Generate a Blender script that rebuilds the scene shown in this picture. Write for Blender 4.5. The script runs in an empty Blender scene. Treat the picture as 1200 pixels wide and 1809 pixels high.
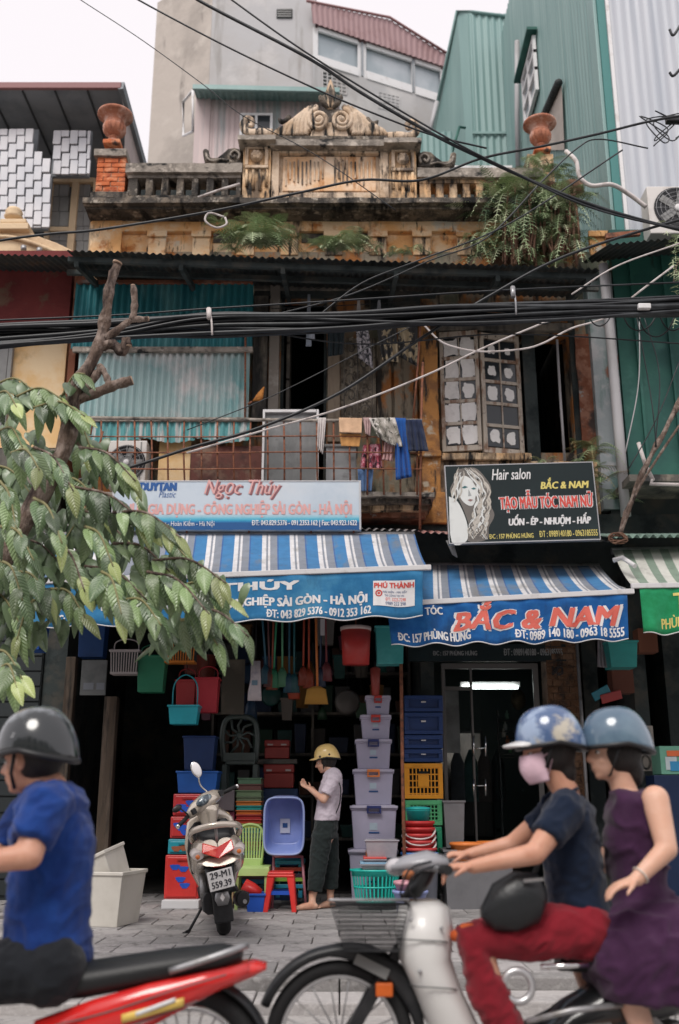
import bpy,bmesh,math,random
from math import sin,cos,pi,radians as rad,atan,tan,sqrt
from mathutils import Vector,Matrix,noise
random.seed(7)
SC = bpy.context.scene
COL = SC.collection
# ------------------------------------------------------------ camera
CAMH,TILT,FPX = 1.2,rad(16),1758.75
cam_data = bpy.data.cameras.new('street_camera')
cam = bpy.data.objects.new('street_camera',cam_data)
COL.objects.link(cam)
cam.location = (0,0,CAMH)
cam.rotation_euler = (rad(90) + TILT,0,0)
cam_data.sensor_fit = 'VERTICAL'
cam_data.sensor_width = cam_data.sensor_height = 36
cam_data.lens = 35
cam_data.clip_start,cam_data.clip_end = .05,900
cam_data.dof.use_dof = True; cam_data.dof.focus_distance = 8.4; cam_data.dof.aperture_fstop = 1.5
SC.camera = cam
# ------------------------------------------------------------ light: bright overcast
world = bpy.data.worlds.new('World'); SC.world = world
world.use_nodes = True
wn,wl = world.node_tree.nodes,world.node_tree.links
bg = wn['Background']
sky = wn.new('ShaderNodeTexSky'); sky.sky_type = 'NISHITA'; sky.sun_disc = False
sky.sun_elevation = rad(54); sky.sun_rotation = rad(200)
mx = wn.new('ShaderNodeMix'); mx.data_type = 'RGBA'
mx.inputs['Factor'].default_value = .93
wl.new(sky.outputs['Color'],mx.inputs['A'])
mx.inputs['B'].default_value = (6.7,6.3,6.45,1)
wl.new(mx.outputs['Result'],bg.inputs['Color'])
bg.inputs['Strength'].default_value = .1
sd = bpy.data.lights.new('sun','SUN'); sd.energy = 1.5; sd.angle = rad(25); sd.color = (1,.955,.9)
sun = bpy.data.objects.new('sun',sd); COL.objects.link(sun)
sun.rotation_euler = (rad(38),0,rad(-20))
SC.view_settings.view_transform = 'Standard'; SC.view_settings.look = 'None'
SC.view_settings.exposure = .66; SC.view_settings.gamma = 1
SC.view_settings.use_curve_mapping = False
SC.cycles.max_bounces = 8; SC.cycles.transparent_max_bounces = 12
try:
    SC.cycles.use_denoising = True
except Exception: pass
# ------------------------------------------------------------ photo coordinates (1200x1809) to places
def P(px,py,Y):
    u = (px - 600) / FPX; v = (904.5 - py) / FPX
    k = Y / (cos(TILT) - v * sin(TILT))
    return Vector((u * k,Y,CAMH + (sin(TILT) + v * cos(TILT)) * k))
def PX(px,Y,z):
    return (px - 600) / FPX * (Y * cos(TILT) + (z - CAMH) * sin(TILT))
def PG(px,py,z=0.0):
    u = (px - 600) / FPX; v = (904.5 - py) / FPX
    k = (z - CAMH) / (sin(TILT) + v * cos(TILT))
    return Vector((u * k,k * (cos(TILT) - v * sin(TILT)),z))
def R(px0,py0,px1,py1,Y):
    """upright rectangle in the plane Y: x0, x1, z0 (bottom), z1 (top)"""
    m = (py0 + py1) / 2
    return P(px0,m,Y).x,P(px1,m,Y).x,P(600,py1,Y).z,P(600,py0,Y).z
# ------------------------------------------------------------ things, parts
WM = {}
def tag(o,label=None,cat=None,group=None,kind=None):
    if label: o['label'] = label
    if cat: o['category'] = cat
    if group: o['group'] = group
    if kind: o['kind'] = kind
    return o
def thing(name,label,cat,loc=(0,0,0),rz=0,group=None):
    o = bpy.data.objects.new(name,None); COL.objects.link(o)
    o.empty_display_size = .1
    o.location = loc; o.rotation_euler = (0,0,rz)
    WM[o.name] = Matrix.Translation(Vector(loc)) @ Matrix.Rotation(rz,4,'Z')
    return tag(o,label,cat,group)
def kids(o): return [c for c in COL.objects if c.parent == o]
def dup(root,loc=None,rz=None,label=None,group=None,scale=None,mats=None):
    def cp(o,par):
        c = o.copy(); COL.objects.link(c)
        if par is not None: c.parent = par
        for ch in kids_map.get(o.name,()): cp(ch,c)
        return c
    kids_map = {}
    for o in COL.objects:
        if o.parent: kids_map.setdefault(o.parent.name,[]).append(o)
    r = cp(root,None)
    if loc is not None: r.location = loc
    if rz is not None: r.rotation_euler = (r.rotation_euler[0],r.rotation_euler[1],rz)
    if scale is not None: r.scale = scale if hasattr(scale,'__len__') else (scale,) * 3
    if label: r['label'] = label
    if group: r['group'] = group
    return r
def link(name,me,parent=None):
    o = bpy.data.objects.new(name,me); COL.objects.link(o)
    if parent is not None: o.parent = parent
    return o
class MB:
    def __init__(s): s.v = []; s.f = []; s.m = []; s.sm = []; s.cm = 0; s.cs = False
    def add(s,vs,fs,smooth=None):
        b = len(s.v); s.v += [Vector(v) for v in vs]
        for f in fs:
            s.f.append(tuple(b + i for i in f)); s.m.append(s.cm)
            s.sm.append(s.cs if smooth is None else smooth)
        return s
    def box(s,x0,x1,y0,y1,z0,z1,tx=0,ty=0):
        """tx, ty: how much narrower the bottom is on each side"""
        vs = [(x0+tx,y0+ty,z0),(x1-tx,y0+ty,z0),(x1-tx,y1-ty,z0),(x0+tx,y1-ty,z0),(x0,y0,z1),(x1,y0,z1),(x1,y1,z1),(x0,y1,z1)]
        return s.add(vs,[(3,2,1,0),(4,5,6,7),(0,1,5,4),(1,2,6,5),(2,3,7,6),(3,0,4,7)],False)
    def obox(s,c,sx,sy,sz,rot=None):
        c = Vector(c); Mx = rot if rot is not None else Matrix.Identity(3)
        vs = []
        for dz in (-.5,.5):
            for dx,dy in ((-.5,-.5),(.5,-.5),(.5,.5),(-.5,.5)):
                vs.append(c + Mx @ Vector((dx*sx,dy*sy,dz*sz)))
        return s.add(vs,[(3,2,1,0),(4,5,6,7),(0,1,5,4),(1,2,6,5),(2,3,7,6),(3,0,4,7)],False)
    def bar(s,a,b,w,d=None,up=(0,0,1)):
        a,b = Vector(a),Vector(b); d = w if d is None else d
        t = (b-a); L = t.length; t.normalize(); up = Vector(up)
        if abs(t.dot(up)) > .98: up = Vector((0,1,0))
        sd_ = t.cross(up).normalized(); u2 = sd_.cross(t)
        Mx = Matrix((sd_,t,u2)).transposed()
        return s.obox((a+b)/2,w,L,d,Mx)
    def tube(s,pts,r,n=8,caps=True,smooth=True,flat=1.0,up=None):
        pts = [Vector(p) for p in pts]; N = len(pts)
        rs = r if hasattr(r,'__len__') else [r]*N
        b = len(s.v); prev = None
        for i,p in enumerate(pts):
            t = (pts[min(i+1,N-1)] - pts[max(i-1,0)])
            if t.length < 1e-9: t = Vector((0,0,1))
            t.normalize()
            if prev is None:
                a = Vector(up) if up is not None else Vector((0,0,1))
                if abs(t.dot(a)) > .95: a = Vector((1,0,0)) if up is None else Vector((0,1,0.01))
                e1 = (a - t*a.dot(t)).normalized()
            else:
                e1 = prev - t*prev.dot(t)
                e1 = e1.normalized() if e1.length > 1e-6 else prev
            prev = e1; e2 = t.cross(e1)
            for k in range(n):
                an = 2*pi*k/n
                s.v.append(p + e1*cos(an)*rs[i]*flat + e2*sin(an)*rs[i])
        for i in range(N-1):
            for k in range(n):
                k2 = (k+1) % n
                s.f.append((b+i*n+k,b+i*n+k2,b+(i+1)*n+k2,b+(i+1)*n+k)); s.m.append(s.cm); s.sm.append(smooth)
        if caps:
            s.f.append(tuple(b+k for k in reversed(range(n)))); s.m.append(s.cm); s.sm.append(False)
            s.f.append(tuple(b+(N-1)*n+k for k in range(n))); s.m.append(s.cm); s.sm.append(False)
        return s
    def loft(s,rings,n=16,caps=True,smooth=True,power=1.0):
        """rings: (center, vecA, vecB) ellipses; power<1 squares them off"""
        b = len(s.v); N = len(rings)
        for c,A,B in rings:
            c,A,B = Vector(c),Vector(A),Vector(B)
            for k in range(n):
                an = 2*pi*(k+.5)/n; ca,sa = cos(an),sin(an)
                if power != 1:
                    ca = math.copysign(abs(ca)**power,ca); sa = math.copysign(abs(sa)**power,sa)
                s.v.append(c + A*ca + B*sa)
        for i in range(N-1):
            for k in range(n):
                k2 = (k+1) % n
                s.f.append((b+i*n+k,b+i*n+k2,b+(i+1)*n+k2,b+(i+1)*n+k)); s.m.append(s.cm); s.sm.append(smooth)
        if caps:
            s.f.append(tuple(b+k for k in reversed(range(n)))); s.m.append(s.cm); s.sm.append(False)
            s.f.append(tuple(b+(N-1)*n+k for k in range(n))); s.m.append(s.cm); s.sm.append(False)
        return s
    def lathe(s,prof,c=(0,0,0),n=20,smooth=True,sx=1,sy=1,flute=0,fn=12):
        c = Vector(c); b = len(s.v); N = len(prof)
        for q in prof:
            r,z = q[0],q[1]; fl = q[2] if len(q) > 2 else 0
            for k in range(n):
                an = 2*pi*k/n; rr = r*(1+fl*cos(an*fn))
                s.v.append(c + Vector((rr*cos(an)*sx,rr*sin(an)*sy,z)))
        for i in range(N-1):
            for k in range(n):
                k2 = (k+1) % n
                s.f.append((b+i*n+k,b+i*n+k2,b+(i+1)*n+k2,b+(i+1)*n+k)); s.m.append(s.cm); s.sm.append(smooth)
        return s
    def ball(s,c,rx,ry=None,rz=None,n=16,m=10,rot=None):
        c = Vector(c); ry = rx if ry is None else ry; rz = rx if rz is None else rz
        rot = rot if rot is not None else Matrix.Identity(3)
        b = len(s.v)
        for i in range(m+1):
            th = pi*i/m
            for k in range(n):
                an = 2*pi*k/n
                s.v.append(c + rot @ Vector((rx*sin(th)*cos(an),ry*sin(th)*sin(an),-rz*cos(th))))
        for i in range(m):
            for k in range(n):
                k2 = (k+1) % n
                s.f.append((b+i*n+k,b+i*n+k2,b+(i+1)*n+k2,b+(i+1)*n+k)); s.m.append(s.cm); s.sm.append(True)
        return s
    def prism(s,poly,y0,y1,smooth=False):
        """poly of (x,z) extruded along y"""
        n = len(poly)
        vs = [(p[0],y0,p[1]) for p in poly] + [(p[0],y1,p[1]) for p in poly]
        fs = [tuple(range(n)),tuple(reversed(range(n,2*n)))]
        s.add(vs,fs,False)
        b = len(s.v)-2*n
        for k in range(n):
            k2 = (k+1) % n
            s.f.append((b+k2,b+k,b+n+k,b+n+k2)); s.m.append(s.cm); s.sm.append(smooth)
        return s
    def grid(s,fn,nu,nv,smooth=True):
        b = len(s.v)
        for j in range(nv+1):
            for i in range(nu+1): s.v.append(Vector(fn(i/nu,j/nv)))
        for j in range(nv):
            for i in range(nu):
                a = b+j*(nu+1)+i
                s.f.append((a,a+1,a+nu+2,a+nu+1)); s.m.append(s.cm); s.sm.append(smooth)
        return s
    def mesh(s,name,mats,M=None):
        me = bpy.data.meshes.new(name)
        vs = s.v if M is None else [M @ v for v in s.v]
        me.from_pydata([tuple(v) for v in vs],[],s.f)
        me.polygons.foreach_set('use_smooth',s.sm)
        me.polygons.foreach_set('material_index',s.m)
        for m in (mats if isinstance(mats,(list,tuple)) else [mats]): me.materials.append(m)
        me.update()
        return me
    def build(s,name,mats,parent=None,bevel=0,fix=True,label=None,solid=0,sub=0):
        M = None
        if parent is not None:
            W = WM.get(parent.name)
            if W is not None: M = W.inverted()
        me = s.mesh(name,mats,M)
        if fix:
            bm = bmesh.new(); bm.from_mesh(me)
            bmesh.ops.remove_doubles(bm,verts=bm.verts,dist=1e-6)
            bmesh.ops.recalc_face_normals(bm,faces=bm.faces); bm.to_mesh(me); bm.free()
        o = link(name,me,parent)
        if parent is not None and parent.name in WM: WM[o.name] = WM[parent.name]
        else: WM[o.name] = Matrix.Identity(4)
        if solid:
            md = o.modifiers.new('solid','SOLIDIFY'); md.thickness = solid; md.offset = 0
        if bevel:
            md = o.modifiers.new('bevel','BEVEL'); md.width = bevel; md.segments = 2; md.limit_method = 'ANGLE'; md.angle_limit = rad(50)
        if sub:
            md = o.modifiers.new('sub','SUBSURF'); md.levels = md.render_levels = sub
        if label: o['label'] = label
        return o
def smooth_path(pts,k=6):
    """Catmull-Rom through points"""
    pts = [Vector(p) for p in pts]; out = []
    q = [pts[0]*2-pts[1]] + pts + [pts[-1]*2-pts[-2]]
    for i in range(1,len(q)-2):
        for j in range(k):
            t = j/k
            out.append(.5*((2*q[i]) + (q[i+1]-q[i-1])*t + (2*q[i-1]-5*q[i]+4*q[i+1]-q[i+2])*t*t + (3*q[i]-q[i-1]-3*q[i+1]+q[i+2])*t*t*t))
    out.append(pts[-1]); return out
# ------------------------------------------------------------ materials
def PM(name,col,rough=.6,layers=(),bump=0.0,bscale=60,metal=0,spec=.4,trans=0,alpha=1,emit=None,estr=1,subs=0,bstretch=None,coat=0,ior=None,sheen=0):
    """layers: (colour, noise scale, lo, hi[, stretch xyz]) blended over the base one by one"""
    m = bpy.data.materials.new(name); m.use_nodes = True
    nt = m.node_tree; N,L = nt.nodes,nt.links
    b = N['Principled BSDF']
    b.inputs['Base Color'].default_value = (*col,1)
    b.inputs['Roughness'].default_value = rough; b.inputs['Metallic'].default_value = metal
    b.inputs['Specular IOR Level'].default_value = spec
    if trans: b.inputs['Transmission Weight'].default_value = trans
    if ior: b.inputs['IOR'].default_value = ior
    if alpha < 1: b.inputs['Alpha'].default_value = alpha
    if coat: b.inputs['Coat Weight'].default_value = coat; b.inputs['Coat Roughness'].default_value = .08
    if emit: b.inputs['Emission Color'].default_value = (*emit,1); b.inputs['Emission Strength'].default_value = estr
    if subs: b.inputs['Subsurface Weight'].default_value = subs; b.inputs['Subsurface Radius'].default_value = (.02,.008,.004)
    if sheen: b.inputs['Sheen Weight'].default_value = sheen
    tc = N.new('ShaderNodeTexCoord')
    cur = None
    for i,ly in enumerate(layers):
        c2,sc_,lo,hi = ly[:4]
        mp = N.new('ShaderNodeMapping'); L.new(tc.outputs['Object'],mp.inputs['Vector'])
        mp.inputs['Location'].default_value = (i*3.7,i*1.9,i*5.3)
        if len(ly) > 4: mp.inputs['Scale'].default_value = ly[4]
        nz = N.new('ShaderNodeTexNoise'); nz.inputs['Scale'].default_value = sc_
        nz.inputs['Detail'].default_value = 7; nz.inputs['Roughness'].default_value = .62
        L.new(mp.outputs['Vector'],nz.inputs['Vector'])
        mr = N.new('ShaderNodeMapRange'); mr.inputs['From Min'].default_value = lo; mr.inputs['From Max'].default_value = hi
        L.new(nz.outputs['Fac'],mr.inputs['Value'])
        mi = N.new('ShaderNodeMix'); mi.data_type = 'RGBA'
        L.new(mr.outputs['Result'],mi.inputs['Factor'])
        if cur is None: mi.inputs['A'].default_value = (*col,1)
        else: L.new(cur,mi.inputs['A'])
        mi.inputs['B'].default_value = (*c2,1)
        cur = mi.outputs['Result']
    if cur is not None: L.new(cur,b.inputs['Base Color'])
    if bump:
        mp = N.new('ShaderNodeMapping'); L.new(tc.outputs['Object'],mp.inputs['Vector'])
        if bstretch: mp.inputs['Scale'].default_value = bstretch
        nz = N.new('ShaderNodeTexNoise'); nz.inputs['Scale'].default_value = bscale; nz.inputs['Detail'].default_value = 6
        L.new(mp.outputs['Vector'],nz.inputs['Vector'])
        bp = N.new('ShaderNodeBump'); bp.inputs['Strength'].default_value = 1; bp.inputs['Distance'].default_value = bump
        L.new(nz.outputs['Fac'],bp.inputs['Height']); L.new(bp.outputs['Normal'],b.inputs['Normal'])
    return m
_pl = {}
def plastic(col,rough=.38):
    k = (tuple(round(c,3) for c in col),rough)
    if k not in _pl:
        _pl[k] = PM('plastic',col,rough,[(tuple(c*.8 for c in col),6,.45,.75),(tuple(min(1,c*1.1+.01) for c in col),2.5,.5,.8)],spec=.45,bump=.0006,bscale=25)
    return _pl[k]
def cloth(name,col,c2=None,lay=()):
    return PM(name,col,.92,[(c2 or tuple(c*.75 for c in col),9,.42,.7)] + list(lay),bump=.006,bscale=11,spec=.15,sheen=.15)
M = {}
M['ochre'] = PM('ochre_plaster',(.78,.42,.17),.9,[((.82,.60,.38),2.2,.44,.58),((.50,.19,.055),4.5,.55,.66),((.66,.6,.5),3.1,.6,.68),((.10,.075,.055),1.9,.57,.66,(1.6,1,.55)),((.03,.027,.024),7,.60,.68,(2,1,.35))],bump=.012,bscale=22)
M['ochre_mould'] = PM('mouldy_ochre_plaster',(.74,.46,.24),.92,[((.74,.55,.36),3,.42,.6),((.16,.115,.08),2.3,.43,.58,(1.5,1,.5)),((.022,.02,.019),5.2,.50,.60,(2.2,1,.45))],bump=.014,bscale=24)
M['stucco_pale'] = PM('pale_weathered_stucco',(.66,.52,.39),.9,[((.5,.36,.24),4,.45,.62),((.14,.11,.09),2.6,.5,.62,(1.8,1,.5)),((.02,.02,.02),6,.54,.63,(2.2,1,.35))],bump=.012,bscale=26)
M['mould'] = PM('black_mould_concrete',(.075,.066,.058),.95,[((.22,.18,.14),5,.47,.62),((.42,.37,.31),9,.57,.66),((.012,.012,.012),2.6,.50,.62,(2,1,.6))],bump=.018,bscale=28)
M['rail_stone'] = PM('stained_concrete_rail',(.33,.29,.25),.93,[((.16,.14,.12),2.6,.45,.62,(1.5,1,1)),((.50,.44,.38),6,.56,.66),((.025,.025,.025),3.5,.54,.63,(1.2,1,2))],bump=.012,bscale=30)
M['peel'] = PM('peeling_ochre_wall',(.34,.135,.042),.92,[((.25,.21,.155),2.6,.46,.54,(1.3,1,.7)),((.12,.13,.095),1.7,.52,.62,(1.4,1,.5)),((.03,.026,.022),3.4,.53,.62,(2,1,.4))],bump=.014,bscale=16)
M['grimy'] = PM('grimy_grey_plaster',(.13,.12,.105),.93,[((.25,.22,.18),3,.5,.62),((.04,.04,.04),2,.48,.62,(2,1,.4))],bump=.01,bscale=20)
M['dark_wall'] = PM('shade_toned_wall',(.040,.050,.050),.95,[((.075,.07,.06),3,.5,.65),((.018,.025,.026),2,.5,.6)],bump=.01,bscale=14)  # teal-dark tone of shadowed rooms put into the wall colour
M['black'] = PM('dark_interior',(.014,.022,.024),.95)  # teal-black of deep shadow put into the colour
M['brick'] = PM('orange_brick',(.56,.15,.055),.9,[((.68,.30,.16),6,.48,.62),((.34,.08,.035),9,.5,.64),((.06,.045,.04),4,.62,.7)],bump=.012,bscale=45)
M['mortar'] = PM('grey_mortar',(.36,.24,.17),.95,[((.15,.11,.09),6,.5,.65)],bump=.01,bscale=40)
M['terracotta'] = PM('terracotta',(.40,.155,.09),.8,[((.58,.36,.29),5,.48,.62),((.22,.08,.05),9,.55,.68,(1,1,.4))],bump=.006,bscale=40)
M['teal_sheet'] = PM('teal_painted_sheet',(.030,.19,.215),.5,[((.018,.13,.16),1.3,.45,.62,(1.5,1,.5)),((.13,.31,.32),1.3,.54,.75,(2,1,.6)),((.07,.045,.03),6,.66,.72)],bump=.002,bscale=30)
M['pale_sheet'] = PM('faded_white_teal_sheet',(.32,.44,.44),.62,[((.11,.32,.33),.8,.48,.64,(1.3,1,.8)),((.60,.56,.55),1.2,.50,.66,(1.6,1,1)),((.12,.10,.08),4,.66,.74,(5,1,.2))],bump=.002,bscale=30)
M['fringe_sheet'] = PM('faded_teal_valance_sheet',(.10,.31,.32),.62,[((.5,.5,.49),3,.52,.58,(3,1,.2)),((.09,.07,.06),6,.64,.7)],bump=.002,bscale=30)
M['green_sheet'] = PM('sea_green_sheet',(.235,.36,.345),.5,[((.18,.30,.29),.8,.45,.6,(4,4,.2)),((.33,.46,.43),1.6,.58,.72,(5,5,.15))],bump=.0015,bscale=20)
M['green_flat'] = PM('sea_green_panel',(.24,.37,.355),.45,[((.19,.31,.30),.5,.42,.62,(3,3,.3))],bump=.001,bscale=6)
M['green_dark'] = PM('deep_green_paint',(.03,.135,.105),.6,[((.016,.08,.07),.9,.42,.60),((.09,.22,.19),1.6,.56,.74),((.02,.02,.02),2,.62,.72,(3,3,.4))],bump=.003,bscale=9)
M['greyblue_sheet'] = PM('pale_grey_blue_sheet',(.50,.52,.56),.45,[((.40,.43,.48),1,.45,.62,(4,4,.15))],bump=.001,bscale=20)
M['pink_sheet'] = PM('pinkish_grey_sheet',(.52,.42,.41),.6,[((.28,.33,.33),.8,.52,.66,(4,4,.3)),((.60,.48,.46),2,.5,.7,(6,6,.2))],bump=.001,bscale=20)
M['maroon_sheet'] = PM('maroon_roof_sheet',(.36,.23,.235),.6,[((.30,.18,.18),2,.5,.65)])
M['concrete'] = PM('grey_cement_render',(.45,.445,.45),.9,[((.41,.39,.375),.35,.42,.6),((.30,.285,.27),1.3,.56,.70,(2,2,.25)),((.56,.54,.53),.7,.55,.7)],bump=.006,bscale=5)
M['concrete_warm'] = PM('warm_cement_render',(.47,.42,.375),.9,[((.33,.295,.265),.5,.46,.62),((.19,.17,.155),1.1,.58,.70,(1.5,1.5,.3)),((.53,.48,.43),1.5,.55,.7)],bump=.02,bscale=2.5)
M['beige'] = PM('beige_stucco',(.72,.55,.36),.9,[((.58,.42,.27),2,.5,.65),((.2,.15,.11),3,.62,.7)],bump=.006,bscale=20)
M['red_wall'] = PM('oxblood_wall',(.20,.042,.04),.9,[((.15,.03,.03),1.4,.45,.6),((.17,.10,.07),2.5,.60,.68),((.03,.02,.02),1.8,.6,.7)],bump=.004,bscale=15)
M['yellow_wall'] = PM('yellow_stained_wall',(.72,.47,.22),.9,[((.78,.60,.38),2,.45,.62),((.42,.28,.15),1.5,.58,.70)],bump=.004,bscale=15)
M['dark_roof'] = PM('dark_corrugated_iron',(.045,.052,.052),.75,[((.10,.075,.055),3,.52,.65),((.02,.025,.025),1.4,.5,.6)],bump=.002,bscale=30)
M['grey_roof'] = PM('grey_corrugated_iron',(.33,.32,.32),.6,[((.22,.17,.15),3,.52,.64),((.46,.45,.45),5,.55,.7)],bump=.002,bscale=30)
M['pink_roof'] = PM('faded_red_corrugated_iron',(.42,.20,.18),.7,[((.4,.35,.33),3,.48,.62),((.12,.08,.07),4,.58,.68)],bump=.002,bscale=30)
M['mint_roof'] = PM('mint_corrugated_sheet',(.27,.38,.33),.6,[((.16,.23,.2),3,.5,.65)],bump=.002,bscale=30)
M['tile_white'] = PM('white_grey_panel',(.68,.67,.69),.5,[((.54,.55,.59),1.2,.4,.65)])
M['panel_grey'] = PM('grey_panel',(.27,.27,.265),.7,[((.21,.21,.205),3,.45,.65)])
M['soffit'] = PM('dark_slate_soffit',(.24,.26,.28),.6,[((.18,.20,.22),2,.45,.62)])
M['fascia_red'] = PM('dusty_red_fascia',(.27,.13,.13),.6)
M['white_paint'] = PM('white_paint',(.72,.71,.71),.5,[((.55,.52,.5),5,.55,.7)])
M['old_white'] = PM('chipped_cream_paint',(.50,.44,.37),.75,[((.25,.15,.10),6,.50,.60,(2,2,.5)),((.62,.55,.48),4,.55,.7),((.08,.05,.04),12,.60,.66)],bump=.003,bscale=40)
M['film'] = PM('torn_white_film',(.84,.82,.80),.7,[((.62,.60,.58),5,.54,.68),((.34,.32,.31),8,.66,.74)],bump=.006,bscale=20)
M['glass_dark'] = PM('dark_window_glass',(.03,.035,.04),.12,spec=.5)
M['glass_sky'] = PM('pale_window_glass',(.30,.35,.38),.08,[((.42,.46,.49),.6,.5,.62)],spec=.8)
M['rust'] = PM('rusty_steel',(.235,.088,.048),.85,[((.33,.15,.09),12,.5,.65),((.10,.05,.035),18,.5,.65)],bump=.002,bscale=80)
M['rust_wall'] = PM('rusty_sheet',(.17,.058,.030),.85,[((.27,.13,.085),3,.52,.6),((.05,.035,.03),2.4,.53,.62),((.26,.27,.26),4,.62,.66)],bump=.006,bscale=30)
M['steel'] = PM('grey_steel',(.35,.35,.36),.4,[((.25,.24,.23),9,.5,.65)],metal=.6)
M['pvc'] = PM('grey_pvc_pipe',(.42,.41,.42),.5,[((.30,.29,.29),2,.5,.7,(1,1,.4))])
M['cable'] = PM('black_cable',(.012,.014,.017),.42,[((.04,.045,.05),3,.5,.7)])
M['cable_white'] = PM('dirty_white_cable',(.60,.55,.53),.6,[((.35,.3,.28),8,.5,.65)])
M['bark'] = PM('rough_bark',(.15,.105,.082),.95,[((.30,.235,.20),9,.48,.6),((.045,.03,.026),6,.5,.62,(2,2,.6))],bump=.03,bscale=28,bstretch=(1.6,1.6,.5))
M['cutwood'] = PM('pale_cut_wood',(.42,.30,.22),.9,[((.25,.16,.11),14,.5,.65)])
M['fern'] = PM('fern_green',(.19,.27,.13),.75,[((.30,.38,.20),3,.45,.62),((.10,.15,.07),5,.55,.68)])
M['fern_dark'] = PM('dark_fern',(.05,.095,.05),.8,[((.12,.17,.08),4,.5,.65),((.17,.13,.06),3,.6,.7)])
M['root'] = PM('brown_roots',(.14,.075,.05),.95,[((.24,.14,.09),8,.5,.65)],bump=.01,bscale=40)
M['aluminium'] = PM('aluminium',(.62,.62,.63),.35,metal=.8)
M['chrome'] = PM('chrome',(.8,.8,.8),.12,metal=1)
M['rubber'] = PM('black_rubber',(.012,.012,.013),.75,bump=.002,bscale=60)
M['black_plastic'] = PM('black_plastic',(.014,.015,.017),.4,[((.03,.03,.032),6,.5,.7)])
# ============================================================ setting
def corr(mb,o,u,v,n,pitch=.076,amp=.012,per=6,ragged=0,vn=1,sag=0):
    """corrugated sheet: o corner, u across the waves, v along them, n normal"""
    o,u,v,n = map(Vector,(o,u,v,n)); n.normalize()
    L = u.length; k = max(6,int(L/pitch*per))
    def fn(a,b):
        w = sin(2*pi*a*L/pitch)*amp
        rg = ragged*(noise.noise(Vector((a*L*3.1,5.2,1.7)))) if b > .99 else 0
        return o + u*a + v*(b + rg) + n*(w + sag*noise.noise(Vector((a*L*.9,b*v.length*.7,3))))
    return mb.grid(fn,k,vn)
g = MB(); g.box(-300,300,-60,400,-.5,-.02); g.build('ground',PM('earth',(.16,.15,.14),.95))['kind'] = 'structure'
asphalt = PM('dusty_asphalt',(.34,.325,.315),.93,[((.42,.40,.385),1.2,.45,.62),((.26,.25,.245),25,.5,.65),((.2,.19,.185),.8,.58,.7)],bump=.005,bscale=140)
g = MB(); g.box(-40,40,-12,6.62,-.02,0); g.build('road',asphalt)['kind'] = 'structure'
kerb_m = PM('dirty_kerb_stone',(.24,.23,.225),.9,[((.13,.125,.12),3,.48,.62),((.33,.32,.31),20,.5,.66)],bump=.006,bscale=50)
gut_m = PM('gutter_stone',(.40,.38,.37),.9,[((.30,.285,.28),3,.45,.65),((.46,.44,.43),30,.5,.65)],bump=.004,bscale=60)
kerb = bpy.data.objects.new('kerb',None); COL.objects.link(kerb); kerb['kind'] = 'structure'; WM['kerb'] = Matrix.Identity(4)
for i in range(-9,9):
    if -4 <= i < 4:
        g = MB(); g.box(i*.8+.004,(i+1)*.8-.004,6.62,6.80,-.01,.148 + random.uniform(-.003,.003)); g.build('kerb_stone',kerb_m,kerb,bevel=.012)
g = MB(); g.box(-40,-3.2,6.62,6.80,-.01,.147); g.box(3.2,40,6.62,6.80,-.01,.147); g.build('kerb_run',kerb_m,kerb)
for i in range(-7,7): g = MB(); g.box(i*.5+.004,(i+1)*.5-.004,6.27,6.618,-.01,.07+random.uniform(-.004,.004)); g.build('gutter_stone',gut_m,kerb,bevel=.01)
# pavement: base slab, tiles as parts
tile_mats = [PM('pavement_tile',c,.85,[(tuple(x*.72 for x in c),2.2,.42,.62),((.10,.095,.09),4.3,.56,.70),(tuple(min(1,x*1.12) for x in c),30,.5,.68)],bump=.004,bscale=70) for c in ((.33,.315,.31),(.38,.36,.355),(.27,.26,.255),(.35,.335,.33))]
pav = MB(); pav.box(-40,40,6.80,17.5,-.01,.128)
pavo = pav.build('pavement',PM('pavement_bed',(.13,.12,.115),.95,[((.22,.21,.2),4,.45,.65)],bump=.004,bscale=50)); pavo['kind'] = 'structure'
_tm = []
for v in range(4):
    g = MB(); s = .396; h0 = random.uniform(-.002,.002)
    g.box(-s/2,s/2,-s/2,s/2,0,.022)
    me = g.mesh('paving_tile',tile_mats[v]); bm = bmesh.new(); bm.from_mesh(me)
    bmesh.ops.bevel(bm,geom=[e for e in bm.edges if all(x.co.z > .01 for x in e.verts)],offset=.006,segments=1,affect='EDGES'); bm.to_mesh(me); bm.free(); _tm.append(me)
for j in range(13):
    for i in range(-8,8):
        o = link('paving_tile',random.choice(_tm),pavo)
        o.location = (i*.405 + .2 + (.2 if j % 2 else 0),7.01 + j*.405,.128 + random.uniform(-.002,.003))
        o.rotation_euler = (random.uniform(-.008,.008),random.uniform(-.006,.006),random.choice((0,pi/2,pi,1.5*pi)) + random.uniform(-.01,.01))
g = MB()
for sx in (-1,1):
    for j in range(13):
        for i in range(9,30): g.box(sx*(i*.405)-.19 + (.2 if j % 2 else 0),sx*(i*.405)+.19+(.2 if j % 2 else 0),7.01+j*.405-.198,7.01+j*.405+.198,.128,.149)
g.build('tile_run',tile_mats[0],pavo)['kind'] = 'stuff'
opp = thing('opposite_terrace','unseen terrace of shophouses across the street behind the viewer, added to block low sky','building',(0,-10,0))  # unseen houses opposite, added to block low sky and deepen the shadows
opm = PM('opposite_stucco',(.36,.33,.29),.9,[((.44,.40,.32),1.5,.45,.65)])
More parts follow.
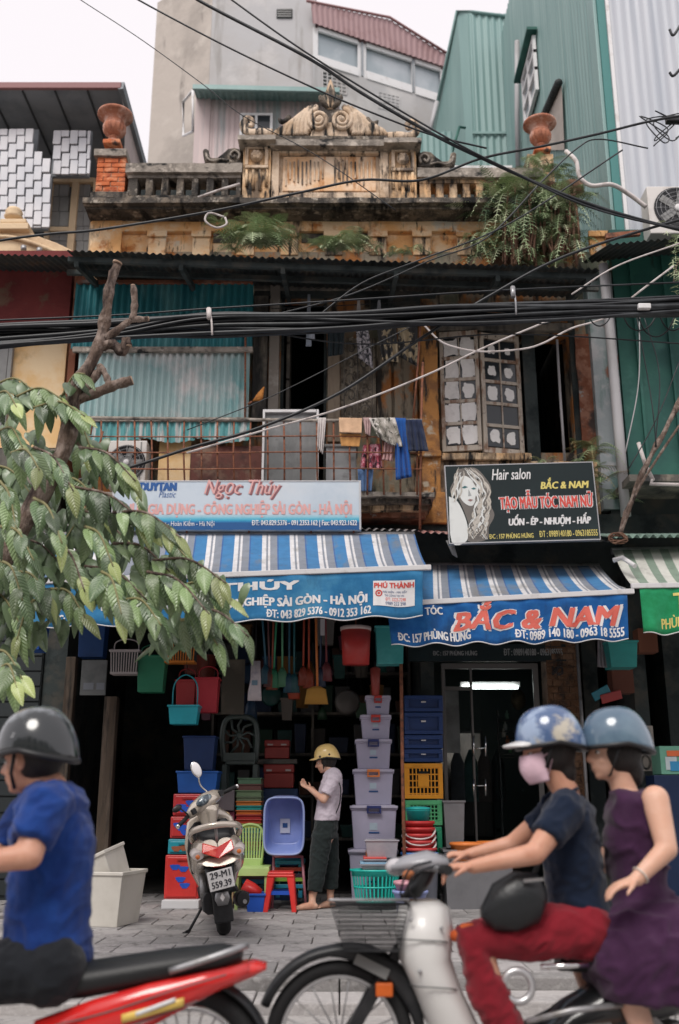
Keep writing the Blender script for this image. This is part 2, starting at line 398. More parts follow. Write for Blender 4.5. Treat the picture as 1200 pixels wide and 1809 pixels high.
for i in range(-7,8):
    h = 8.2 + 1.2*sin(i*2.3); g = MB(); g.box(i*4+.01,i*4+3.99,-16,-10,-.01,h); g.build('house_front',opm,opp)
    for k in range(3):
        g = MB(); g.box(i*4+.8,i*4+3.2,-10.0,-9.95,.2+k*3.2,2.3+k*3.2); g.build('window',M['glass_dark'],opp)
# ------------------------------------------------------------ the old shophouse
YF = 11.5
house = thing('shophouse','old ochre colonial shophouse with mouldy parapet and scroll pediment','building',(0,YF,.15))
def fb(mb,a,b,c,d,Y,depth):      # facade box from photo rectangle, front at Y
    x0,x1,z0,z1 = R(a,b,c,d,Y); mb.box(x0,x1,Y,Y+depth,z0,z1); return mb
# main walls
xl,xr = P(160,420,YF).x,3.52
g = MB()
dx0,dx1,dz0,dz1 = R(495,520,577,880,YF)              # upstairs door opening
wx0,wx1,wz0,wz1 = R(780,590,1010,800,YF)             # window opening
ztop = P(600,352,YF).z; zfl = P(600,915,YF).z
def holed(mb,x0,x1,z0,z1,holes,y0,y1):
    xs = sorted({x0,x1,*[h[0] for h in holes],*[h[1] for h in holes]})
    for a,b in zip(xs,xs[1:]):
        zs = [z0,z1]; hs = [h for h in holes if h[0] <= a+1e-6 and h[1] >= b-1e-6]
        for h in hs: zs += [h[2],h[3]]
        zs = sorted(set(zs))
        for c,d in zip(zs,zs[1:]):
            if any(h[2] <= c+1e-6 and h[3] >= d-1e-6 for h in hs): continue
            mb.box(a,b,y0,y1,c,d)
holed(g,xl,xr,zfl,P(600,445,YF).z,[(dx0,dx1,dz0,dz1),(wx0,wx1,wz0,wz1)],YF,YF+.3)
g.build('wall',M['peel'],house)
xq = P(1016,420,YF).x
g = MB(); g.box(xl,xq,YF+.05,YF+.3,P(600,444.9,YF).z+.002,ztop); g.build('frieze',M['ochre'],house)
g = MB(); g.box(xl+.02,xl+.3,YF+.3,17.4,3.9,ztop-.02); g.box(xr-.3,xr,YF+.3,17.4,3.9,P(600,470,YF).z); g.box(xl+.3,xr-.3,17.1,17.4,.15,P(600,470,YF).z); g.build('side_wall',M['grimy'],house)
g = MB(); g.box(xl+.31,xq-.01,YF+.31,17.09,ztop-.25,ztop-.1); g.build('roof',M['mould'],house)
g = MB(); g.box(xl+.31,xr-.31,YF+.31,17.09,zfl-.15,zfl-.01); g.build('upper_floor',M['grimy'],house)
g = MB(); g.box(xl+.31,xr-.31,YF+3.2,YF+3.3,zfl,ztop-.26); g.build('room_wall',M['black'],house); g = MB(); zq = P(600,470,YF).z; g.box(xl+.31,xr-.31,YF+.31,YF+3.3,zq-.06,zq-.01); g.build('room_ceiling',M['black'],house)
# frieze: band, panels and small pilasters
g = MB(); fb(g,160,385,1010,408,YF-.03,.079); g.build('frieze_band',M['ochre'],house,bevel=.01)
for k in range(11):
    a = 262 + 78*k
    g = MB(); fb(g,a,408.3,a+31,450,YF-.02,.069); g.build('pilaster',M['ochre'] if k < 3 or k > 8 else M['ochre_mould'],house,bevel=.008)
    g = MB(); fb(g,a-2,407,a+33,417,YF-.06,.03); g.build('pilaster_cap',M['ochre'],house,bevel=.006)
g = MB(); fb(g,160,380,215,450,YF-.045,.09); g.build('corner_pilaster',M['ochre'],house,bevel=.01)
for a,b in ((377,420),(533,578),(612,652)):
    g = MB(); fb(g,a,410,b,428,YF+.03,.02); g.build('recess_shade_plate',M['mould'],house)  # dark plates stand in for the shade inside frieze openings
# cornice
def wob(mb_o,s=.012,f=3):      # uneven, worn edges
    me = mb_o.data; bm = bmesh.new(); bm.from_mesh(me)
    bmesh.ops.subdivide_edges(bm,edges=[e for e in bm.edges if e.calc_length() > .5],cuts=24)
    bmesh.ops.subdivide_edges(bm,edges=[e for e in bm.edges if .3 < e.calc_length() <= .5],cuts=3)
    for v in bm.verts:
        n = Vector((noise.noise(v.co*f),noise.noise(v.co*f+Vector((9,3,1))),noise.noise(v.co*f+Vector((2,8,5)))))
        n2 = Vector((noise.noise(v.co*f*4),noise.noise(v.co*f*4+Vector((9,3,1))),noise.noise(v.co*f*4+Vector((2,8,5)))))
        v.co += n*s + n2*s*.5
    bmesh.ops.triangulate(bm,faces=[q for q in bm.faces if len(q.verts) > 4])
    bm.to_mesh(me); bm.free(); return mb_o
g = MB(); fb(g,146,349,1012,358,YF-.42,.5); wob(g.build('cornice',M['mould'],house),.014)
g = MB(); fb(g,152,358.3,1010,369,YF-.32,.42); wob(g.build('cornice',M['mould'],house),.014)
g = MB(); fb(g,158,369.3,1008,380,YF-.16,.3); wob(g.build('cornice',M['ochre_mould'],house),.01)
# balustrades
YB = YF-.12
def balustrade(x0,x1,yr0,yr1,yo0,yo1,holes,ybot,m1,m2):
    g = MB(); fb(g,x0,yr0,x1,yr1,YB-.06,.4); wob(g.build('balustrade_rail',M['rail_stone'],house),.008)
    g = MB(); fb(g,x0+4,yr1+.3,x1-2,yo0,YB,.26); wob(g.build('balustrade_head',m1,house),.006)
    g = MB(); fb(g,x0+2,yo1,x1,ybot,YB-.03,.34); wob(g.build('balustrade_sill',m2,house),.008)
    ed = [x0+4] + [q for h in holes for q in h] + [x1-2]
    for a,b in zip(ed[::2],ed[1::2]):
        if b-a < 2: continue
        g = MB(); fb(g,a,yo0+.2,b,yo1-.2,YB+.01,.22); wob(g.build('baluster',m2,house,bevel=.006),.007,6)
balustrade(222,428,288,304,314,345,[(243,257),(270,285),(297,312),(324,339),(350,365),(377,391),(403,417)],349,M['rail_stone'],M['mould'])
balustrade(738,960,296,312,323,351,[(761,771),(784,795),(808,818),(831,842),(855,865),(878,888),(900,911),(925,935)],354,M['ochre_mould'],M['ochre_mould'])
# dark sheet behind the balusters, the shade of the gaps put into its colour
g = MB(); x0,x1,z0,z1 = R(222,300,960,350,YF+1.1); g.box(x0,x1,YF+.9,YF+1.0,ztop-.1,z1-.2); g.build('attic_shade_sheet',M['dark_wall'],house)
# centre block
YC = YF-.16
g = MB(); fb(g,479,254,688,351,YC+.1,.35); g.build('pediment_block',M['stucco_pale'],house)
g = MB(); fb(g,480,259,493,349,YC+.02,.079); fb(g,671,259,687,349,YC+.02,.079); fb(g,493.2,258,670.8,270,YC+.015,.083); fb(g,493.2,340,670.8,350,YC+.015,.083)
g.build('panel_frame',M['stucco_pale'],house,bevel=.008)
g = MB(); fb(g,500,277,664,337,YC+.085,.02); wob(g.build('inscription_panel',PM('peach_plaster',(.74,.47,.27),.9,[((.80,.62,.46),2.4,.45,.6),((.50,.24,.1),4,.56,.66,(2,1,.5)),((.05,.04,.035),3.4,.60,.68,(2,1,.5))],bump=.012,bscale=20),house),.004)
for i in range(22):
    a = 504 + i*7.2; t0 = 282 + (3 if i % 3 else 0); b0 = 318 + random.uniform(-6,12)
    if 9 < i < 12: continue
    g = MB(); fb(g,a,t0,a+3,b0,YC+.068,.022); g.build('panel_ridge',M['stucco_pale'],house,bevel=.004)
def square(px0,px1,oy,mm):
    g = MB(); fb(g,px0,252+oy,px1,350+oy*.3,YC,.5); wob(g.build('pier',mm,house,bevel=.01),.006)
    a,b = px0+4,px1-4
    g = MB(); fb(g,a,257+oy,b,262+oy,YC-.04,.045); fb(g,a,291+oy,b,296+oy,YC-.04,.045); fb(g,a,262.2+oy,a+6,290.8+oy,YC-.04,.045); fb(g,b-6,262.2+oy,b,290.8+oy,YC-.04,.045)
    g.build('square_frame',M['stucco_pale'],house,bevel=.006)
    c = P((a+b)/2,276.5+oy,YC-.01); rr = .085
    g = MB(); g.ball(c,rr,.06,rr,16,8)
    for k in range(6): g.ball(c+Vector((cos(k*pi/3)*rr*.5,-.045,sin(k*pi/3)*rr*.5)),.032,.022,.032,8,6)
    g.build('rosette',M['stucco_pale'],house)
    for i in range(4):
        x = a + 3 + i*(b-a-6)/3
        g = MB(); p0,p1 = P(x,300+oy,YC-.005),P(x,335+oy+random.uniform(-8,4),YC-.005); g.tube([p0,p1],.022,8); g.build('flute',M['ochre_mould'],house)
    g = MB(); fb(g,px0-5,246+oy,px1+5,252+oy,YC-.12,.6); fb(g,px0-9,238+oy,px1+9,245.8+oy,YC-.2,.7); wob(g.build('pier_cap',M['rail_stone'],house),.008)
square(429,478,0,M['ochre_mould']); square(688,736,5,M['ochre_mould'])
g = MB(); fb(g,478,246,689,257,YC-.1,.6); wob(g.build('pediment_cornice',M['rail_stone'],house),.008)
g = MB(); fb(g,484,240,684,245.8,YC-.06,.5); wob(g.build('pediment_cornice',M['mould'],house),.008)
# plinth under the shells
def PP(px,py,Y=YC): return P(px,py,Y)
pts = [(487,240),(500,231),(520,213),(540,198),(562,189),(583,186),(606,189),(628,197),(648,212),(665,230),(682,240)]
g = MB(); g.prism([(PP(a,b).x,PP(a,b).z) for a,b in pts],YC+.06,YC+.3); g.build('pediment_back',M['mould'],house)
pts = [(548,241),(552,230),(568,220),(584,216),(600,220),(612,230),(616,241)]
g = MB(); g.prism([(PP(a,b).x,PP(a,b).z) for a,b in pts],YC+.0,YC+.059); g.build('pediment_field',M['stucco_pale'],house)
# fluted shells: each rib its own part, springing from the volute
def shell(cx,cy,sgn):
    for i in range(9):
        f = i/8
        top = (cx - sgn*(-3 + 50*f),cy - 25 + 38*f**2.1 - 3*sin(pi*f))
        mid = (cx - sgn*(12 + 56*f),cy - 8 + 25*f**1.3)
        bot = (cx - sgn*(14 + 66*f),cy + 26 + 1.5*f)
        if i == 0: top,mid,bot = (cx-sgn*4,cy-24),(cx-sgn*20,cy-8),(cx-sgn*17,cy+20)
        pth = smooth_path([PP(*top),PP(*mid,YC-.02),PP(*bot,YC-.01)],6)
        g = MB(); n = len(pth); g.tube([p+Vector((0,.03,0)) for p in pth],[.026+.022*sin(pi*(.15+.7*k/(n-1))) for k in range(n)],8)
        g.build('shell_rib',M['stucco_pale'],house)
    sp = []
    for k in range(30):
        a = k/29*2.4*2*pi/1.2; r = 19*(1-.75*k/29)
        sp.append(PP(cx + sgn*r*cos(a+pi*.55)*1.0,cy - r*sin(a+pi*.55),YC-.02-.0015*k))
    g = MB(); g.tube(sp,[.034*(1-.4*k/29) for k in range(30)],8); g.build('volute',M['stucco_pale'],house)
    g = MB(); g.ball(PP(cx,cy,YC-.05),.045,.04,.045,12,8); g.build('volute_eye',M['stucco_pale'],house)
shell(563,211,1); shell(604,211,-1)
for sgn,bx,by in ((1,492,209),(-1,668,213)):       # small ears at the ends of the shells
    g = MB(); g.tube(smooth_path([PP(bx,by),PP(bx+sgn*6,by+6),PP(bx+sgn*14,by+4),PP(bx+sgn*20,by-4)],4),[.012,.02,.03,.035,.035,.035,.035,.035,.04,.04,.04,.04,.03],8); g.build('shell_ear',M['mould'],house)
# finial: stem with leaves
g = MB(); g.lathe([(.001,0),(.06,.0),(.075,.08),(.05,.2),(.07,.3),(.045,.4),(.02,.48),(.001,.52)],PP(584,197,YC+.1),12); g.build('finial_stem',M['stucco_pale'],house)
for sx,lx in ((-1,566),(1,603),(-1,574),(1,595),(0,584)):
    g = MB(); tip = PP(lx,160 if sx == 0 else 168,YC+.06); b0 = PP(584+sx*4,192,YC+.06)
    if sx == 0: tip = PP(584,150,YC+.06)
    g.tube([b0,b0.lerp(tip,.4)+Vector((sx*.03,0,0)),b0.lerp(tip,.75)+Vector((sx*.03,-.02,0)),tip],[.035,.06,.055,.01],8,flat=.5); g.build('finial_leaf',M['mould'],house)
# corner scrolls on the pier caps
for sgn,cx,cy in ((1,439,222),(-1,727,228)):
    g = MB(); sp = [PP(cx+sgn*42,cy+14,YC),PP(cx+sgn*22,cy+12,YC),PP(cx+sgn*6,cy+13,YC),PP(cx-sgn*6,cy+8,YC),PP(cx-sgn*9,cy-3,YC),PP(cx-sgn*2,cy-13,YC),PP(cx+sgn*7,cy-9,YC),PP(cx+sgn*6,cy-1,YC),PP(cx,cy-1,YC-.02)]
    sp = smooth_path(sp,4); g.tube(sp,[.05-.03*k/len(sp) for k in range(len(sp))],8,flat=1.4); g.build('corner_scroll',M['stucco_pale'],house)
# side volutes on the rails
for sgn,cx,cy in ((-1,427,288),(1,738,294)):
    top = [(0,-24),(12,-28),(24,-26),(34,-17),(44,-10),(54,-10),(58,-16),(58,-24),(64,-27),(69,-24),(68,-14),(64,-4),(56,0)]
    poly = [(cx,cy)] + [(cx+sgn*a,cy+b) for a,b in top]
    if sgn < 0: poly = poly[::-1]
    g = MB(); g.prism([(PP(a,b,YB).x,PP(a,b,YB).z) for a,b in poly],YB,YB+.2,True); g.build('side_volute',M['mould'],house,bevel=.02)
    g = MB(); g.tube(smooth_path([PP(cx+sgn*a,cy+b,YB-.02) for a,b in ((6,-6),(4,-16),(12,-22),(20,-16),(16,-9),(11,-13))],5),.016,6)
    g.tube(smooth_path([PP(cx+sgn*a,cy+b,YB-.02) for a,b in ((22,-4),(36,-7),(50,-4),(60,-8),(63,-18))],5),.014,6); g.build('volute_relief',M['rail_stone'],house)
# brick pier with single bricks, cap
bx0,bx1,bz0,bz1 = R(170,272,222,345,YF-.1)
g = MB(); g.box(bx0+.012,bx1-.012,YF-.088,YF+.22,bz0,bz1); g.build('pier_core',M['mortar'],house)
nc = 9; hh = (bz1-bz0)/nc; bmsh = []
for c in range(nc):
    off = .5 if c % 2 else 0; w = (bx1-bx0)/2
    ed = [0,.5,1] if not off else [0,.25,.75,1]
    for a,b in zip(ed,ed[1:]):
        g = MB(); j = random.uniform(-.01,.006)
        g.box(bx0+a*2*w+.005,bx0+b*2*w-.005,YF-.1+j,YF+.23,bz0+c*hh+.004,bz0+(c+1)*hh-.004); wob(g.build('brick',M['brick'],house,bevel=.006),.005,8)
g = MB(); fb(g,167,262,223,274,YF-.15,.45); wob(g.build('pier_cap',M['rail_stone'],house),.012)
g = MB(); fb(g,160,338,226,349,YF-.14,.42); wob(g.build('pier_base',M['mould'],house),.014)
# urns stand on the piers
def urn(px,py_base,label,s=1.0,dark=0):
    t = thing('urn',label,'urn',P(px,py_base,YF+.03),0,'terracotta urns on the parapet')
    c = WM[t.name].translation
    g = MB(); g.box(c.x-.12*s,c.x+.12*s,c.y-.12*s,c.y+.12*s,c.z,c.z+.07*s); g.build('plinth',M['brick'],t,bevel=.015)
    g = MB(); g.lathe([(.001,.07),(.10*s,.07),(.105*s,.09*s),(.06*s,.11*s),(.05*s,.15*s),(.075*s,.165*s),(.06*s,.18*s)],c,20); g.build('foot',M['terracotta'],t)
    g = MB(); g.lathe([(.05*s,.18*s),(.10*s,.20*s,.03),(.142*s,.25*s,.05),(.155*s,.30*s,.05),(.150*s,.345*s,.04),(.140*s,.355*s),(.150*s,.37*s),(.140*s,.385*s)],c,72,fn=14); g.build('fluted_bowl',M['terracotta'],t)
    g = MB(); g.lathe([(.140*s,.385*s),(.135*s,.43*s),(.155*s,.47*s),(.225*s,.495*s),(.245*s,.515*s),(.24*s,.54*s),(.20*s,.545*s),(.15*s,.50*s),(.001,.5*s)],c,28); g.build('rim',M['terracotta'],t)
urn(200,262,'terracotta urn standing on the orange brick pier',.98)
urn(957,274,'terracotta urn half sunk in ferns in front of the green wall',.92)
g = MB(); fb(g,934,272,980,352,YF-.02,.4); g.build('pier',M['ochre_mould'],house)
# stick lying on the balustrade
g = MB(); g.tube([P(350,349,YB-.1),P(390,335,YB-.1),P(424,325,YB-.12)],.018,8); tag(g.build('stick',M['cable_white']),'pale stick propped across the left balusters','stick')
# eave of dark corrugated iron
eave = thing('tin_canopy','long dark corrugated tin canopy across the upper floor','canopy',(0,YF,7.3))
for px0,px1 in ((118,300),(298,480),(478,660),(658,850),(848,1062)):
    g = MB(); f0,f1 = P(px0,443+(px0-118)*.034,10.0),P(px1,443+(px1-118)*.034,10.0)
    b = Vector((0,YF-10.05,.42)); corr(g,f0,f1-f0,b,(0,-.3,1),.08,.012,6,0,3,.02)
    g.build('roof_sheet',M['dark_roof'],eave)
g = MB()
for py,Y in ((455,10.12),(452,10.7)):
    a,b = P(122,447,Y),P(1055,447+31,Y); dz = (Y-10)/1.45*.42; a.z = P(122,447,10).z+dz-.05; b.z = P(1055,478,10).z+dz-.05
    g.bar(a,b,.05,.06)
g.build('purlin',M['dark_wall'],eave)
for px in (135,320,500,700,880,1040):
    g = MB(); a = P(px,462+(px-118)*.034,10.1); a.z -= .02; g.bar(a,Vector((a.x,YF-.01,a.z+.36)),.05,.07); g.build('rafter',M['dark_wall'],eave)
# neighbour on the left: red over yellow
nl = thing('red_house','narrow house with oxblood upper wall over stained yellow wall','building',(-4.3,11.3,.15))
Y = 11.25
g = MB(); x0,x1,z0,z1 = R(-330,480,124,590,Y); g.box(x0,x1,Y,Y+.3,z0,z1+.3); g.build('red_wall',M['red_wall'],nl)
g = MB(); x0b,x1b,z0b,z1b = R(-330,590,122,790,Y); g.box(x0b,x1,Y+.02,Y+.32,z0b,z0-.003); g.build('yellow_wall',M['yellow_wall'],nl); g = MB(); g.box(x0b,x1,Y+.03,Y+.31,3.4,z0b-.003); g.build('dark_band',M['grimy'],nl)
g = MB(); fb(g,-60,600,9,760,Y-.02,.03); fb(g,9.5,600,16,770,Y-.05,.06); g.build('grey_shutter',M['panel_grey'],nl)
g = MB(); fb(g,118,480,130,860,Y-.1,.35); g.build('corner_post',M['rust_wall'],nl)
g = MB(); g.box(x0,x1-.02,Y+.33,17,3.4,z1+.28); g.build('body',M['grimy'],nl)
# its tin roof and beige ornate parapet
g = MB(); f0,f1 = P(-120,448,10.4),P(119,452,10.4); corr(g,f0,f1-f0,(0,.95,.3),(0,-.3,1),.08,.012,6,0,2,.015); g.build('roof_sheet',M['dark_roof'],nl)
ob = thing('beige_parapet','ornate beige gable parapet with small finial left of the shophouse','parapet',tuple(P(60,450,12.2)))
pl = [(-120,470),(-120,405),(-10,402),(20,400),(50,408),(72,418),(100,428),(125,440),(150,455),(155,470)]
g = MB(); g.prism([(P(a,b,12).x,P(a,b,12).z) for a,b in pl][::-1],12,12.35); g.build('gable',M['beige'],ob,bevel=.02)
g = MB(); fb(g,-10,393,50,404,11.9,.5); fb(g,0,386,46,392.8,11.94,.4); g.build('step',M['beige'],ob,bevel=.01)
g = MB(); g.lathe([(.001,0),(.11,0),(.13,.03),(.10,.06),(.12,.1),(.09,.15),(.04,.18),(.001,.19)],P(24,387,12.1),16); g.build('finial',M['beige'],ob)
g = MB(); g.tube(smooth_path([P(-60,425,11.97),P(10,418,11.97),P(60,430,11.97),P(110,450,11.97)],5),.03,6); g.build('moulding',M['beige'],ob)
g = MB()
for a,b in ((42,443),(70,447)): g.tube([P(a,b,11.9),P(a,b-8,11.9)],.04,10)
g.build('lamp_socket',M['steel'],ob)
# modern building at the upper left
mb_ = thing('modern_house','modern house with deep slate eave and white tiled screens','building',(-5,14,.15))
YM = 14.0
g = MB(); x0,x1,z0,z1 = R(-260,160,215,450,YM+1.4); g.box(x0,x1-.1,YM+1.4,YM+5,z0-1,P(214,158,12.9).z); g.build('wall',PM('dark_slate',(.035,.04,.045),.7),mb_)
a0,a1 = P(-260,158,12.9),P(214,158,12.9)
g = MB(); g.box(a0.x,a1.x,12.9,15.4,a1.z-.0,a1.z+.05); g.build('soffit',M['soffit'],mb_)
for i in range(6):
    g = MB(); x = a1.x - .5*i-.02; g.box(x-.012,x+.012,12.92,15.38,a1.z-.02,a1.z-.002); g.build('soffit_seam',PM('seam',(.05,.055,.06)) if i == 0 else bpy.data.materials['seam'],mb_)
g = MB(); g.box(a0.x,a1.x+.01,12.84,12.9,a1.z-.02,a1.z+.09); g.build('fascia',M['fascia_red'],mb_,bevel=.01)
# side gable with slanting edge
pg = [P(214,153,12.95),P(262,286,15.0),P(225,300,15.0),P(196,200,13.4)]
g = MB(); xx = a1.x
g.add([(xx,12.9,a1.z),(xx+.25,17.5,a1.z-1.2),(xx+.25,17.5,a1.z-4),(xx,12.9+.9,a1.z-4),(xx,13.3,a1.z-.3)],[(0,1,2,3,4)]); g.build('side_wall',M['pink_sheet'],mb_)
g = MB(); g.bar((xx+.01,12.86,a1.z+.04),(xx+.28,17.5,a1.z-1.15),.08,.16); g.build('verge',M['soffit'],mb_)
def tiles(px0,py0,px1,py1,Y,clip=None,tw=15,th=26.5):
    g = MB(); x0,x1,z0,z1 = R(px0,py0,px1,py1,Y)
    col = 0; a = px0
    while a < px1-3:
        yy = py0 - (13 if col % 2 else 0)
        while yy < py1-2:
            t0,t1 = max(yy,py0),min(yy+th,py1); b = min(a+tw,px1)
            if t1-t0 > 4 and (clip is None or clip((a+b)/2,(t0+t1)/2)):
                p0,p1 = P(a,t1,Y),P(b,t0,Y)
                q = MB(); q.box(p0.x+.009,P(b,t1,Y).x-.009,Y-.03+random.uniform(-.012,.008),Y,p0.z+.016,p1.z-.016); q.build('screen_tile',M['tile_white'],mb_)
            yy += th
        a += tw; col += 1
    return g
tiles(-16,228,89,405,13.3,lambda x,y: x < 57 or (y-235) > (x-57)*2.3)
tiles(93,231,160,311,13.45)
for c in ((-16,228,60,405),(60,312,88,405),(93,231,160,311)):
    g = MB(); x0,x1,z0,z1 = R(*c,13.5); g.box(x0,x1,13.51,13.57,z0,z1); g.build('screen_back',M['soffit'],mb_)
g = MB(); x0,x1,z0,z1 = R(80,313,168,450,14.1)
for a,b,c,d in ((80,313,168,321),(80,321.3,88,450),(122,321.3,134,450),(160,321.3,168,450),(88.3,400,121.7,408)): fb(g,a,b,c,d,14.05,.15)
g.build('beige_frame',M['beige'],mb_,bevel=.01)
for r in range(5):
    for a,b in ((88.5,104.5),(105.3,121.5),(134.5,147),(147.8,159.5)):
        y0 = 322+r*26; g = MB(); fb(g,a,y0,b,y0+25,14.12,.05); g.build('grey_panel',M['panel_grey'],mb_)
# grey cement tower with glazed penthouse
tw = thing('cement_tower','tall grey cement building with glazed penthouse under a maroon roof','building',(-2,20,.15))
YT = 19.5
cx = P(367,200,YT).x; xl2 = P(268,200,YT+1.2).x; xr2 = P(556,150,YT).x
ztp = P(600,-60,YT).z
g = MB(); g.add([(cx,YT,8),(xl2,YT+1.1,8),(xl2+.3,YT+7,8),(cx+.2,YT+7,8),(cx,YT,ztp),(xl2,YT+1.1,ztp-.05),(xl2+.3,YT+7,ztp),(cx+.2,YT+7,ztp)],[(0,1,5,4),(1,2,6,5),(2,3,7,6),(4,5,6,7),(3,0,4,7)]); g.build('side_face',M['concrete_warm'],tw)
g = MB(); g.box(cx+.003,xr2,YT,YT+7,8,ztp); g.build('front_face',M['concrete'],tw)
x0,x1,z0,z1 = R(489,17,517,33,YT)
g = MB(); g.box(x0,x1,YT-.02,YT+.01,z0,z1); g.build('vent',M['dark_wall'],tw)
g = MB()
for k in range(4): g.box(x0+.02,x1-.02,YT-.05,YT-.021,z0+.02+k*(z1-z0)/4,z0+.05+k*(z1-z0)/4)
g.build('vent_slats',M['panel_grey'],tw)
# penthouse
def PT(px,py): return P(px,py,19.4+(px-552)/235*1.7)
lo = [PT(553,350),PT(790,350)]
g = MB(); dv = Vector((.15,5,0)); A,B,C,D = PT(553,108),PT(786,182),PT(700,420),PT(553,420)
g.add([D,PT(790,420),B,A,D+dv,PT(790,420)+dv,B+dv,A+dv],[(0,1,2,3),(4,7,6,5),(3,2,6,7),(1,5,6,2)]); g.build('lower_wall',M['concrete'],tw)
# roof gable sheet
A,B,C,D = PT(550,12),PT(688,41),PT(790,104),PT(553,46)
g = MB()
def rg(a,b):
    top = A.lerp(B,a/.6) if a < .6 else B.lerp(C,(a-.6)/.4)
    bot = PT(553+a*233,47+a*77)
    return bot.lerp(top,b) + Vector((0,-.12 + .015*sin(a*160),0))
g.grid(rg,160,1); g.build('roof_gable',M['maroon_sheet'],tw)
g = MB(); g.tube([A+Vector((-.1,-.16,.02)),B+Vector((0,-.16,.03)),C+Vector((0,-.16,.02))],.035,6); g.build('roof_edge',M['fascia_red'],tw)
g = MB(); g.add([A,B,C,A+dv,B+dv,C+dv],[(0,1,4,3),(1,2,5,4)]); g.build('roof',M['maroon_sheet'],tw)
fr = [(553,562),(632,647),(727,733),(778,786)]
def top_(x): return 47+(x-553)/233*77
def bot_(x): return 108+(x-553)/233*74
for k,(a,b) in enumerate(fr):
    g = MB(); g.add([PT(a,bot_(a)),PT(b,bot_(b)),PT(b,top_(b)),PT(a,top_(a))] + [q+Vector((0,.15,0)) for q in (PT(a,bot_(a)),PT(b,bot_(b)),PT(b,top_(b)),PT(a,top_(a)))],[(0,1,2,3),(0,3,7,4),(1,5,6,2)]); g.build('mullion',M['white_paint'] if k != 1 else M['white_paint'],tw)
for a,b in ((562,632),(647,727),(733,778)):
    off = Vector((0,.08,0))
    g = MB(); g.add([PT(a,bot_(a))+off,PT(b,bot_(b))+off,PT(b,top_(b))+off,PT(a,top_(a))+off],[(0,1,2,3)]); g.build('pane',M['glass_sky'],tw)
    for da,wd_,fn_ in ((-8,.07,bot_),(-1,.09,bot_),(2,.06,top_)): g = MB(); g.bar(PT(a,fn_(a)+da),PT(b,fn_(b)+da),wd_,.12); g.build('window_rail',M['white_paint'],tw)
g = MB(); g.bar(PT(640,top_(640)),PT(640,bot_(640)),.05,.08); g.bar(PT(730,top_(730)),PT(730,bot_(730)),.05,.08); g.build('dark_mullion',M['soffit'],tw)
for a,b,c,d in ((668,164,706,192),(570,128,612,160)):   # lattice vents
    lv = MB(); p = [PT(a,b),PT(c,b+9),PT(c,d+9),PT(a,d)]; off = Vector((0,-.03,0))
    q = MB(); q.add([v+off*.5 for v in p],[(0,1,2,3)]); q.build('vent_back',M['dark_wall'],tw)
    q = MB()
    for k in range(6):
        f = k/5
        q.bar(p[0].lerp(p[1],f)+off,p[3].lerp(p[2],f)+off,.03,.03)
        q.bar(p[0].lerp(p[3],f)+off,p[1].lerp(p[2],f)+off,.03,.03)
    q.build('lattice_vent',M['concrete'],tw)
# shed of pinkish sheet in front of the tower
sh = thing('tin_shed','pinkish corrugated rooftop shed with green tin roof and small window','shed',tuple(P(450,290,17)))
YS = 16.8
x0,x1,z0,z1 = R(345,158,600,330,YS)
g = MB(); corr(g,(x0,YS,z0-1),(x1-x0,0,0),(0,0,z1-z0+1),(0,1,0),.11,.012,6); g.build('front_sheet',M['pink_sheet'],sh)
g = MB(); g.box(x0-.02,x0+.28,YS-.03,YS-.012,z0-1,z1); g.build('corner_sheet',M['pink_sheet'],sh)
g = MB(); g.box(x0+.02,x1-.02,YS+.03,YS+2.3,z0-1,z1-.05); g.build('body',M['pink_sheet'],sh)
g = MB(); p0,p1 = P(341,152,YS-.5),P(600,158,YS-.5); corr(g,p0,p1-p0,(0,2.6,.5),(0,-.2,1),.11,.015,6); g.build('roof_sheet',M['green_sheet'],sh)
g = MB(); g.bar(p0+Vector((0,0,-.03)),p1+Vector((0,0,-.03)),.06,.1); g.build('gutter',M['green_flat'],sh)
def small_window(par,a,b,c,d,Y,cols=2,m=None,glass=None,bar=.05):
    x0,x1,z0,z1 = R(a,b,c,d,Y)
    w = MB(); w.box(x0,x1,Y-.06,Y-.02,z1-bar,z1); w.box(x0,x1,Y-.06,Y-.02,z0,z0+bar)
    for k in range(cols+1):
        xx = x0 + (x1-x0-bar)*k/cols; w.box(xx,xx+bar,Y-.062,Y-.021,z0+bar+.001,z1-bar-.001)
    f = w.build('window',m or M['white_paint'],par)
    for k in range(cols):
        q = MB(); s0 = x0+(x1-x0-bar)*k/cols+bar; s1 = x0+(x1-x0-bar)*(k+1)/cols
        q.box(s0,s1,Y-.04,Y-.03,z0+bar,z1-bar); q.build('pane',glass or M['glass_dark'],f)
    return f
small_window(sh,424,203,482,245,YS-.02,2)
g = MB(); q = [P(341,160,YS),P(324,180,YS+1.4),P(324,240,YS+1.4),P(341,232,YS)]
g.tube(q+[q[0]],.03,6); g.build('side_window_frame',M['white_paint'],tw)
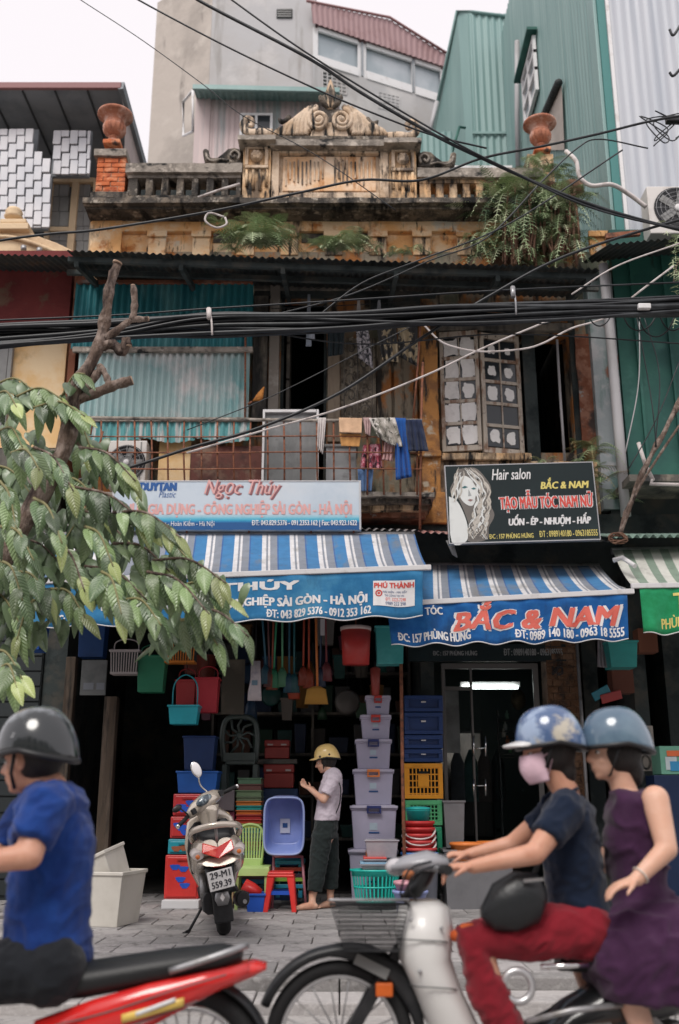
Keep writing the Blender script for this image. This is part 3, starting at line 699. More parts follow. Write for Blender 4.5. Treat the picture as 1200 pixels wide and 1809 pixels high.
# green corrugated house
gh = thing('green_tin_house','sea green corrugated house behind the right balustrade','building',(3.2,18.4,.15))
YG = 18.6
a = P(836,24,YG); b_ = P(912,34,YG); zb = 7
g = MB(); xl3,xr3 = P(832,150,YG).x,P(915,150,YG).x+.6
corr(g,(xl3,YG,zb),(xr3-xl3,0,0),(0,0,a.z-zb),(0,1,0),.15,.018,6); g.build('front_sheet',M['green_sheet'],gh)
g = MB(); q = [P(832,22,YG),P(806,20,YG+.3),P(757,250,YG+2.2),P(745,420,YG+2.2),P(832,420,YG)]
g.add([P(833,22,YG-.01),P(808,20,YG+.35),Vector((P(760,250,YG+2).x,YG+2,P(760,250,YG+2).z)),Vector((P(757,420,YG+2).x,YG+2,zb)),Vector((xl3,YG-.01,zb))],[(0,1,2,3,4)]); g.build('side_sheet',M['green_flat'],gh)
g = MB(); g.tube([P(757,255,YG+1.9),P(808,19,YG+.3),P(836,21,YG-.03),P(915,31,YG-.03)],.04,6); g.build('verge',M['green_flat'],gh)
g = MB(); fb(g,835,232,915,236,YG-.05,.03); g.build('flashing',M['green_flat'],gh)
g = MB(); g.tube([P(812,224,YG-.3),P(795,282,YG-.1)],.03,6); g.tube([P(812,224,YG-.3),P(822,226,YG-.2)],.03,6); g.build('pipe',M['green_dark'],gh)
g = MB(); x0,x1,z0,z1 = R(735,232,800,300,16.9); corr(g,(x0,16.9,z0-1),(x1-x0,0,0),(0,0,z1-z0+1),(0,1,0),.12,.014,6); g.build('low_sheet',M['green_sheet'],gh)
g = MB(); g.tube([P(772,180,YG),P(757,245,YG)],.05,6); g.build('downpipe',M['pvc'],gh)
g = MB(); x0,x1,z0,z1 = R(660,288,905,300,15.5); g.box(x0,x1,15.5,15.6,z0-.6,z1-.05); x0,x1,z0,z1 = R(190,285,470,300,15.5); g.box(x0,x1,15.5,15.6,z0-.6,z1-.05); g.build('pale_parapet',M['white_paint'],gh)
# tall green building on the right: long side wall seen along its length
tg = thing('tall_green_house','tall sea green metal-clad house rising at the right','building',(4.6,11.6,.15))
XS = 3.60; YN,YFA = 11.55,18.4
g = MB(); ztg = 17.5
corr(g,(XS,YFA,6),(0,YN+.25-YFA,0),(0,0,ztg-6),(1,0,0),.16,.008,6); g.build('side_sheet',M['green_sheet'],tg)
g = MB(); g.box(XS-.02,XS+.03,YN,YN+.24,4,ztg); g.build('corner_trim',M['green_flat'],tg,bevel=.01)
g = MB(); g.box(XS+.031,XS+.14,YN-.02,YN+.24,4,ztg); g.build('front_trim',PM('dark_green_trim',(.06,.21,.2),.5),tg)
g = MB(); corr(g,(XS+.141,YN,4.5),(3.5,0,0),(0,0,ztg-4.5),(0,1,0),.13,.008,8); g.build('front_sheet',M['greyblue_sheet'],tg)
g = MB(); g.box(XS+.145,XS+.19,YN-.05,YN-.012,6.5,ztg); g.build('white_downpipe',M['white_paint'],tg)
g = MB(); g.box(XS+.16,8,YN+.03,18.3,4.5,ztg-.02); g.build('body',M['green_flat'],tg); g = MB(); g.box(XS+.16,8,YN+.03,18.3,.15,4.49); g.build('ground_floor',M['dark_wall'],tg)
# window in the side wall, set where the photo shows it (px 920-950)
def yside(px,py):      # point of the side wall seen at that pixel
    u = (px-600)/FPX; v = (904.5-py)/FPX; k = XS/u
    return Vector((XS,k*(cos(TILT)-v*sin(TILT)),CAMH+k*(sin(TILT)+v*cos(TILT))))
pa,pb = yside(949,62),yside(949,180); pc = yside(926,100)
wy0,wy1 = pa.y,pc.y; wz1 = pa.z; wz0 = pb.z
g = MB()
for zz in (wz0,wz0+(wz1-wz0)*.36,wz0+(wz1-wz0)*.68,wz1-.07): g.box(XS-.09,XS-.03,wy0,wy1,zz,zz+.07)
for k in range(3): yy = wy0+(wy1-wy0-.08)*k/2; g.box(XS-.088,XS-.031,yy,yy+.08,wz0+.07,wz1-.07)
wf = g.build('window',M['white_paint'],tg)
g = MB(); g.box(XS-.045,XS-.035,wy0+.05,wy1-.05,wz0+.05,wz1-.05); g.build('pane',M['glass_sky'],wf)
g = MB(); g.box(XS-.2,XS-.01,wy0-.1,wy1+.15,wz1+.04,wz1+.10); g.build('window_hood',M['green_dark'],tg)
g = MB(); p = [yside(921,72),yside(921,200),yside(923,300)]; g.tube([q+Vector((-.08,0,0)) for q in p],.05,8); g.build('side_pipe',M['pvc'],tg)
# gable scar of an older roof, with its tile edge
p1,p2,p3,p4 = yside(998,148),yside(1003,265),yside(965,265),yside(976,205)
g = MB(); off = Vector((-.05,0,0)); g.add([p1+off,p2+off,yside(948,265)+off,yside(975,195)+off],[(0,1,2,3)]); g.build('gable_scar',M['concrete_warm'],tg)
g = MB(); n = 14; e0,e1 = p1,yside(972,205)
for k in range(n):
    c = e0.lerp(e1,k/(n-1)) + Vector((-.1,0,.02)); g.ball(c,.07,.07,.06,8,6)
g.build('tile_edge',M['dark_roof'],tg)
# lower green front at the right edge
lg = thing('green_house','deep green painted house front behind the grey pipe at right','building',(4.6,11.3,.15))
YL = 11.3
g = MB(); x0,x1,z0,z1 = R(1096,430,1420,860,YL); g.box(x0,x1,YL,YL+.22,z0,z1+.2); g.build('wall',M['green_dark'],lg)
for px in (1128,1187): g = MB(); fb(g,px,440,px+5,850,YL-.05,.05); g.build('batten',M['green_dark'],lg)
g = MB(); x0,x1,z0,z1 = R(1050,470,1096,900,YL); g.box(x0,x1-.003,YL-.02,YL+.2,z0,z1-.1); g.build('side_panel',PM('streaky_grey_panel',(.25,.28,.29),.7,[((.10,.17,.16),2,.48,.6,(2,1,.4)),((.35,.35,.36),3,.55,.66),((.20,.08,.05),3,.62,.68)],bump=.004,bscale=20),lg)
g = MB(); fb(g,1083,470,1090,900,YL-.06,.04); g.build('green_strip',M['green_dark'],lg)
g = MB(); x0,x1,z0,z1 = R(1112,700,1420,830,YL); g.box(P(1112,845,10.6).x,P(1420,845,10.6).x,10.6,YL-.001,P(1100,850,10.6).z,P(1100,838,10.6).z); g.build('ledge',M['grimy'],lg)
g = MB(); x0,x1,z0,z1 = R(1080,850,1420,950,YL); g.box(x0,x1,YL+.02,YL+.2,z0-.3,z1-.002); g.build('lower_wall',M['dark_wall'],lg)
g = MB(); p0,p1 = P(1075,432,10.2),P(1400,405,10.2); corr(g,p0,p1-p0,(0,1.2,.45),(0,-.3,1),.08,.012,6,0,2,.02); g.build('roof_sheet',M['dark_roof'],lg)
g = MB(); g.bar(P(1070,418,10.4),P(1130,412,10.4),.05,.06); g.build('beam_end',M['rust'],lg)
g = MB(); p0,p1 = P(1078,948,10.5),P(1400,945,10.5); corr(g,p0,p1-p0,(0,.85,.24),(0,-.3,1),.09,.02,8); g.build('low_roof_sheet',M['mint_roof'],lg)
# AC unit and shop-level wall of this house
# ============================================================ upper floor of the shophouse
def fbp(name,a,b,c,d,Y,depth,m,par,bevel=0,w=0):
    g = MB(); fb(g,a,b,c,d,Y,depth); o = g.build(name,m,par,bevel=bevel)
    if w: wob(o,w)
    return o
# teal corrugated cladding on a frame
cl = thing('tin_cladding','teal and whitish corrugated tin sheets closing the left upstairs bay','cladding',tuple(P(290,740,11.0)))
YT1 = 11.05
def csheet(a,b,c,d,m,name='tin_sheet',Y=YT1,rag=0,amp=.022):
    x0,x1,z0,z1 = R(a,b,c,d,Y); g = MB()
    corr(g,(x0,Y,z1),(x1-x0,0,0),(0,0,z0-z1),(0,-1,0),.082,amp,6,rag,4,.01); return g.build(name,m,cl)
for a,b in ((130,238),(234,345),(341,447)): csheet(a,500,b,617,M['teal_sheet'],Y=YT1+random.uniform(-.015,.015))
for a,b in ((136,252),(248,350),(346,440)): csheet(a,622,b,738,M['pale_sheet'],Y=YT1+random.uniform(-.015,.015))
for a,b in ((130,250),(246,345),(341,441)): csheet(a,744,b,778,M['fringe_sheet'],Y=YT1-.03,rag=.22,amp=.014)
for a,b,c,d in ((128,612,447,621),(150,737,440,744)): fbp('rail',a,b,c,d,YT1-.07,.05,M['rail_stone'],cl,.006)
fbp('rail',136,494,447,500,YT1-.05,.05,M['rust_wall'],cl,.006)
g = MB(); g.tube([P(434,560,YT1-.05),P(433,740,YT1-.05)],.012,6); g.build('rod',M['rust'],cl)
# grey plaster pilaster, door surround, patterned shutter
fbp('pilaster',447,490,473,740,YF-.08,.079,M['grimy'],house,.01)
fbp('pilaster',474,490,492,880,YF-.14,.139,PM('pale_grimy_plaster',(.27,.24,.21),.9,[((.4,.37,.33),4,.5,.62),((.08,.07,.06),3,.55,.66,(2,1,.4))],bump=.006),house,.01)
fbp('lintel',449,470,940,512,YF-.12,.119,M['grimy'],house,.015)
fbp('lintel_shadow_strip',449,512.5,770,522,YF-.09,.09,M['dark_wall'],house)  # dark strip stands in for the shadow under the lintel
for a,b in ((495,500),(572,578)): fbp('door_jamb',a,522,b,880,YF+.02,.12,M['dark_wall'],house)
# open door leaf with panels
dl = MB(); x = P(503,700,YF).x
for k in range(5):
    z = dz0 + .1 + k*(dz1-dz0-.2)/5; dl.box(x+.01,x+.05,YF+.12,YF+.62,z,z+(dz1-dz0-.2)/5-.03)
dl.build('door_leaf',M['grimy'],house)
fbp('shutter',579,596,601,780,YF-.07,.068,PM('grey_brown_wood',(.27,.215,.16),.85,[((.16,.12,.09),5,.5,.65,(2,1,.3))],bump=.004),house,.008)
cm = PM('patterned_curtain',(.20,.17,.135),.9,[((.33,.29,.23),6,.46,.5,(1,1,1.1)),((.10,.085,.07),9,.56,.6)],bump=.01,bscale=12)
g = MB(); x0,x1,z0,z1 = R(602,597,664,742,YF-.04)
g.grid(lambda a,b: (x0+(x1-x0)*a,YF-.04+.018*sin(a*34+b*2)+.01*sin(a*13),z1+(z0-z1)*b),60,12); g.build('curtain',cm,house)
for k in range(5):        # ironwork scrolls in front of the curtain
    for sx in (-1,1):
        c = P(632+sx*12,615+k*28,YF-.085); pts = [c+Vector((sx*.07*cos(t)*(1-t/9),0,.10*sin(t)*(1-t/9))) for t in [i*.45 for i in range(15)]]
        g = MB(); g.tube(pts,.007,5); g.build('iron_scroll',M['grimy'],house)
for px in (608,632,658): g = MB(); g.tube([P(px,598,YF-.085),P(px,742,YF-.085)],.007,5); g.build('iron_bar',M['grimy'],house)
# panelled peeling strips
for a,b in ((666,692),(697,738)): fbp('wall_panel',a,600,b,800,YF-.05,.049,M['peel'],house,.01,.006)
fbp('column',744,560,776,905,YF-.22,.22,PM('ochre_column_plaster',(.47,.22,.07),.92,[((.26,.125,.055),4,.46,.58),((.50,.42,.32),3,.58,.63),((.045,.035,.03),2.6,.57,.63,(2.4,1,.5))],bump=.014,bscale=18),house,.02,.014)
col_m = bpy.data.materials['ochre_column_plaster']
fbp('column_capital',738,795,780,806,YF-.27,.26,col_m,house,.015,.014)
fbp('column_base',741,870,790,925,YF-.24,.23,col_m,house,.015,.02)
# casement window: two open leaves
def window_leaf(px0,py0,px1,py1,Y,swing,rows,films,label):
    x0,x1,z0,z1 = R(px0,py0,px1,py1,Y); W = x1-x0; Hh = z1-z0; hx = x0 if swing > 0 else x1
    t = thing('window_leaf',label,'window',(hx,Y,z0),swing,None)
    s = 1 if swing > 0 else -1
    def b_(u0,u1,v0,v1,y0,y1): q = MB(); a,b = sorted((u0*W*s,u1*W*s)); q.box(a,b,y0,y1,v0*Hh,v1*Hh); return q
    def bl(q,n,m,par=None,bev=0):
        me = q.mesh(n,m); o = link(n,me,par or t)
        if bev: md = o.modifiers.new('b','BEVEL'); md.width = bev; md.segments = 2
        return o
    q = b_(0,.10,0,1,-.03,.03); q2 = b_(.90,1,0,1,-.03,.03); q.add(q2.v,q2.f,False)
    for v0,v1 in ((0,.045),(.955,1)): q2 = b_(.1,.9,v0,v1,-.028,.028); q.add(q2.v,q2.f,False)
    bl(q,'frame',M['old_white'],None,.006)
    edges = [.045 + .91*k/rows for k in range(rows+1)]
    for k in range(1,rows): bl(b_(.1,.9,edges[k]-.013,edges[k]+.013,-.024,.024),'muntin',M['old_white'],None,.003)
    bl(b_(.485,.515,.045,.955,-.022,.022),'muntin',M['old_white'],None,.003)
    for k in range(rows):
        for c in range(2):
            u0,u1 = (.1,.485) if c == 0 else (.515,.9)
            pn = bl(b_(u0,u1,edges[k]+.013,edges[k+1]-.013,-.004,.004),'pane',M['glass_dark'])
            f = films.get((k,c))
            if f is None: continue
            uc,vc = (u0+u1)/2,(edges[k]+edges[k+1])/2; ru,rv = (u1-u0)/2*f,(edges[k+1]-edges[k])/2*f*.93
            n = 22; pts = []
            for i in range(n):
                an = 2*pi*i/n; ca,sa = cos(an),sin(an); pw = .35 if f > .8 else .75
                w = min(1.02,1 + .42*noise.noise(Vector((ca*1.6+k*7+px0,sa*1.6+c*5,f*9))) - .05)
                pts.append(((uc+ru*w*math.copysign(abs(ca)**pw,ca))*W*s,(vc+rv*w*math.copysign(abs(sa)**pw,sa))*Hh))
            q = MB(); q.prism(pts if s < 0 else pts,-.010,-.006); bl(q,'torn_film',M['film'],pn)
    return t
window_leaf(779,584,848,796,YF-.12,rad(-9),5,{(0,0): .99,(0,1): .93,(1,0): .99,(1,1): .99,(2,0): .8,(2,1): .97,(3,0): .97,(3,1): .98,(4,0): .98,(4,1): .99},'left casement leaf with white film covering most of its panes')
window_leaf(850,588,926,800,YF-.10,rad(14),5,{(0,0): .72,(0,1): .66,(2,0): .74,(2,1): .68,(3,0): .55,(3,1): .55,(4,0): .5,(4,1): .4},'right casement leaf with oval scraps of white film on dark panes')
fbp('window_sill',772,800,940,812,YF-.16,.16,M['ochre_mould'],house,.012,.01)
fbp('window_head',772,570,1012,583,YF-.10,.10,M['grimy'],house,.01)
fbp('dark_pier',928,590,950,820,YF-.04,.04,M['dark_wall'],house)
fbp('dark_wall_strip',1011,520,1022,820,YF-.03,.03,M['dark_wall'],house)  # flat dark strips laid on the wall
fbp('dark_wall_strip',655,522.5,743,562,YF-.03,.03,M['dark_wall'],house)
fbp('rusty_sheet',1023,590,1052,800,YF-.12,.03,M['rust_wall'],house,0,.012)
fbp('lower_band',776.5,815,1060,960,YF-.1,.099,M['ochre_mould'],house,.01,.012)
g = MB(); g.tube([P(984,600,YF-.25),P(990,700,YF-.25),P(998,815,YF-.22)],.016,8); g.build('conduit',M['pvc'],house)
# PVC downpipe
g = MB(); g.tube([P(1066,468,10.95),P(1079,600,10.95),P(1093,760,10.95),P(1106,912,10.95)],.058,14); pp = g.build('pipe',M['pvc'])
tag(pp,'thick grey plastic downpipe beside the green wall','pipe')
# balcony slab with mouldings
bal = thing('balcony','shallow balcony with rusty wire cage railing and dirty moulded ledge','balcony',tuple(P(440,880,11.0)))
for k,(y0,y1,Y,m) in enumerate(((869,877,10.72,M['rail_stone']),(877.3,890,10.80,M['mould']),(890.3,902,10.88,M['ochre_mould']),(902.3,915,10.98,M['rust_wall']))):
    x0,x1,z0,z1 = R(148,y0,768-k*6,y1,Y); g = MB(); g.box(x0,x1,Y,YF-.001-.22*0,z0,z1); wob(g.build('slab_course',m,bal),.014)
YR = 10.66
zt = P(600,741,YR).z
g = MB(); g.tube([P(152,738,YR),P(560,743,YR),P(746,743,YR)],.021,8); g.build('top_rail',M['rail_stone'],bal)
for k in range(21):
    px = 150 + k*29.3; lean = random.uniform(-2,2)
    g = MB(); g.tube([P(px,743,YR+.01),P(px+lean,800,YR+.01),P(px+1,874 if k > 16 else 872,YR+.02)],.0105,6); g.build('upright',M['rust'],bal)
for y in (771,799,828):
    g = MB(); g.tube([P(150,y,YR-.012),P(350,y+1,YR-.012),P(560,y-1,YR-.012),P(745,y+random.uniform(0,3),YR-.012)],.0085,6); g.build('cross_wire',M['rust'],bal)
g = MB(); g.tube([P(747,640,YR),P(744,760,YR),P(742,935,YR)],.014,6); g.build('corner_rod',M['rust'],bal)
g = MB(); g.tube([P(743,575,YR+.1),P(738,650,YR+.1),P(730,742,YR+.1)],.012,6); g.build('corner_rod',M['rust'],bal)
for a,b in (((165,742),(160,768)),((182,762),(170,810))):
    g = MB(); g.tube([P(*a,YR-.05),P(*b,YR-.05)],.012,6); g.build('bent_rod',M['rust'],bal)
# things on the balcony
def acunit(px0,py0,px1,py1,Y,label,fan=(.42,.5,.40),rz=0,group='air conditioner units'):
    x0,x1,z0,z1 = R(px0,py0,px1,py1,Y); W,Hh = x1-x0,z1-z0
    t = thing('air_conditioner',label,'air conditioner',((x0+x1)/2,Y+.14,z0),0,group)
    g = MB(); g.box(x0,x1,Y,Y+.28,z0,z1); g.build('casing',PM('ac_casing',(.66,.63,.60),.5,[((.5,.46,.42),3,.52,.7)]),t,bevel=.012)
    c = Vector((x0+W*fan[0],Y,z0+Hh*fan[1])); r = Hh*fan[2]
    g = MB(); g.lathe([(.001,.01),(r,.01),(r*1.04,.0),(r*1.04,.03),(r,.03)],(0,0,0),28)
    g.v = [Vector((v.x+c.x,c.y-.012+v.z*.4,c.z+v.y)) for v in g.v]; g.build('fan_recess',M['black_plastic'],t)
    for k in range(5):
        an = 2*pi*k/5; g = MB(); g.bar(c+Vector((0,-.02,0)),c+Vector((cos(an)*r*.88,-.016,sin(an)*r*.88)),r*.34,.006,up=(0,1,0)); g.build('fan_blade',M['panel_grey'],t)
    g = MB()
    for k in range(1,6):
        rr = r*k/5.2; g.tube([c+Vector((cos(a_)*rr,-.03,sin(a_)*rr)) for a_ in [i*2*pi/28 for i in range(29)]],.003,4,caps=False)
    for k in range(12): an = 2*pi*k/12; g.tube([c+Vector((cos(an)*r*.15,-.031,sin(an)*r*.15)),c+Vector((cos(an)*r,-.031,sin(an)*r))],.003,4)
    g.build('fan_grille',M['steel'],t)['kind'] = 'stuff'
    g = MB(); g.ball(c+Vector((0,-.03,0)),r*.17,.02,r*.17); g.build('fan_hub',M['white_paint'],t)
    g = MB(); g.box(x0+W*.84,x0+W*.87,Y-.006,Y-.001,z0+.02,z1-.02); g.build('seam',M['panel_grey'],t)
    return t
acunit(190,778,258,858,10.95,'grimy white air conditioner on the balcony behind the rusty cage',(.5,.5,.38))
acunit(1146,329,1290,412,11.0,'white air conditioner on the pale corrugated wall at right',(.36,.52,.43))
o = fbp('board',280,776,336,868,11.12,.03,M['yellow_wall'],None); tag(o,'cream stained board standing left of the dark red board','board')
o = fbp('board',336.5,788,462,868,11.08,.03,PM('dark_red_board',(.13,.045,.035),.8,[((.22,.14,.10),3,.54,.66),((.06,.025,.02),2,.5,.65)],bump=.003),None); tag(o,'dark red rusted board leaning behind the cage','board')
fr_ = thing('framed_screen','tall grey screen in a pale aluminium frame behind the cage','screen',tuple(P(513,868,10.9)))
gp = PM('streaked_grey_sheet',(.16,.165,.165),.6,[((.27,.27,.27),2.4,.46,.66,(1,1,.5)),((.08,.08,.08),3,.58,.7)])
fbp('sheet',467,729,559,868,10.90,.02,gp,fr_)
for a,b,c,d in ((463,723,467,868),(559,723,563,868),(467.2,723,558.8,728)): fbp('frame',a,b,c,d,10.86,.07,M['white_paint'],fr_,.004)
fr2 = thing('water_tank','grey galvanised box tank below the tan mat on the balcony','tank',tuple(P(603,868,10.9)))
fbp('box',576,788,630,868,10.88,.4,PM('galvanised_sheet',(.30,.31,.315),.5,[((.40,.41,.42),2,.46,.66),((.2,.2,.2),6,.56,.7)],metal=.2),fr2,.012)
fbp('lid',573,784,633,789,10.86,.44,M['panel_grey'],fr2,.008)
# orange straw broom fixed on the plaster
br = thing('straw_broom','orange straw hand broom on the grey pillar','broom',tuple(P(447,705,11.0)))
g = MB(); g.loft([(P(446,709,11.0),(.01,0,0),(0,.02,0)),(P(452,702,11.0),(.02,0,.05),(0,.025,0)),(P(462,696,11.0),(.02,0,.09),(0,.025,0)),(P(466,694,11.0),(.01,0,.08),(0,.02,0))],12); g.build('bristle',PM('straw',(.60,.25,.06),.85,[((.4,.15,.04),30,.45,.65)],bump=.004,bscale=60),br)
g = MB(); g.tube([P(446,709,11.0),P(438,714,11.0)],.012,6); g.build('handle',M['rust'],br)
# laundry
def hang(name,pts_top,pts_bot,Y,m,label,cat='clothes',fold=.03,nf=3,group=None,th=.008,sag=.0):
    """cloth strip between a top edge and a bottom edge given in photo points"""
    def lerp_path(ps,a):
        n = len(ps)-1; k = min(int(a*n),n-1); f = a*n-k
        return ps[k][0]*(1-f)+ps[k+1][0]*f,ps[k][1]*(1-f)+ps[k+1][1]*f
    def fn(a,b):
        t = lerp_path(pts_top,a); bo = lerp_path(pts_bot,a)
        px,py = t[0]*(1-b)+bo[0]*b,t[1]*(1-b)+bo[1]*b
        y = Y + fold*b**.6*sin(a*nf*2*pi+1+pts_top[0][0]) + fold*.5*noise.noise(Vector((a*5,b*4,pts_top[0][0])))
        return P(px,py,y)
    g = MB(); g.grid(fn,22,16); o = g.build(name,m,None,solid=th)
    tag(o,label,cat,group); return o
RAILY = YR-.05
G1 = 'laundry hung on the balcony rail'
hang('hanging_cloth',[(562,738),(576,738)],[(561,790),(570,802)],RAILY,cloth('white_cloth',(.62,.57,.55)),'narrow white cloth on the rail left of the tan mat',group=G1)
hang('tan_mat',[(599,738),(640,739)],[(600,764),(639,765)],RAILY-.01,cloth('tan_mat_cloth',(.72,.47,.30)),'tan mat folded over the balcony rail','mat',.004,group=G1)
hang('tan_mat',[(600,766),(638,767)],[(603,788),(635,789)],RAILY+.04,cloth('orange_mat_cloth',(.55,.28,.10)),'orange-brown flap below the tan mat','mat',.004,group=G1)
hang('hanging_cloth',[(641,738),(657,738)],[(646,766),(654,770)],RAILY-.005,cloth('pink_cloth',(.48,.33,.32)),'dusty pink cloth beside the camouflage garment',group=G1)
camo = PM('camouflage_cloth',(.40,.37,.33),.92,[((.20,.19,.16),9,.48,.50),((.60,.56,.52),11,.53,.55),((.07,.07,.06),13,.57,.59)],bump=.006,bscale=12)
hang('camouflage_shirt',[(652,739),(670,738),(698,738)],[(668,772),(690,786),(712,790)],RAILY-.02,camo,'grey camouflage garment draped over the balcony rail',group=G1,fold=.04)
hang('blue_shirt',[(697,738),(717,739)],[(700,848),(728,842)],RAILY+.012,cloth('royal_blue_cloth',(.02,.10,.36)),'royal blue trousers on the rail behind the camouflage garment',group=G1,fold=.03)
hang('navy_trousers',[(717,741),(745,741)],[(720,797),(757,797)],RAILY-.03,cloth('navy_cloth',(.025,.035,.075)),'dark navy trousers at the right end of the rail','trousers',group=G1,fold=.04)
plaid = PM('plaid_cloth',(.33,.06,.09),.92,[((.55,.27,.32),14,.5,.53),((.04,.02,.03),12,.55,.58)],bump=.006,bscale=12)
hang('plaid_cloth',[(642,786),(672,784)],[(636,828),(676,830)],RAILY+.10,plaid,'crumpled red plaid cloth stuffed behind the cage',fold=.05)
hang('pink_bag',[(680,775),(697,778)],[(675,812),(694,815)],RAILY+.06,cloth('pink_cloth_b',(.52,.31,.30)),'pale pink cloth below the camouflage garment',fold=.02)
hang('jeans',[(632,829),(660,829)],[(634,868),(656,868)],RAILY+.09,cloth('denim',(.09,.16,.30)),'faded blue jeans behind the cage right of the signboard','jeans',fold=.02)
g = MB(); g.tube([P(480,545,11.0),P(600,540,11.0),P(740,532,11.0)],.006,5); ln = g.build('washing_line',M['cable']); tag(ln,'washing line under the tin canopy','line')
leop = PM('speckled_cloth',(.42,.40,.42),.92,[((.05,.05,.06),26,.5,.53)],bump=.005)
bw = PM('black_cream_print_cloth',(.05,.05,.05),.92,[((.44,.36,.24),7,.50,.53)],bump=.005)
G2 = 'laundry hung under the canopy'
hang('scarf',[(628,572),(650,572)],[(634,632),(660,652)],11.02,leop,'grey speckled scarf hanging under the canopy','scarf',group=G2)
hang('print_shirt',[(664,570),(700,570)],[(676,636),(704,640)],11.0,bw,'black shirt with cream print, left of its twin',group=G2)
hang('print_shirt',[(702,568),(738,568)],[(706,630),(738,648)],11.03,bw,'black shirt with cream print at the right end of the line',group=G2)
hang('dark_cloth',[(578,570),(610,570)],[(580,630),(606,626)],11.05,cloth('black_teal_cloth',(.02,.03,.035)),'dark teal cloth hanging over the balcony door',group=G2)
for px,y0,y1,c in ((546,520,612,(.30,.34,.40)),(634,528,578,(.55,.53,.52)),(670,530,572,(.36,.38,.42)),(552,560,600,(.42,.45,.50))):
    hang('hanging_rag',[(px-2,y0),(px+2,y0)],[(px-5,y1),(px+4,y1)],10.98,cloth('pale_rag',c),{546: 'bluish rag strip left on the washing line',634: 'white tied strip above the speckled scarf',670: 'grey strip above the left print shirt',552: 'small pale checked rag beside the bluish strip'}[px],'rag',fold=.01,group=G2)
# ============================================================ low roofs, signs, awnings
lr = thing('low_tin_roof','low rusty corrugated roof between signboards and awnings','roof',(0,YF,4.2))
for a,b,ya,yb,m in ((60,250,930,932,'grey_roof'),(246,440,932,934,'grey_roof'),(436,600,934,936,'grey_roof'),(596,742,936,938,'grey_roof'),(738,905,940,950,'pink_roof'),(900,1078,952,956,'dark_roof')):
    p0,p1 = P(a,ya,10.58),P(b,yb,10.58); g = MB(); corr(g,p0,p1-p0,(0,.92,.26),(0,-.28,1),.085,.013,6,0,2,.02); g.build('roof_sheet',M[m],lr)
hang('plastic_scrap',[(788,955),(800,955)],[(800,980),(808,985)],10.5,cloth('grey_plastic',(.3,.3,.3)),'torn grey plastic scrap under the left corner of the salon sign','scrap',fold=.01)
# ---- lettering helper
def text(s,w,h,mat,parent,origin,name='lettering',bold=0,shear=0,y=0.0,align='L',bend=None,M3=None,thick=.0015):
    """flat lettering fitted in a w x h box, lower left corner at origin (world), facing -Y"""
    cu = bpy.data.curves.new('t','FONT'); cu.body = s; cu.size = 1; cu.shear = shear; cu.resolution_u = 2
    o = bpy.data.objects.new('t',cu); COL.objects.link(o)
    dg = bpy.context.evaluated_depsgraph_get(); me = bpy.data.meshes.new_from_object(o.evaluated_get(dg))
    bpy.data.objects.remove(o); bpy.data.curves.remove(cu)
    bm = bmesh.new(); bm.from_mesh(me); bpy.data.meshes.remove(me)
    xs = [v.co.x for v in bm.verts]; ys = [v.co.y for v in bm.verts]
    x0,x1,y0,y1 = min(xs),max(xs),min(ys),max(ys)
    sx,sy = (w-2*bold)/(x1-x0),h/(y1-y0)
    out = MB(); isl = {}; seen = set(); k = 0
    for f in bm.faces:
        if f in seen: continue
        st = [f]; seen.add(f)
        while st:
            q = st.pop(); isl[q] = k
            for e in q.edges:
                for r in e.link_faces:
                    if r not in seen: seen.add(r); st.append(r)
        k += 1
    offs = [(0,0)] if not bold else [(-bold,-bold*.35),(bold,-bold*.35),(-bold,bold*.35),(bold,bold*.35),(0,0)]
    W_ = Vector(origin)
    for j,(dx,dy) in enumerate(offs):
        for f in bm.faces:
            vs = []
            for v in f.verts:
                X = (v.co.x-x0)*sx + bold + dx; Z = (v.co.y-y0)*sy + dy
                if bend: Z += bend(X)
                D = -.0004*j - .00007*(isl[f] % 5) - y
                p = Vector((X,D,Z))
                if M3 is not None: p = M3 @ p
                vs.append(W_ + p)
            out.add(vs,[tuple(range(len(vs)))],False)
    bm.free()
    o = out.build(name,mat,parent,fix=False)
    return o
E_ = {}
def flat(name,col,rough=.55): 
    if name not in E_: E_[name] = PM(name,col,rough,[(tuple(c*.86 for c in col),7,.5,.72)])
    return E_[name]
white_p,red_p,yel_p,navy_p = flat('white_print',(.80,.79,.79)),flat('red_print',(.72,.09,.07)),flat('yellow_print',(.78,.66,.20)),flat('navy_print',(.015,.07,.22))
pink_p,cyan_p = flat('faded_pink_print',(.74,.40,.38)),flat('cyan_print',(.05,.42,.62))
def sign_panel(name,a,b,c,d,Y,m,par,th=.07,frame=None):
    x0,x1,z0,z1 = R(a,b,c,d,Y); g = MB(); g.box(x0,x1,Y,Y+th,z0,z1); o = g.build(name,m,par)
    return x0,x1,z0,z1
s1 = thing('shop_sign','pale blue shop signboard with faded pink lettering above the striped awning','sign',tuple(P(420,935,10.45)))
Y1 = 10.45
x0,x1,z0,z1 = sign_panel('panel',198,849,638,936,Y1,PM('pale_blue_sign',(.56,.63,.70),.45,[((.48,.56,.64),2,.45,.65),((.62,.66,.70),1.2,.5,.7)]),s1,.08)
def band(par,za,zb,m,xa=x0,xb=x1,Y=Y1,k=1,name='colour_band'): g = MB(); g.box(xa+.002,xb-.002,Y-.0012*k,Y-.0002*k,za,zb); return g.build(name,m,par)
hgt = z1-z0
for k,(f0,f1,c) in enumerate(((0,.15,(.012,.09,.26)),(.15,.175,(.02,.20,.42)),(.175,.20,(.035,.32,.52)),(.20,.23,(.08,.42,.58)),(.23,.265,(.22,.52,.64)),(.265,.30,(.38,.58,.67)))):
    band(s1,z0+hgt*f0,z0+hgt*f1,flat('band%d' % k,c),x0,x1)
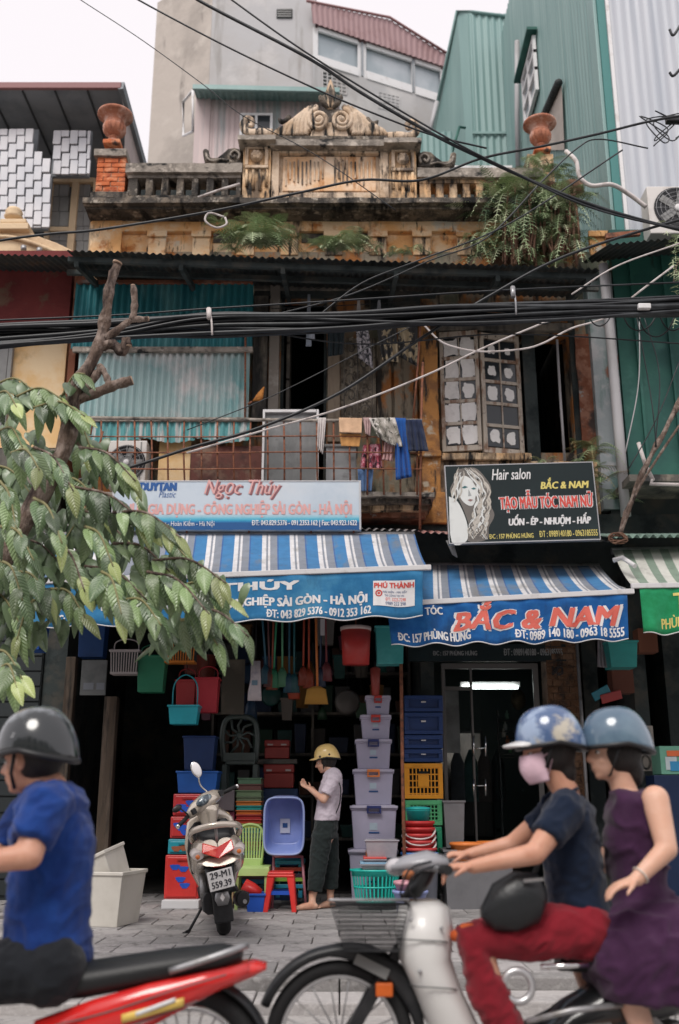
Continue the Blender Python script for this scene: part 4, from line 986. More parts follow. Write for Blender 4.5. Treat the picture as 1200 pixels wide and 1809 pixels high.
for a in (x0,x1-.02): g = MB(); g.box(a,a+.02,Y1-.006,Y1-.0005,z0,z1); g.build('edge_trim',M['aluminium'],s1)
g = MB(); g.box(x0+.021,x1-.021,Y1-.006,Y1-.0005,z1-.012,z1); g.build('edge_trim',M['aluminium'],s1)
def tx(s,a,b,c,d,Y,mat,par,y=.003,**kw):      # text filling a photo rectangle
    X0,X1,Z0,Z1 = R(a,b,c,d,Y); return text(s,X1-X0,Z1-Z0,mat,par,(X0,Y,Z0),y=y,**kw)
tx('DUYTAN',247,853,313,867,Y1,flat('blue_print',(.02,.10,.32)),s1,bold=.010)
tx('Plastic',281,868,311,879,Y1,flat('blue_print',(.02,.10,.32)),s1,shear=.3)
tx('NHỰA GIA DỤNG - CÔNG NGHIỆP SÀI GÒN - HÀ NỘI',208,884,622,914,Y1,pink_p,s1,bold=.006)
tx('Ngọc Thúy',364,850,499,883,Y1,flat('dark_red_shade',(.30,.12,.13)),s1,y=.002,shear=.35,bold=.004)
tx('Ngọc Thúy',361,848,496,881,Y1,pink_p,s1,y=.0055,shear=.35,bold=.001)
tx('ÐC: 157 Phùng Hưng - Hoàn Kiếm - Hà Nội',215,918,379,932,Y1,white_p,s1,y=.004)
tx('ÐT: 043.829.5376 - 091.2353.162 | Fax: 043.923.1622',445,919,631,931,Y1,white_p,s1,y=.004,bold=.0015)
g = MB()
for px in (230,330,440,550,625): g.tube([P(px,936,Y1+.04),P(px,944,Y1+.1)],.012,6)
g.build('bracket',M['rust'],s1)['kind'] = 'stuff'
s2 = thing('salon_sign','black hair salon signboard with portrait of curly blonde woman','sign',tuple(P(920,957,10.35)))
Y2 = 10.35
q = [P(791,823,Y2),P(1050,817,Y2),P(1055,948,Y2),P(796,960,Y2)]
# built as an upright panel rotated a little in its own plane
q = [P(790,824,Y2),P(1049,817,Y2),P(1053,949,Y2),P(795,959,Y2)]
ux = (q[1]-q[0]); uz = (q[0]-q[3]); Ws,Hs = ux.length,uz.length
ux.normalize(); uz = (uz - ux*uz.dot(ux)).normalized(); O2 = q[3]; uy = uz.cross(ux)
S2 = Matrix((ux,uy,uz)).transposed()
if (S2 @ Vector((0,-1,0))).y > 0: S2 = Matrix((ux,-uy,uz)).transposed()
def onS2(mb,name,m,bevel=0):
    mb.v = [O2 + S2 @ v for v in mb.v]; return mb.build(name,m,s2,bevel=bevel)
sg = MB(); sg.box(0,Ws,0,.07,0,Hs); onS2(sg,'panel',PM('black_sign',(.012,.022,.024),.35,[((.02,.035,.038),2,.5,.7)]))
sg = MB(); sg.box(0,Ws,-.004,.071,-.012,-.001); sg.box(0,Ws,-.004,.071,Hs+.001,Hs+.010); sg.box(-.010,-.001,-.004,.071,-.012,Hs+.01); sg.box(Ws+.001,Ws+.01,-.004,.071,-.012,Hs+.01); onS2(sg,'edge_trim',M['aluminium'])
def t2(s,u0,v0,u1,v1,mat,y=.003,**kw):     # fractions of the sign, v from the top
    return text(s,(u1-u0)*Ws,(v1-v0)*Hs,mat,s2,O2 + S2 @ Vector((u0*Ws,0,(1-v1)*Hs)),y=y,M3=S2,**kw)
t2('Hair salon',.31,.055,.575,.20,white_p,shear=.25,bold=.0015)
t2('BẮC & NAM',.635,.19,.965,.335,yel_p,shear=.2,bold=.0045)
t2('TẠO MẪU TÓC NAM NỮ',.345,.34,.985,.635,white_p,y=.003,bold=.012)
t2('TẠO MẪU TÓC NAM NỮ',.350,.35,.98,.625,red_p,y=.007,bold=.0045)
t2('UỐN - ÉP - NHUỘM - HẤP',.40,.66,.955,.825,white_p,shear=.15,bold=.005)
t2('ÐC : 157 PHÙNG HƯNG',.265,.89,.56,.965,yel_p,bold=.001)
t2('ÐT : 0989140180 - 0963185555',.60,.88,.99,.96,yel_p,bold=.0008)
# portrait print: pale face and shoulder, grey shading, loose blonde curls
def blob(pts,name,m,k):
    g = MB(); g.prism([(a*Ws,(1-b)*Hs) for a,b in pts],-.0012*k,-.0012*k+.001); g.v = [v for v in g.v]; return onS2(g,name,m)
skin_p,grey_p,hair_p,hair_d = flat('portrait_skin',(.74,.76,.74)),flat('portrait_grey',(.36,.38,.38)),flat('portrait_blonde',(.56,.52,.46)),flat('portrait_hair_dark',(.17,.155,.14))
spt = smooth_path([(.09,.0,.04),(.20,0,.03),(.265,0,.16),(.30,0,.30),(.285,0,.5),(.31,0,.66),(.265,0,.82),(.25,0,.97),(.12,0,.985),(.135,0,.8),(.10,0,.55),(.06,0,.35),(.055,0,.15),(.09,0,.04)],4)
blob([(p.x,p.z) for p in spt[:-1]],'portrait_hair',hair_d,2)
spt = smooth_path([(.012,0,.40),(.06,0,.45),(.10,0,.60),(.125,0,.80),(.11,0,.985),(.012,0,.985),(.012,0,.40)],4)
blob([(p.x,p.z) for p in spt[:-1]],'portrait_shoulder',skin_p,3)
spt = smooth_path([(.075,0,.22),(.12,0,.13),(.18,0,.20),(.205,0,.33),(.195,0,.44),(.165,0,.53),(.12,0,.50),(.085,0,.40),(.075,0,.22)],4)
blob([(p.x,p.z) for p in spt[:-1]],'portrait_face',skin_p,4)
for ps in ([(.10,.29),(.125,.265),(.145,.285),(.12,.30)],[(.165,.305),(.185,.29),(.20,.31),(.18,.32)]): blob(ps,'portrait_eye',flat('portrait_eye_teal',(.05,.16,.17)),5)
blob([(.135,.455),(.155,.44),(.175,.455),(.155,.475)],'portrait_lips',flat('portrait_lips',(.30,.18,.17)),5)
blob([(.148,.31),(.165,.40),(.142,.405)],'portrait_nose',grey_p,5)
random.seed(3)
for i in range(70):
    o_ = random.uniform(-1,1); n = 26; pts = []; top = random.uniform(.02,.12) if i < 46 else random.uniform(.3,.6); bot = random.uniform(.72,.97) if i > 12 else random.uniform(.3,.5)
    for k in range(n):
        f = k/(n-1); y_ = top+(bot-top)*f; cx = .135+.10*sin(min(1,y_*2.6)*pi/2)+.015*sin(y_*6)-.05*max(0,y_-.6)/.4
        x_ = cx + o_*(.030+.028*y_) + .012*sin(y_*30+i*1.3)*(.4+y_)
        if i < 10: x_ = .10+.035*o_-.02*f*2+.006*sin(y_*30+i)
        pts.append((x_*Ws,-.007-.0001*(i % 30),(1-y_)*Hs))
    g = MB()
    for k in range(n-1):
        p,q_ = Vector(pts[k]),Vector(pts[k+1]); wd = .0075*sin(pi*(k+.5)/n)**.6+.001; d = (q_-p).normalized(); nn = Vector((-d.z,0,d.x))*wd
        g.add([p-nn,q_-nn,q_+nn,p+nn],[(0,1,2,3)],False)
    g.v = [O2 + S2 @ v for v in g.v]; g.build('portrait_curl',[hair_p,skin_p,hair_d,hair_p][i % 4],s2,fix=False)
random.seed(11)
# ---- awnings
def stripe_mats(base,cols): return [cloth('awning_%s_%d' % (base,i),c,tuple(x*.82 for x in c),[((.20,.19,.17),2.4,.55,.78,(1.5,.5,1)),((.12,.11,.10),9,.64,.76)]) for i,c in enumerate(cols)]
blue_cols = stripe_mats('blue',[(.05,.20,.42),(.70,.69,.70),(.045,.13,.33),(.24,.265,.31)])
green_cols = stripe_mats('green',[(.66,.66,.60),(.24,.32,.25)])
def awning(name,label,bl,br,fl,fr_,Yb,Yf,seq,mats,bar_m,val=None,val_m=None,wave=.03,nwave=9,drop=None):
    """bl.. photo corners; seq list of (width, material index) repeated"""
    B0,B1,F0,F1 = P(*bl,Yb),P(*br,Yb),P(*fl,Yf),P(*fr_,Yf)
    t = thing(name,label,'awning',tuple((B0+B1)/2))
    L = (B1-B0).length; a = 0; i = 0; k = 0
    cuts = []
    while a < 1:
        w,mi = seq[k % len(seq)]; b = min(1,a + w/L); cuts.append((a,b,mi)); a = b; k += 1
    sheets = [MB() for _ in mats]
    g = MB()
    for a,b,mi in cuts:
        g.cm = mi
        def fn(u,v):
            s = a+(b-a)*u; p = B0.lerp(B1,s).lerp(F0.lerp(F1,s),v)
            return p + Vector((0,0,-.05*sin(pi*v) - .012*sin(s*nwave*2*pi)*sin(pi*v)))
        g.grid(fn,2,10)
    g.build('canopy_cloth',mats,t,solid=.004)
    g = MB(); g.bar(F0+Vector((-.02,-.015,0)),F1+Vector((.03,-.015,0)),.045,.05); g.build('front_bar',bar_m,t,bevel=.006)
    g = MB(); g.tube([B0+Vector((0,.04,.0)),B1+Vector((0,.04,.0))],.04,10); g.build('roller',M['steel'],t)
    for s in (.06,.5,.94):
        p,q = B0.lerp(B1,s),F0.lerp(F1,s); mid = (p+q)/2 + Vector((.25,0,-.12))
        g = MB(); g.tube([p+Vector((0,.05,-.12)),mid,q+Vector((0,.02,-.02))],.016,6); g.build('arm',M['white_paint'],t)
    if val:
        vt0,vt1,vb0,vb1 = [P(*v,Yf-.02) for v in val]
        def vf(u,v):
            p = vt0.lerp(vt1,u).lerp(vb0.lerp(vb1,u),v)
            return p + Vector((0,-wave*v*sin(u*nwave*2*pi)*1.0 - .018*noise.noise(Vector((u*14,v*3,nwave))),.013*v*sin(u*nwave*2*pi+1)+.01*v*noise.noise(Vector((u*9,1,1)))))
        g = MB(); g.grid(vf,110,8); g.build('valance',val_m,t,solid=.003)
        g = MB(); g.tube([vf(u/110,1.0)+Vector((0,-.002,0)) for u in range(111)],.006,5); g.build('valance_hem',M['white_paint'],t)
        return t,vf
    return t
seqb = [(.12,0),(.045,1),(.02,3),(.022,1),(.075,3),(.015,2)]
blue_v = cloth('blue_banner',(.03,.17,.36),(.05,.23,.44),[((.09,.30,.48),1.6,.54,.72),((.03,.09,.17),2.6,.60,.74,(1,1,.4))])
blue_v2 = cloth('deep_blue_banner',(.014,.10,.32),(.025,.15,.40),[((.02,.05,.12),2.6,.57,.74,(1,1,.4))])
green_v = cloth('green_banner',(.02,.26,.10),(.03,.34,.15))
aw1,vf1 = awning('striped_awning','blue and white striped awning with blue banner of the plastics shop',(60,944),(733,944),(20,1030),(756,1003),10.52,9.4,seqb,blue_cols,M['white_paint'],[(38,1034),(747,1008),(38,1108),(747,1089)],blue_v,.03,7)
aw2,vf2 = awning('striped_awning','blue and white striped awning with blue banner of the hair salon',(700,998),(1060,1000),(690,1068),(1114,1045),11.1,9.62,seqb,blue_cols,M['white_paint'],[(684,1072),(1108,1050),(692,1141),(1111,1130)],blue_v2,.03,6)
seqg = [(.11,0),(.10,1)]
aw3,vf3 = awning('striped_awning','green and cream striped awning with green banner at the right edge',(1082,972),(1420,966),(1118,1036),(1460,1030),10.95,9.7,seqg,green_cols,M['white_paint'],[(1130,1040),(1460,1034),(1137,1120),(1460,1112)],green_v,.035,5)
for a in (aw1,aw2,aw3): a['group'] = 'striped shop awnings'
def vtext(s,vf,u0,v0,u1,v1,mat,par,W,Hh,y=.004,bold=0,shear=0):
    """lettering printed on a hanging banner: follows its folds. u,v fractions, v from the top"""
    cu = bpy.data.curves.new('t','FONT'); cu.body = s; cu.size = 1; cu.shear = shear; cu.resolution_u = 2
    o = bpy.data.objects.new('t',cu); COL.objects.link(o)
    dg = bpy.context.evaluated_depsgraph_get(); me = bpy.data.meshes.new_from_object(o.evaluated_get(dg))
    bpy.data.objects.remove(o); bpy.data.curves.remove(cu)
    bm = bmesh.new(); bm.from_mesh(me); bpy.data.meshes.remove(me)
    for _ in range(2):
        bmesh.ops.subdivide_edges(bm,edges=[e for e in bm.edges if abs(e.verts[0].co.x-e.verts[1].co.x) > .25],cuts=1)
    bmesh.ops.triangulate(bm,faces=bm.faces)
    xs = [v.co.x for v in bm.verts]; ys = [v.co.y for v in bm.verts]; x0,x1,y0,y1 = min(xs),max(xs),min(ys),max(ys)
    out = MB(); bu,bv = bold/W,bold/Hh
    for j,(dx,dy) in enumerate([(0,0)] if not bold else [(-bu,-bv*.4),(bu,-bv*.4),(-bu,bv*.4),(bu,bv*.4),(0,0)]):
        for f in bm.faces:
            vs = []
            for v in f.verts:
                uu = u0 + (v.co.x-x0)/(x1-x0)*(u1-u0) + dx; vv = v1 - (v.co.y-y0)/(y1-y0)*(v1-v0) + dy
                vs.append(vf(uu,vv) + Vector((0,-y-.0005*j,0)))
            out.add(vs,[tuple(range(len(vs)))],False)
    bm.free(); return out.build('lettering',mat,par,fix=False)
W1 = 4.1
def U1(px,y=1060): return (px-38)/(747-38)
vtext('NGỌC THÚY',vf1,U1(215),.08,U1(527),.36,white_p,aw1,W1,.46,bold=.012)
vtext('NHỰA GIA DỤNG - CÔNG NGHIỆP SÀI GÒN - HÀ NỘI',vf1,U1(180),.42,U1(648),.72,white_p,aw1,W1,.46,bold=.006)
vtext('ÐT: 043 829 5376 - 0912 353 162',vf1,U1(471),.755,U1(655),.93,white_p,aw1,W1,.46,bold=.0035)
vtext('NHỰA',vf1,U1(92),.38,U1(140),.66,white_p,aw1,W1,.46,bold=.006)
vtext('ÐC: 157',vf1,U1(93),.72,U1(138),.92,white_p,aw1,W1,.46,bold=.004)
# sticker on the banner
def vpatch(vf,u0,v0,u1,v1,mat,par,name,y=.006):
    g = MB(); g.grid(lambda a,b: vf(u0+(u1-u0)*a,v0+(v1-v0)*b)+Vector((0,-y,0)),10,4); return g.build(name,mat,par)
vpatch(vf1,U1(659),.20,U1(733),.76,white_p,aw1,'sticker')
vtext('PHÚ THÀNH',vf1,U1(661),.22,U1(731),.36,red_p,aw1,W1,.46,y=.009,bold=.003)
vtext('MÁI HIÊN - MÁI XẾP',vf1,U1(676),.40,U1(719),.47,navy_p,aw1,W1,.46,y=.009)
vtext('THI CÔNG TẠI HN',vf1,U1(679),.49,U1(714),.56,navy_p,aw1,W1,.46,y=.009)
vtext('ÐT: 3225.7298',vf1,U1(681),.57,U1(717),.64,red_p,aw1,W1,.46,y=.009)
vtext('0989 222 298',vf1,U1(681),.66,U1(717),.73,navy_p,aw1,W1,.46,y=.009)
g = MB(); c = vf1(U1(669),.48)+Vector((0,-.009,0)); g.tube([c+Vector((cos(a)*.028,0,sin(a)*.028)) for a in [i*2*pi/20 for i in range(21)]],.006,4,caps=False); g.ball(c,.012,.002,.012,8,6); g.build('sticker_emblem',red_p,aw1)
W2 = 2.55
def U2(px): return (px-684)/(1108-684)
vtext('TÓC',vf2,U2(750),.03,U2(780),.27,white_p,aw2,W2,.42,bold=.004)
vtext('BẮC & NAM',vf2,U2(796),-.02,U2(1096),.68,white_p,aw2,W2,.42,y=.004,bold=.026,shear=.25)
vtext('BẮC & NAM',vf2,U2(799),.0,U2(1092),.66,flat('coral_print',(.76,.16,.12)),aw2,W2,.42,y=.008,bold=.014,shear=.25)
vtext('ÐC: 157 PHÙNG HƯNG',vf2,U2(697),.64,U2(826),.90,white_p,aw2,W2,.42,bold=.004)
vtext('ÐT: 0989 140 180 - 0963 18 5555',vf2,U2(905),.72,U2(1101),.92,white_p,aw2,W2,.42,bold=.0035)
def U3(px): return (px-1130)/(1460-1130)
vtext('T',vf3,U3(1190),.12,U3(1212),.5,yel_p,aw3,2,.45,bold=.01)
vtext('PHÙNG HƯNG',vf3,U3(1165),.60,U3(1262),.88,yel_p,aw3,2,.45,bold=.003)
g = MB(); g.tube([P(1084,990,10.2),P(1100,985,10.2),P(1122,1000,10.0)],.025,8); g.build('arm_joint',M['white_paint'],aw3)
# ============================================================ ground floor rooms
shopw = thing('shop_rooms','dark open-fronted shop rooms under the awnings','shop',(0,12,.15))
def room_box(name,x0,x1,y0,y1,z0,z1,m,par=None,bevel=0):
    g = MB(); g.box(x0,x1,y0,y1,z0,z1); return g.build(name,m,par or shopw,bevel=bevel)
XA,XB = -3.05,1.0      # plastics shop; salon XB..2.75
zc = 3.72
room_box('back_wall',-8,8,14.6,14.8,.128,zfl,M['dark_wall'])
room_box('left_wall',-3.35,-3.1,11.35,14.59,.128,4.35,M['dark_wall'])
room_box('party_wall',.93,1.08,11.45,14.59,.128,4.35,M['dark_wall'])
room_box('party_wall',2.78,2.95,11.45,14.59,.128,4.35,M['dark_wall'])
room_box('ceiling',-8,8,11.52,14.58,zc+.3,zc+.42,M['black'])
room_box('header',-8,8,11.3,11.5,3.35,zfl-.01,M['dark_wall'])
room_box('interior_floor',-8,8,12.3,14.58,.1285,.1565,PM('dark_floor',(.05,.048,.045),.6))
# clutter shelves deep in the shop
random.seed(21)
sh_ = thing('goods_shelf','dark shelving full of goods at the back of the plastics shop','shelf',(-.6,12.9,.15))
for z in (.7,1.2,1.7,2.2,2.7):
    g = MB(); g.box(-1.6,.9,12.7,13.1,z,z+.03); g.build('shelf',M['grimy'],sh_)
for x in (-1.6,-.35,.87):
    g = MB(); g.box(x,x+.03,12.68,13.12,.15,3.1); g.build('post',M['grimy'],sh_)
gc = [(.09,.02,.015),(.01,.025,.07),(.012,.06,.055),(.07,.07,.07),(.08,.03,.015),(.03,.025,.025),(.01,.045,.025)]
for z in (.73,1.23,1.73,2.23,2.73):
    x = -1.5
    while x < .75:
        w = random.uniform(.12,.32); h = random.uniform(.14,.38)
        if abs(x+.35) < .001: x += .05
        g = MB(); g.box(x,x+w,12.72,13.0,z,z+h,.015,.015)
        o = g.build('stored_item',plastic(random.choice(gc)),sh_,bevel=.01); x += w + random.uniform(.01,.06)
# posts of the shop front
def post(px,py0,py1,Y,w,m,label):
    a,b = P(px,py0,Y),P(px,py1,Y); g = MB(); g.box(a.x-w/2,a.x+w/2,Y,Y+w,.1285,a.z); o = g.build('shop_post',m,None,bevel=.008)
    return tag(o,label,'post')
wood = PM('weathered_wood',(.10,.075,.055),.85,[((.17,.13,.10),4,.5,.65,(3,3,.3)),((.04,.035,.03),6,.5,.65,(3,3,.3))],bump=.004)
post(126,1160,1600,11.15,.11,wood,'dark wooden post at the left end of the shop front')
post(196,1230,1600,11.2,.14,wood,'broad dark wooden post beside the black doorway')
g = MB(); a = P(708,1110,10.35); g.tube([(a.x,10.35,.15),(a.x-.005,10.36,1.5),(a.x,10.35,3.1)],.018,8); tag(g.build('shop_pole',M['rust']),'thin rust-brown pole between grey boxes and crates','pole')
# hanging rail under the awnings
g = MB(); g.tube([(-3.3,10.25,3.02),(-1,10.25,3.0),(.8,10.25,3.02)],.012,6); rail_o = g.build('hanging_rail',M['steel']); tag(rail_o,'thin steel rail that carries the hung plastic goods','rail')
RZ = 3.0
def ropes(par,pts,m=None,r=.004):
    for p,q in pts:
        g = MB(); g.tube([p,q],r,5); g.build('cord',m or M['cable'],par)
def shell_box(g,x0,x1,y0,y1,z0,z1,tx,ty,th=.006,rim=.02):
    b = [(x0+tx,y0+ty),(x1-tx,y0+ty),(x1-tx,y1-ty),(x0+tx,y1-ty)]; t = [(x0,y0),(x1,y0),(x1,y1),(x0,y1)]
    ins = lambda ps,d: [(p[0]+d*(1 if p[0] < (x0+x1)/2 else -1),p[1]+d*(1 if p[1] < (y0+y1)/2 else -1)) for p in ps]
    L = [(*p,z0) for p in b] + [(*p,z1-rim) for p in t] + [(*p,z1-rim) for p in ins(t,-.012)] + [(*p,z1) for p in ins(t,-.012)] + [(*p,z1) for p in ins(t,th)] + [(*p,z0+th) for p in ins(b,th)]
    fs = [(3,2,1,0),(20,21,22,23)]
    for k in range(5):
        for i in range(4): j = (i+1) % 4; fs.append((k*4+i,k*4+j,k*4+4+j,k*4+4+i))
    g.add(L,fs,False)
lil = (.44,.42,.55); lil_m = PM('translucent_lilac_plastic',lil,.35,[((.37,.36,.48),2,.4,.65)],spec=.5,bump=.0006,bscale=8)
lid_m = PM('lilac_lid_plastic',(.50,.48,.60),.35,[((.42,.40,.52),3,.45,.65)])
def storage_box(px,py0,py1,wpx,Y,hc,label,m=lil_m,lidm=lid_m,grp='grey storage boxes stacked beside the pole'):
    za,zb = P(px,py1,Y).z,P(px,py0,Y).z; x = P(px,(py0+py1)/2,Y).x; w = wpx/FPX*(Y*.961)/2*1.0
    t = thing('storage_box',label,'storage box',(x,Y+w*.7,za),0,grp)
    h = zb-za; d = w*.7
    g = MB(); shell_box(g,x-w*.94,x+w*.94,Y,Y+2*d,za,zb-.03,w*.10,w*.08); g.build('body',m,t,bevel=.008)
    g = MB(); g.box(x-w,x+w,Y-.03,Y+2*d+.03,zb-.032,zb-.008); g.box(x-w*.9,x+w*.9,Y-.005,Y+2*d,zb-.0079,zb-.001); g.build('lid',lidm,t,bevel=.006)
    c = plastic(hc); g = MB(); hw = w*.30
    g.box(x-hw,x+hw,Y-.055,Y-.031,zb-.035,zb-.006); g.box(x-hw,x-hw*.75,Y-.05,Y-.012,zb-.085,zb-.036); g.box(x+hw*.75,x+hw,Y-.05,Y-.012,zb-.085,zb-.036); g.box(x-hw*.74,x+hw*.74,Y-.048,Y-.02,zb-.085,zb-.068); g.build('clip_handle',c,t,bevel=.004)
    sm = h*.16
    ty = Y+w*.08*(.5)-.004
    def fr(z): return Y + w*.08*(1-(z-za)/(zb-.03-za)) - .003
    zl = za+h*.36
    g = MB(); g.box(x-w*.22,x+w*.22,fr(zl)-.002,fr(zl)+.004,zl-.004,zl+.012); g.build('printed_line',navy_p,t)
    g = MB(); g.box(x-w*.18,x+w*.14,fr(zl+.05)-.002,fr(zl+.05)+.004,zl+.03,zl+.03+sm); g.build('printed_mark',flat('pale_blue_print',(.40,.50,.58)),t)
    return t
red,org,nvy,tl = (.55,.045,.035),(.75,.22,.05),(.02,.03,.14),(.02,.36,.34)
storage_box(668,1228,1262,46,10.75,red,'smallest lilac box with red handle on top of the tall stack')
storage_box(664,1262,1305,56,10.75,red,'lilac box with red handle, second from the top of the stack')
storage_box(660,1305,1358,66,10.74,nvy,'lilac box with navy handle, third from the top of the stack')
storage_box(660,1358,1422,74,10.73,org,'lilac box with orange handle in the middle of the stack')
storage_box(661,1422,1500,84,10.72,nvy,'large lilac box with navy handle, second from the floor')
storage_box(660,1500,1592,88,10.71,org,'lowest lilac box mostly hidden by the turquoise basket')
# crates
def crate(px0,py0,px1,py1,Y,col,label,slots=True,grp='plastic crates stacked right of the pole'):
    x0,x1,z0,z1 = R(px0,py0,px1,py1,Y); t = thing('crate',label,'crate',((x0+x1)/2,Y+.2,z0),0,grp)
    m = plastic(col); g = MB(); W,Hh = x1-x0,z1-z0; z1 -= .004; x0 += .003; x1 -= .003
    g.box(x0+.012,x1-.012,Y+.03,Y+.4,z0+.002,z1-.01); g.build('body',M['black'] if slots else m,t)
    for a,b,c,d in ((x0,x1,z1-.045,z1),(x0,x1,z0,z0+.04),(x0,x0+.045,z0+.0401,z1-.0451),(x1-.045,x1,z0+.0401,z1-.0451)):
        g = MB(); g.box(a,b,Y-.012,Y+.03,c,d); g.build('rim',m,t,bevel=.004)
    g = MB(); g.box(x0+.001,x0+.012,Y+.031,Y+.4,z0,z1); g.box(x1-.012,x1-.001,Y+.031,Y+.4,z0,z1); g.build('side',m,t)
    g = MB()
    if slots:
        n = 9
        for k in range(n): xx = x0+.05+(W-.1)*k/(n-1); g.box(xx-.006,xx+.006,Y-.004,Y+.012,z0+.04,z1-.045)
        for k in range(5): zz = z0+.05+(Hh-.1)*k/4; g.box(x0+.045,x1-.045,Y-.006,Y+.01,zz-.006,zz+.006)
        g.build('grid_face',m,t)['kind'] = 'stuff'
        g = MB(); g.box((x0+x1)/2-W*.14,(x0+x1)/2+W*.14,Y-.014,Y+.005,z0+Hh*.33,z0+Hh*.66); g.build('name_plate',m,t,bevel=.003)
        g = MB(); g.box((x0+x1)/2-W*.13,(x0+x1)/2+W*.13,Y-.010,Y+.0,z0+Hh*.70,z0+Hh*.77); g.build('hand_hole',M['black'],t)
    else:
        g.box((x0+x1)/2-.025,(x0+x1)/2+.025,Y-.012,Y+.028,z0+Hh*.55,z0+Hh*.62); g.build('latch',M['white_paint'],t)
    return t
nb = (.012,.045,.17)
crate(714,1228,783,1257,10.9,nb,'navy crate with small white latch, topmost of its stack',False)
crate(714,1258,783,1297,10.9,nb,'navy crate with white latch, second from the top',False)
crate(714,1298,783,1322,10.9,nb,'plain dark navy crate, third from the top',False)
crate(714,1323,783,1346,10.9,nb,'plain dark navy crate right above the yellow crate',False)
crate(714,1348,783,1411,10.88,(.80,.33,.02),'yellow-orange slotted crate above the green crates')
crate(716,1413,782,1458,10.88,(.10,.46,.20),'bright green slotted crate below the yellow crate')
crate(716,1460,782,1520,10.88,(.02,.30,.15),'deep green slotted crate at the bottom behind the buckets')
# round vessels
def bucket(px,py0,py1,wpx,Y,col,label,taper=.8,handle=None,lid=None,ribs=0,grp=None,name='bucket',rim=True,cat=None):
    za,zb = P(px,py1,Y).z,P(px,py0,Y).z; x = P(px,(py0+py1)/2,Y).x; r = wpx/FPX*(Y*.96)/2
    t = thing(name,label,cat or name.replace('_',' '),(x,Y,za),0,grp); h = zb-za
    pr = [(.001,0),(r*taper,0)]
    n = max(1,ribs)
    for k in range(n):
        f = (k+1)/n; rr = r*(taper+(1-taper)*f); z = h*f
        if ribs: pr += [(rr*.985-.004,z-h/n*.5),(rr,z-h/n*.25)]
    pr += [(r*.98,h-.03)]
    if rim: pr += [(r*1.04,h-.028),(r*1.05,h-.008),(r,h)]
    pr += [(r*.96,h),(r*taper*.94,.01),(.001,.01)]
    g = MB(); g.lathe(pr,(x,Y,za),28); g.build('body',plastic(col) if isinstance(col,tuple) else col,t)
    if lid: g = MB(); g.lathe([(.001,h+.02),(r*.5,h+.018),(r*1.06,h+.006),(r*1.07,h-.012),(r*1.0,h-.012)],(x,Y,za),28); g.build('lid',plastic(lid),t)
    if handle:
        pts = [(x-r*1.03,Y,zb-.02)] + [(x-r*1.03*cos(a),Y-r*.75*sin(a)-.03,zb-.02-.09*sin(a)) for a in [pi*k/12 for k in range(1,12)]] + [(x+r*1.03,Y,zb-.02)]
        g = MB(); g.tube(pts,.010,6); g.build('handle',plastic(handle),t)
    return t
cyt,white_h = (.015,.42,.40),(.72,.66,.64)
bucket(741,1484,1497,56,10.55,(.52,.05,.05),'lowest red bucket of the red stack with white handle',.9,white_h,grp='red buckets nested in a stack')
bucket(740,1472,1484,56,10.55,(.52,.04,.04),'second red bucket from the bottom of the red stack',.9,white_h,grp='red buckets nested in a stack')
bucket(740,1461,1472,55,10.55,(.55,.04,.04),'third red bucket from the bottom of the red stack',.9,white_h,grp='red buckets nested in a stack')
bucket(740,1450,1461,54,10.55,(.55,.035,.035),'topmost red bucket under the turquoise tub',.9,None,grp='red buckets nested in a stack')
bucket(739,1428,1450,42,10.55,cyt,'turquoise lidded tub on top of the red buckets',.88,None,lid=cyt)
bucket(741,1505,1517,64,10.5,(.02,.16,.50),'blue basin under the red buckets',.8,grp='basins under the red buckets',name='basin')
bucket(741,1517,1530,62,10.5,(.01,.36,.36),'teal basin under the blue basin',.8,grp='basins under the red buckets',name='basin')
bucket(741,1497,1505,60,10.52,(.55,.05,.05),'shallow red basin between red buckets and blue basin',.8,grp='basins under the red buckets',name='basin')
bucket(742,1530,1612,66,10.5,(.28,.30,.36),'grey tub that carries the basins',.85,name='tub')
bucket(725,1556,1574,56,10.0,(.70,.36,.42),'pink bowl nested in the lilac bowl',.8,name='bowl')
bucket(725,1572,1592,60,10.0,(.30,.36,.66),'lilac-blue bowl under the pink bowl',.8,name='bowl')
bucket(725,1591,1622,50,10.0,(.26,.30,.44),'dull blue pail under the bowls',.85,name='pail')
bucket(825,1488,1520,58,10.5,org,'orange basin behind the rider arms',.85,name='basin')
bucket(868,1486,1500,50,10.6,org,'orange basin farther right behind the rider arm',.85,name='basin')
g = MB(); x0,x1,z0,z1 = R(785,1500,905,1610,10.5); shell_box(g,x0,x1,10.4,10.9,z0,z1,.02,.02); o = g.build('grey_bin',plastic((.16,.16,.17))); tag(o,'dark grey plastic bin carrying the orange basins','bin')
g = MB(); x0,x1,z0,z1 = R(785,1414,822,1498,10.8); shell_box(g,x0,x1,10.8,11.1,z0,z1,.02,.02); o = g.build('grey_bin',plastic((.20,.20,.21))); tag(o,'dusky grey upright bin beside the green crates','bin')
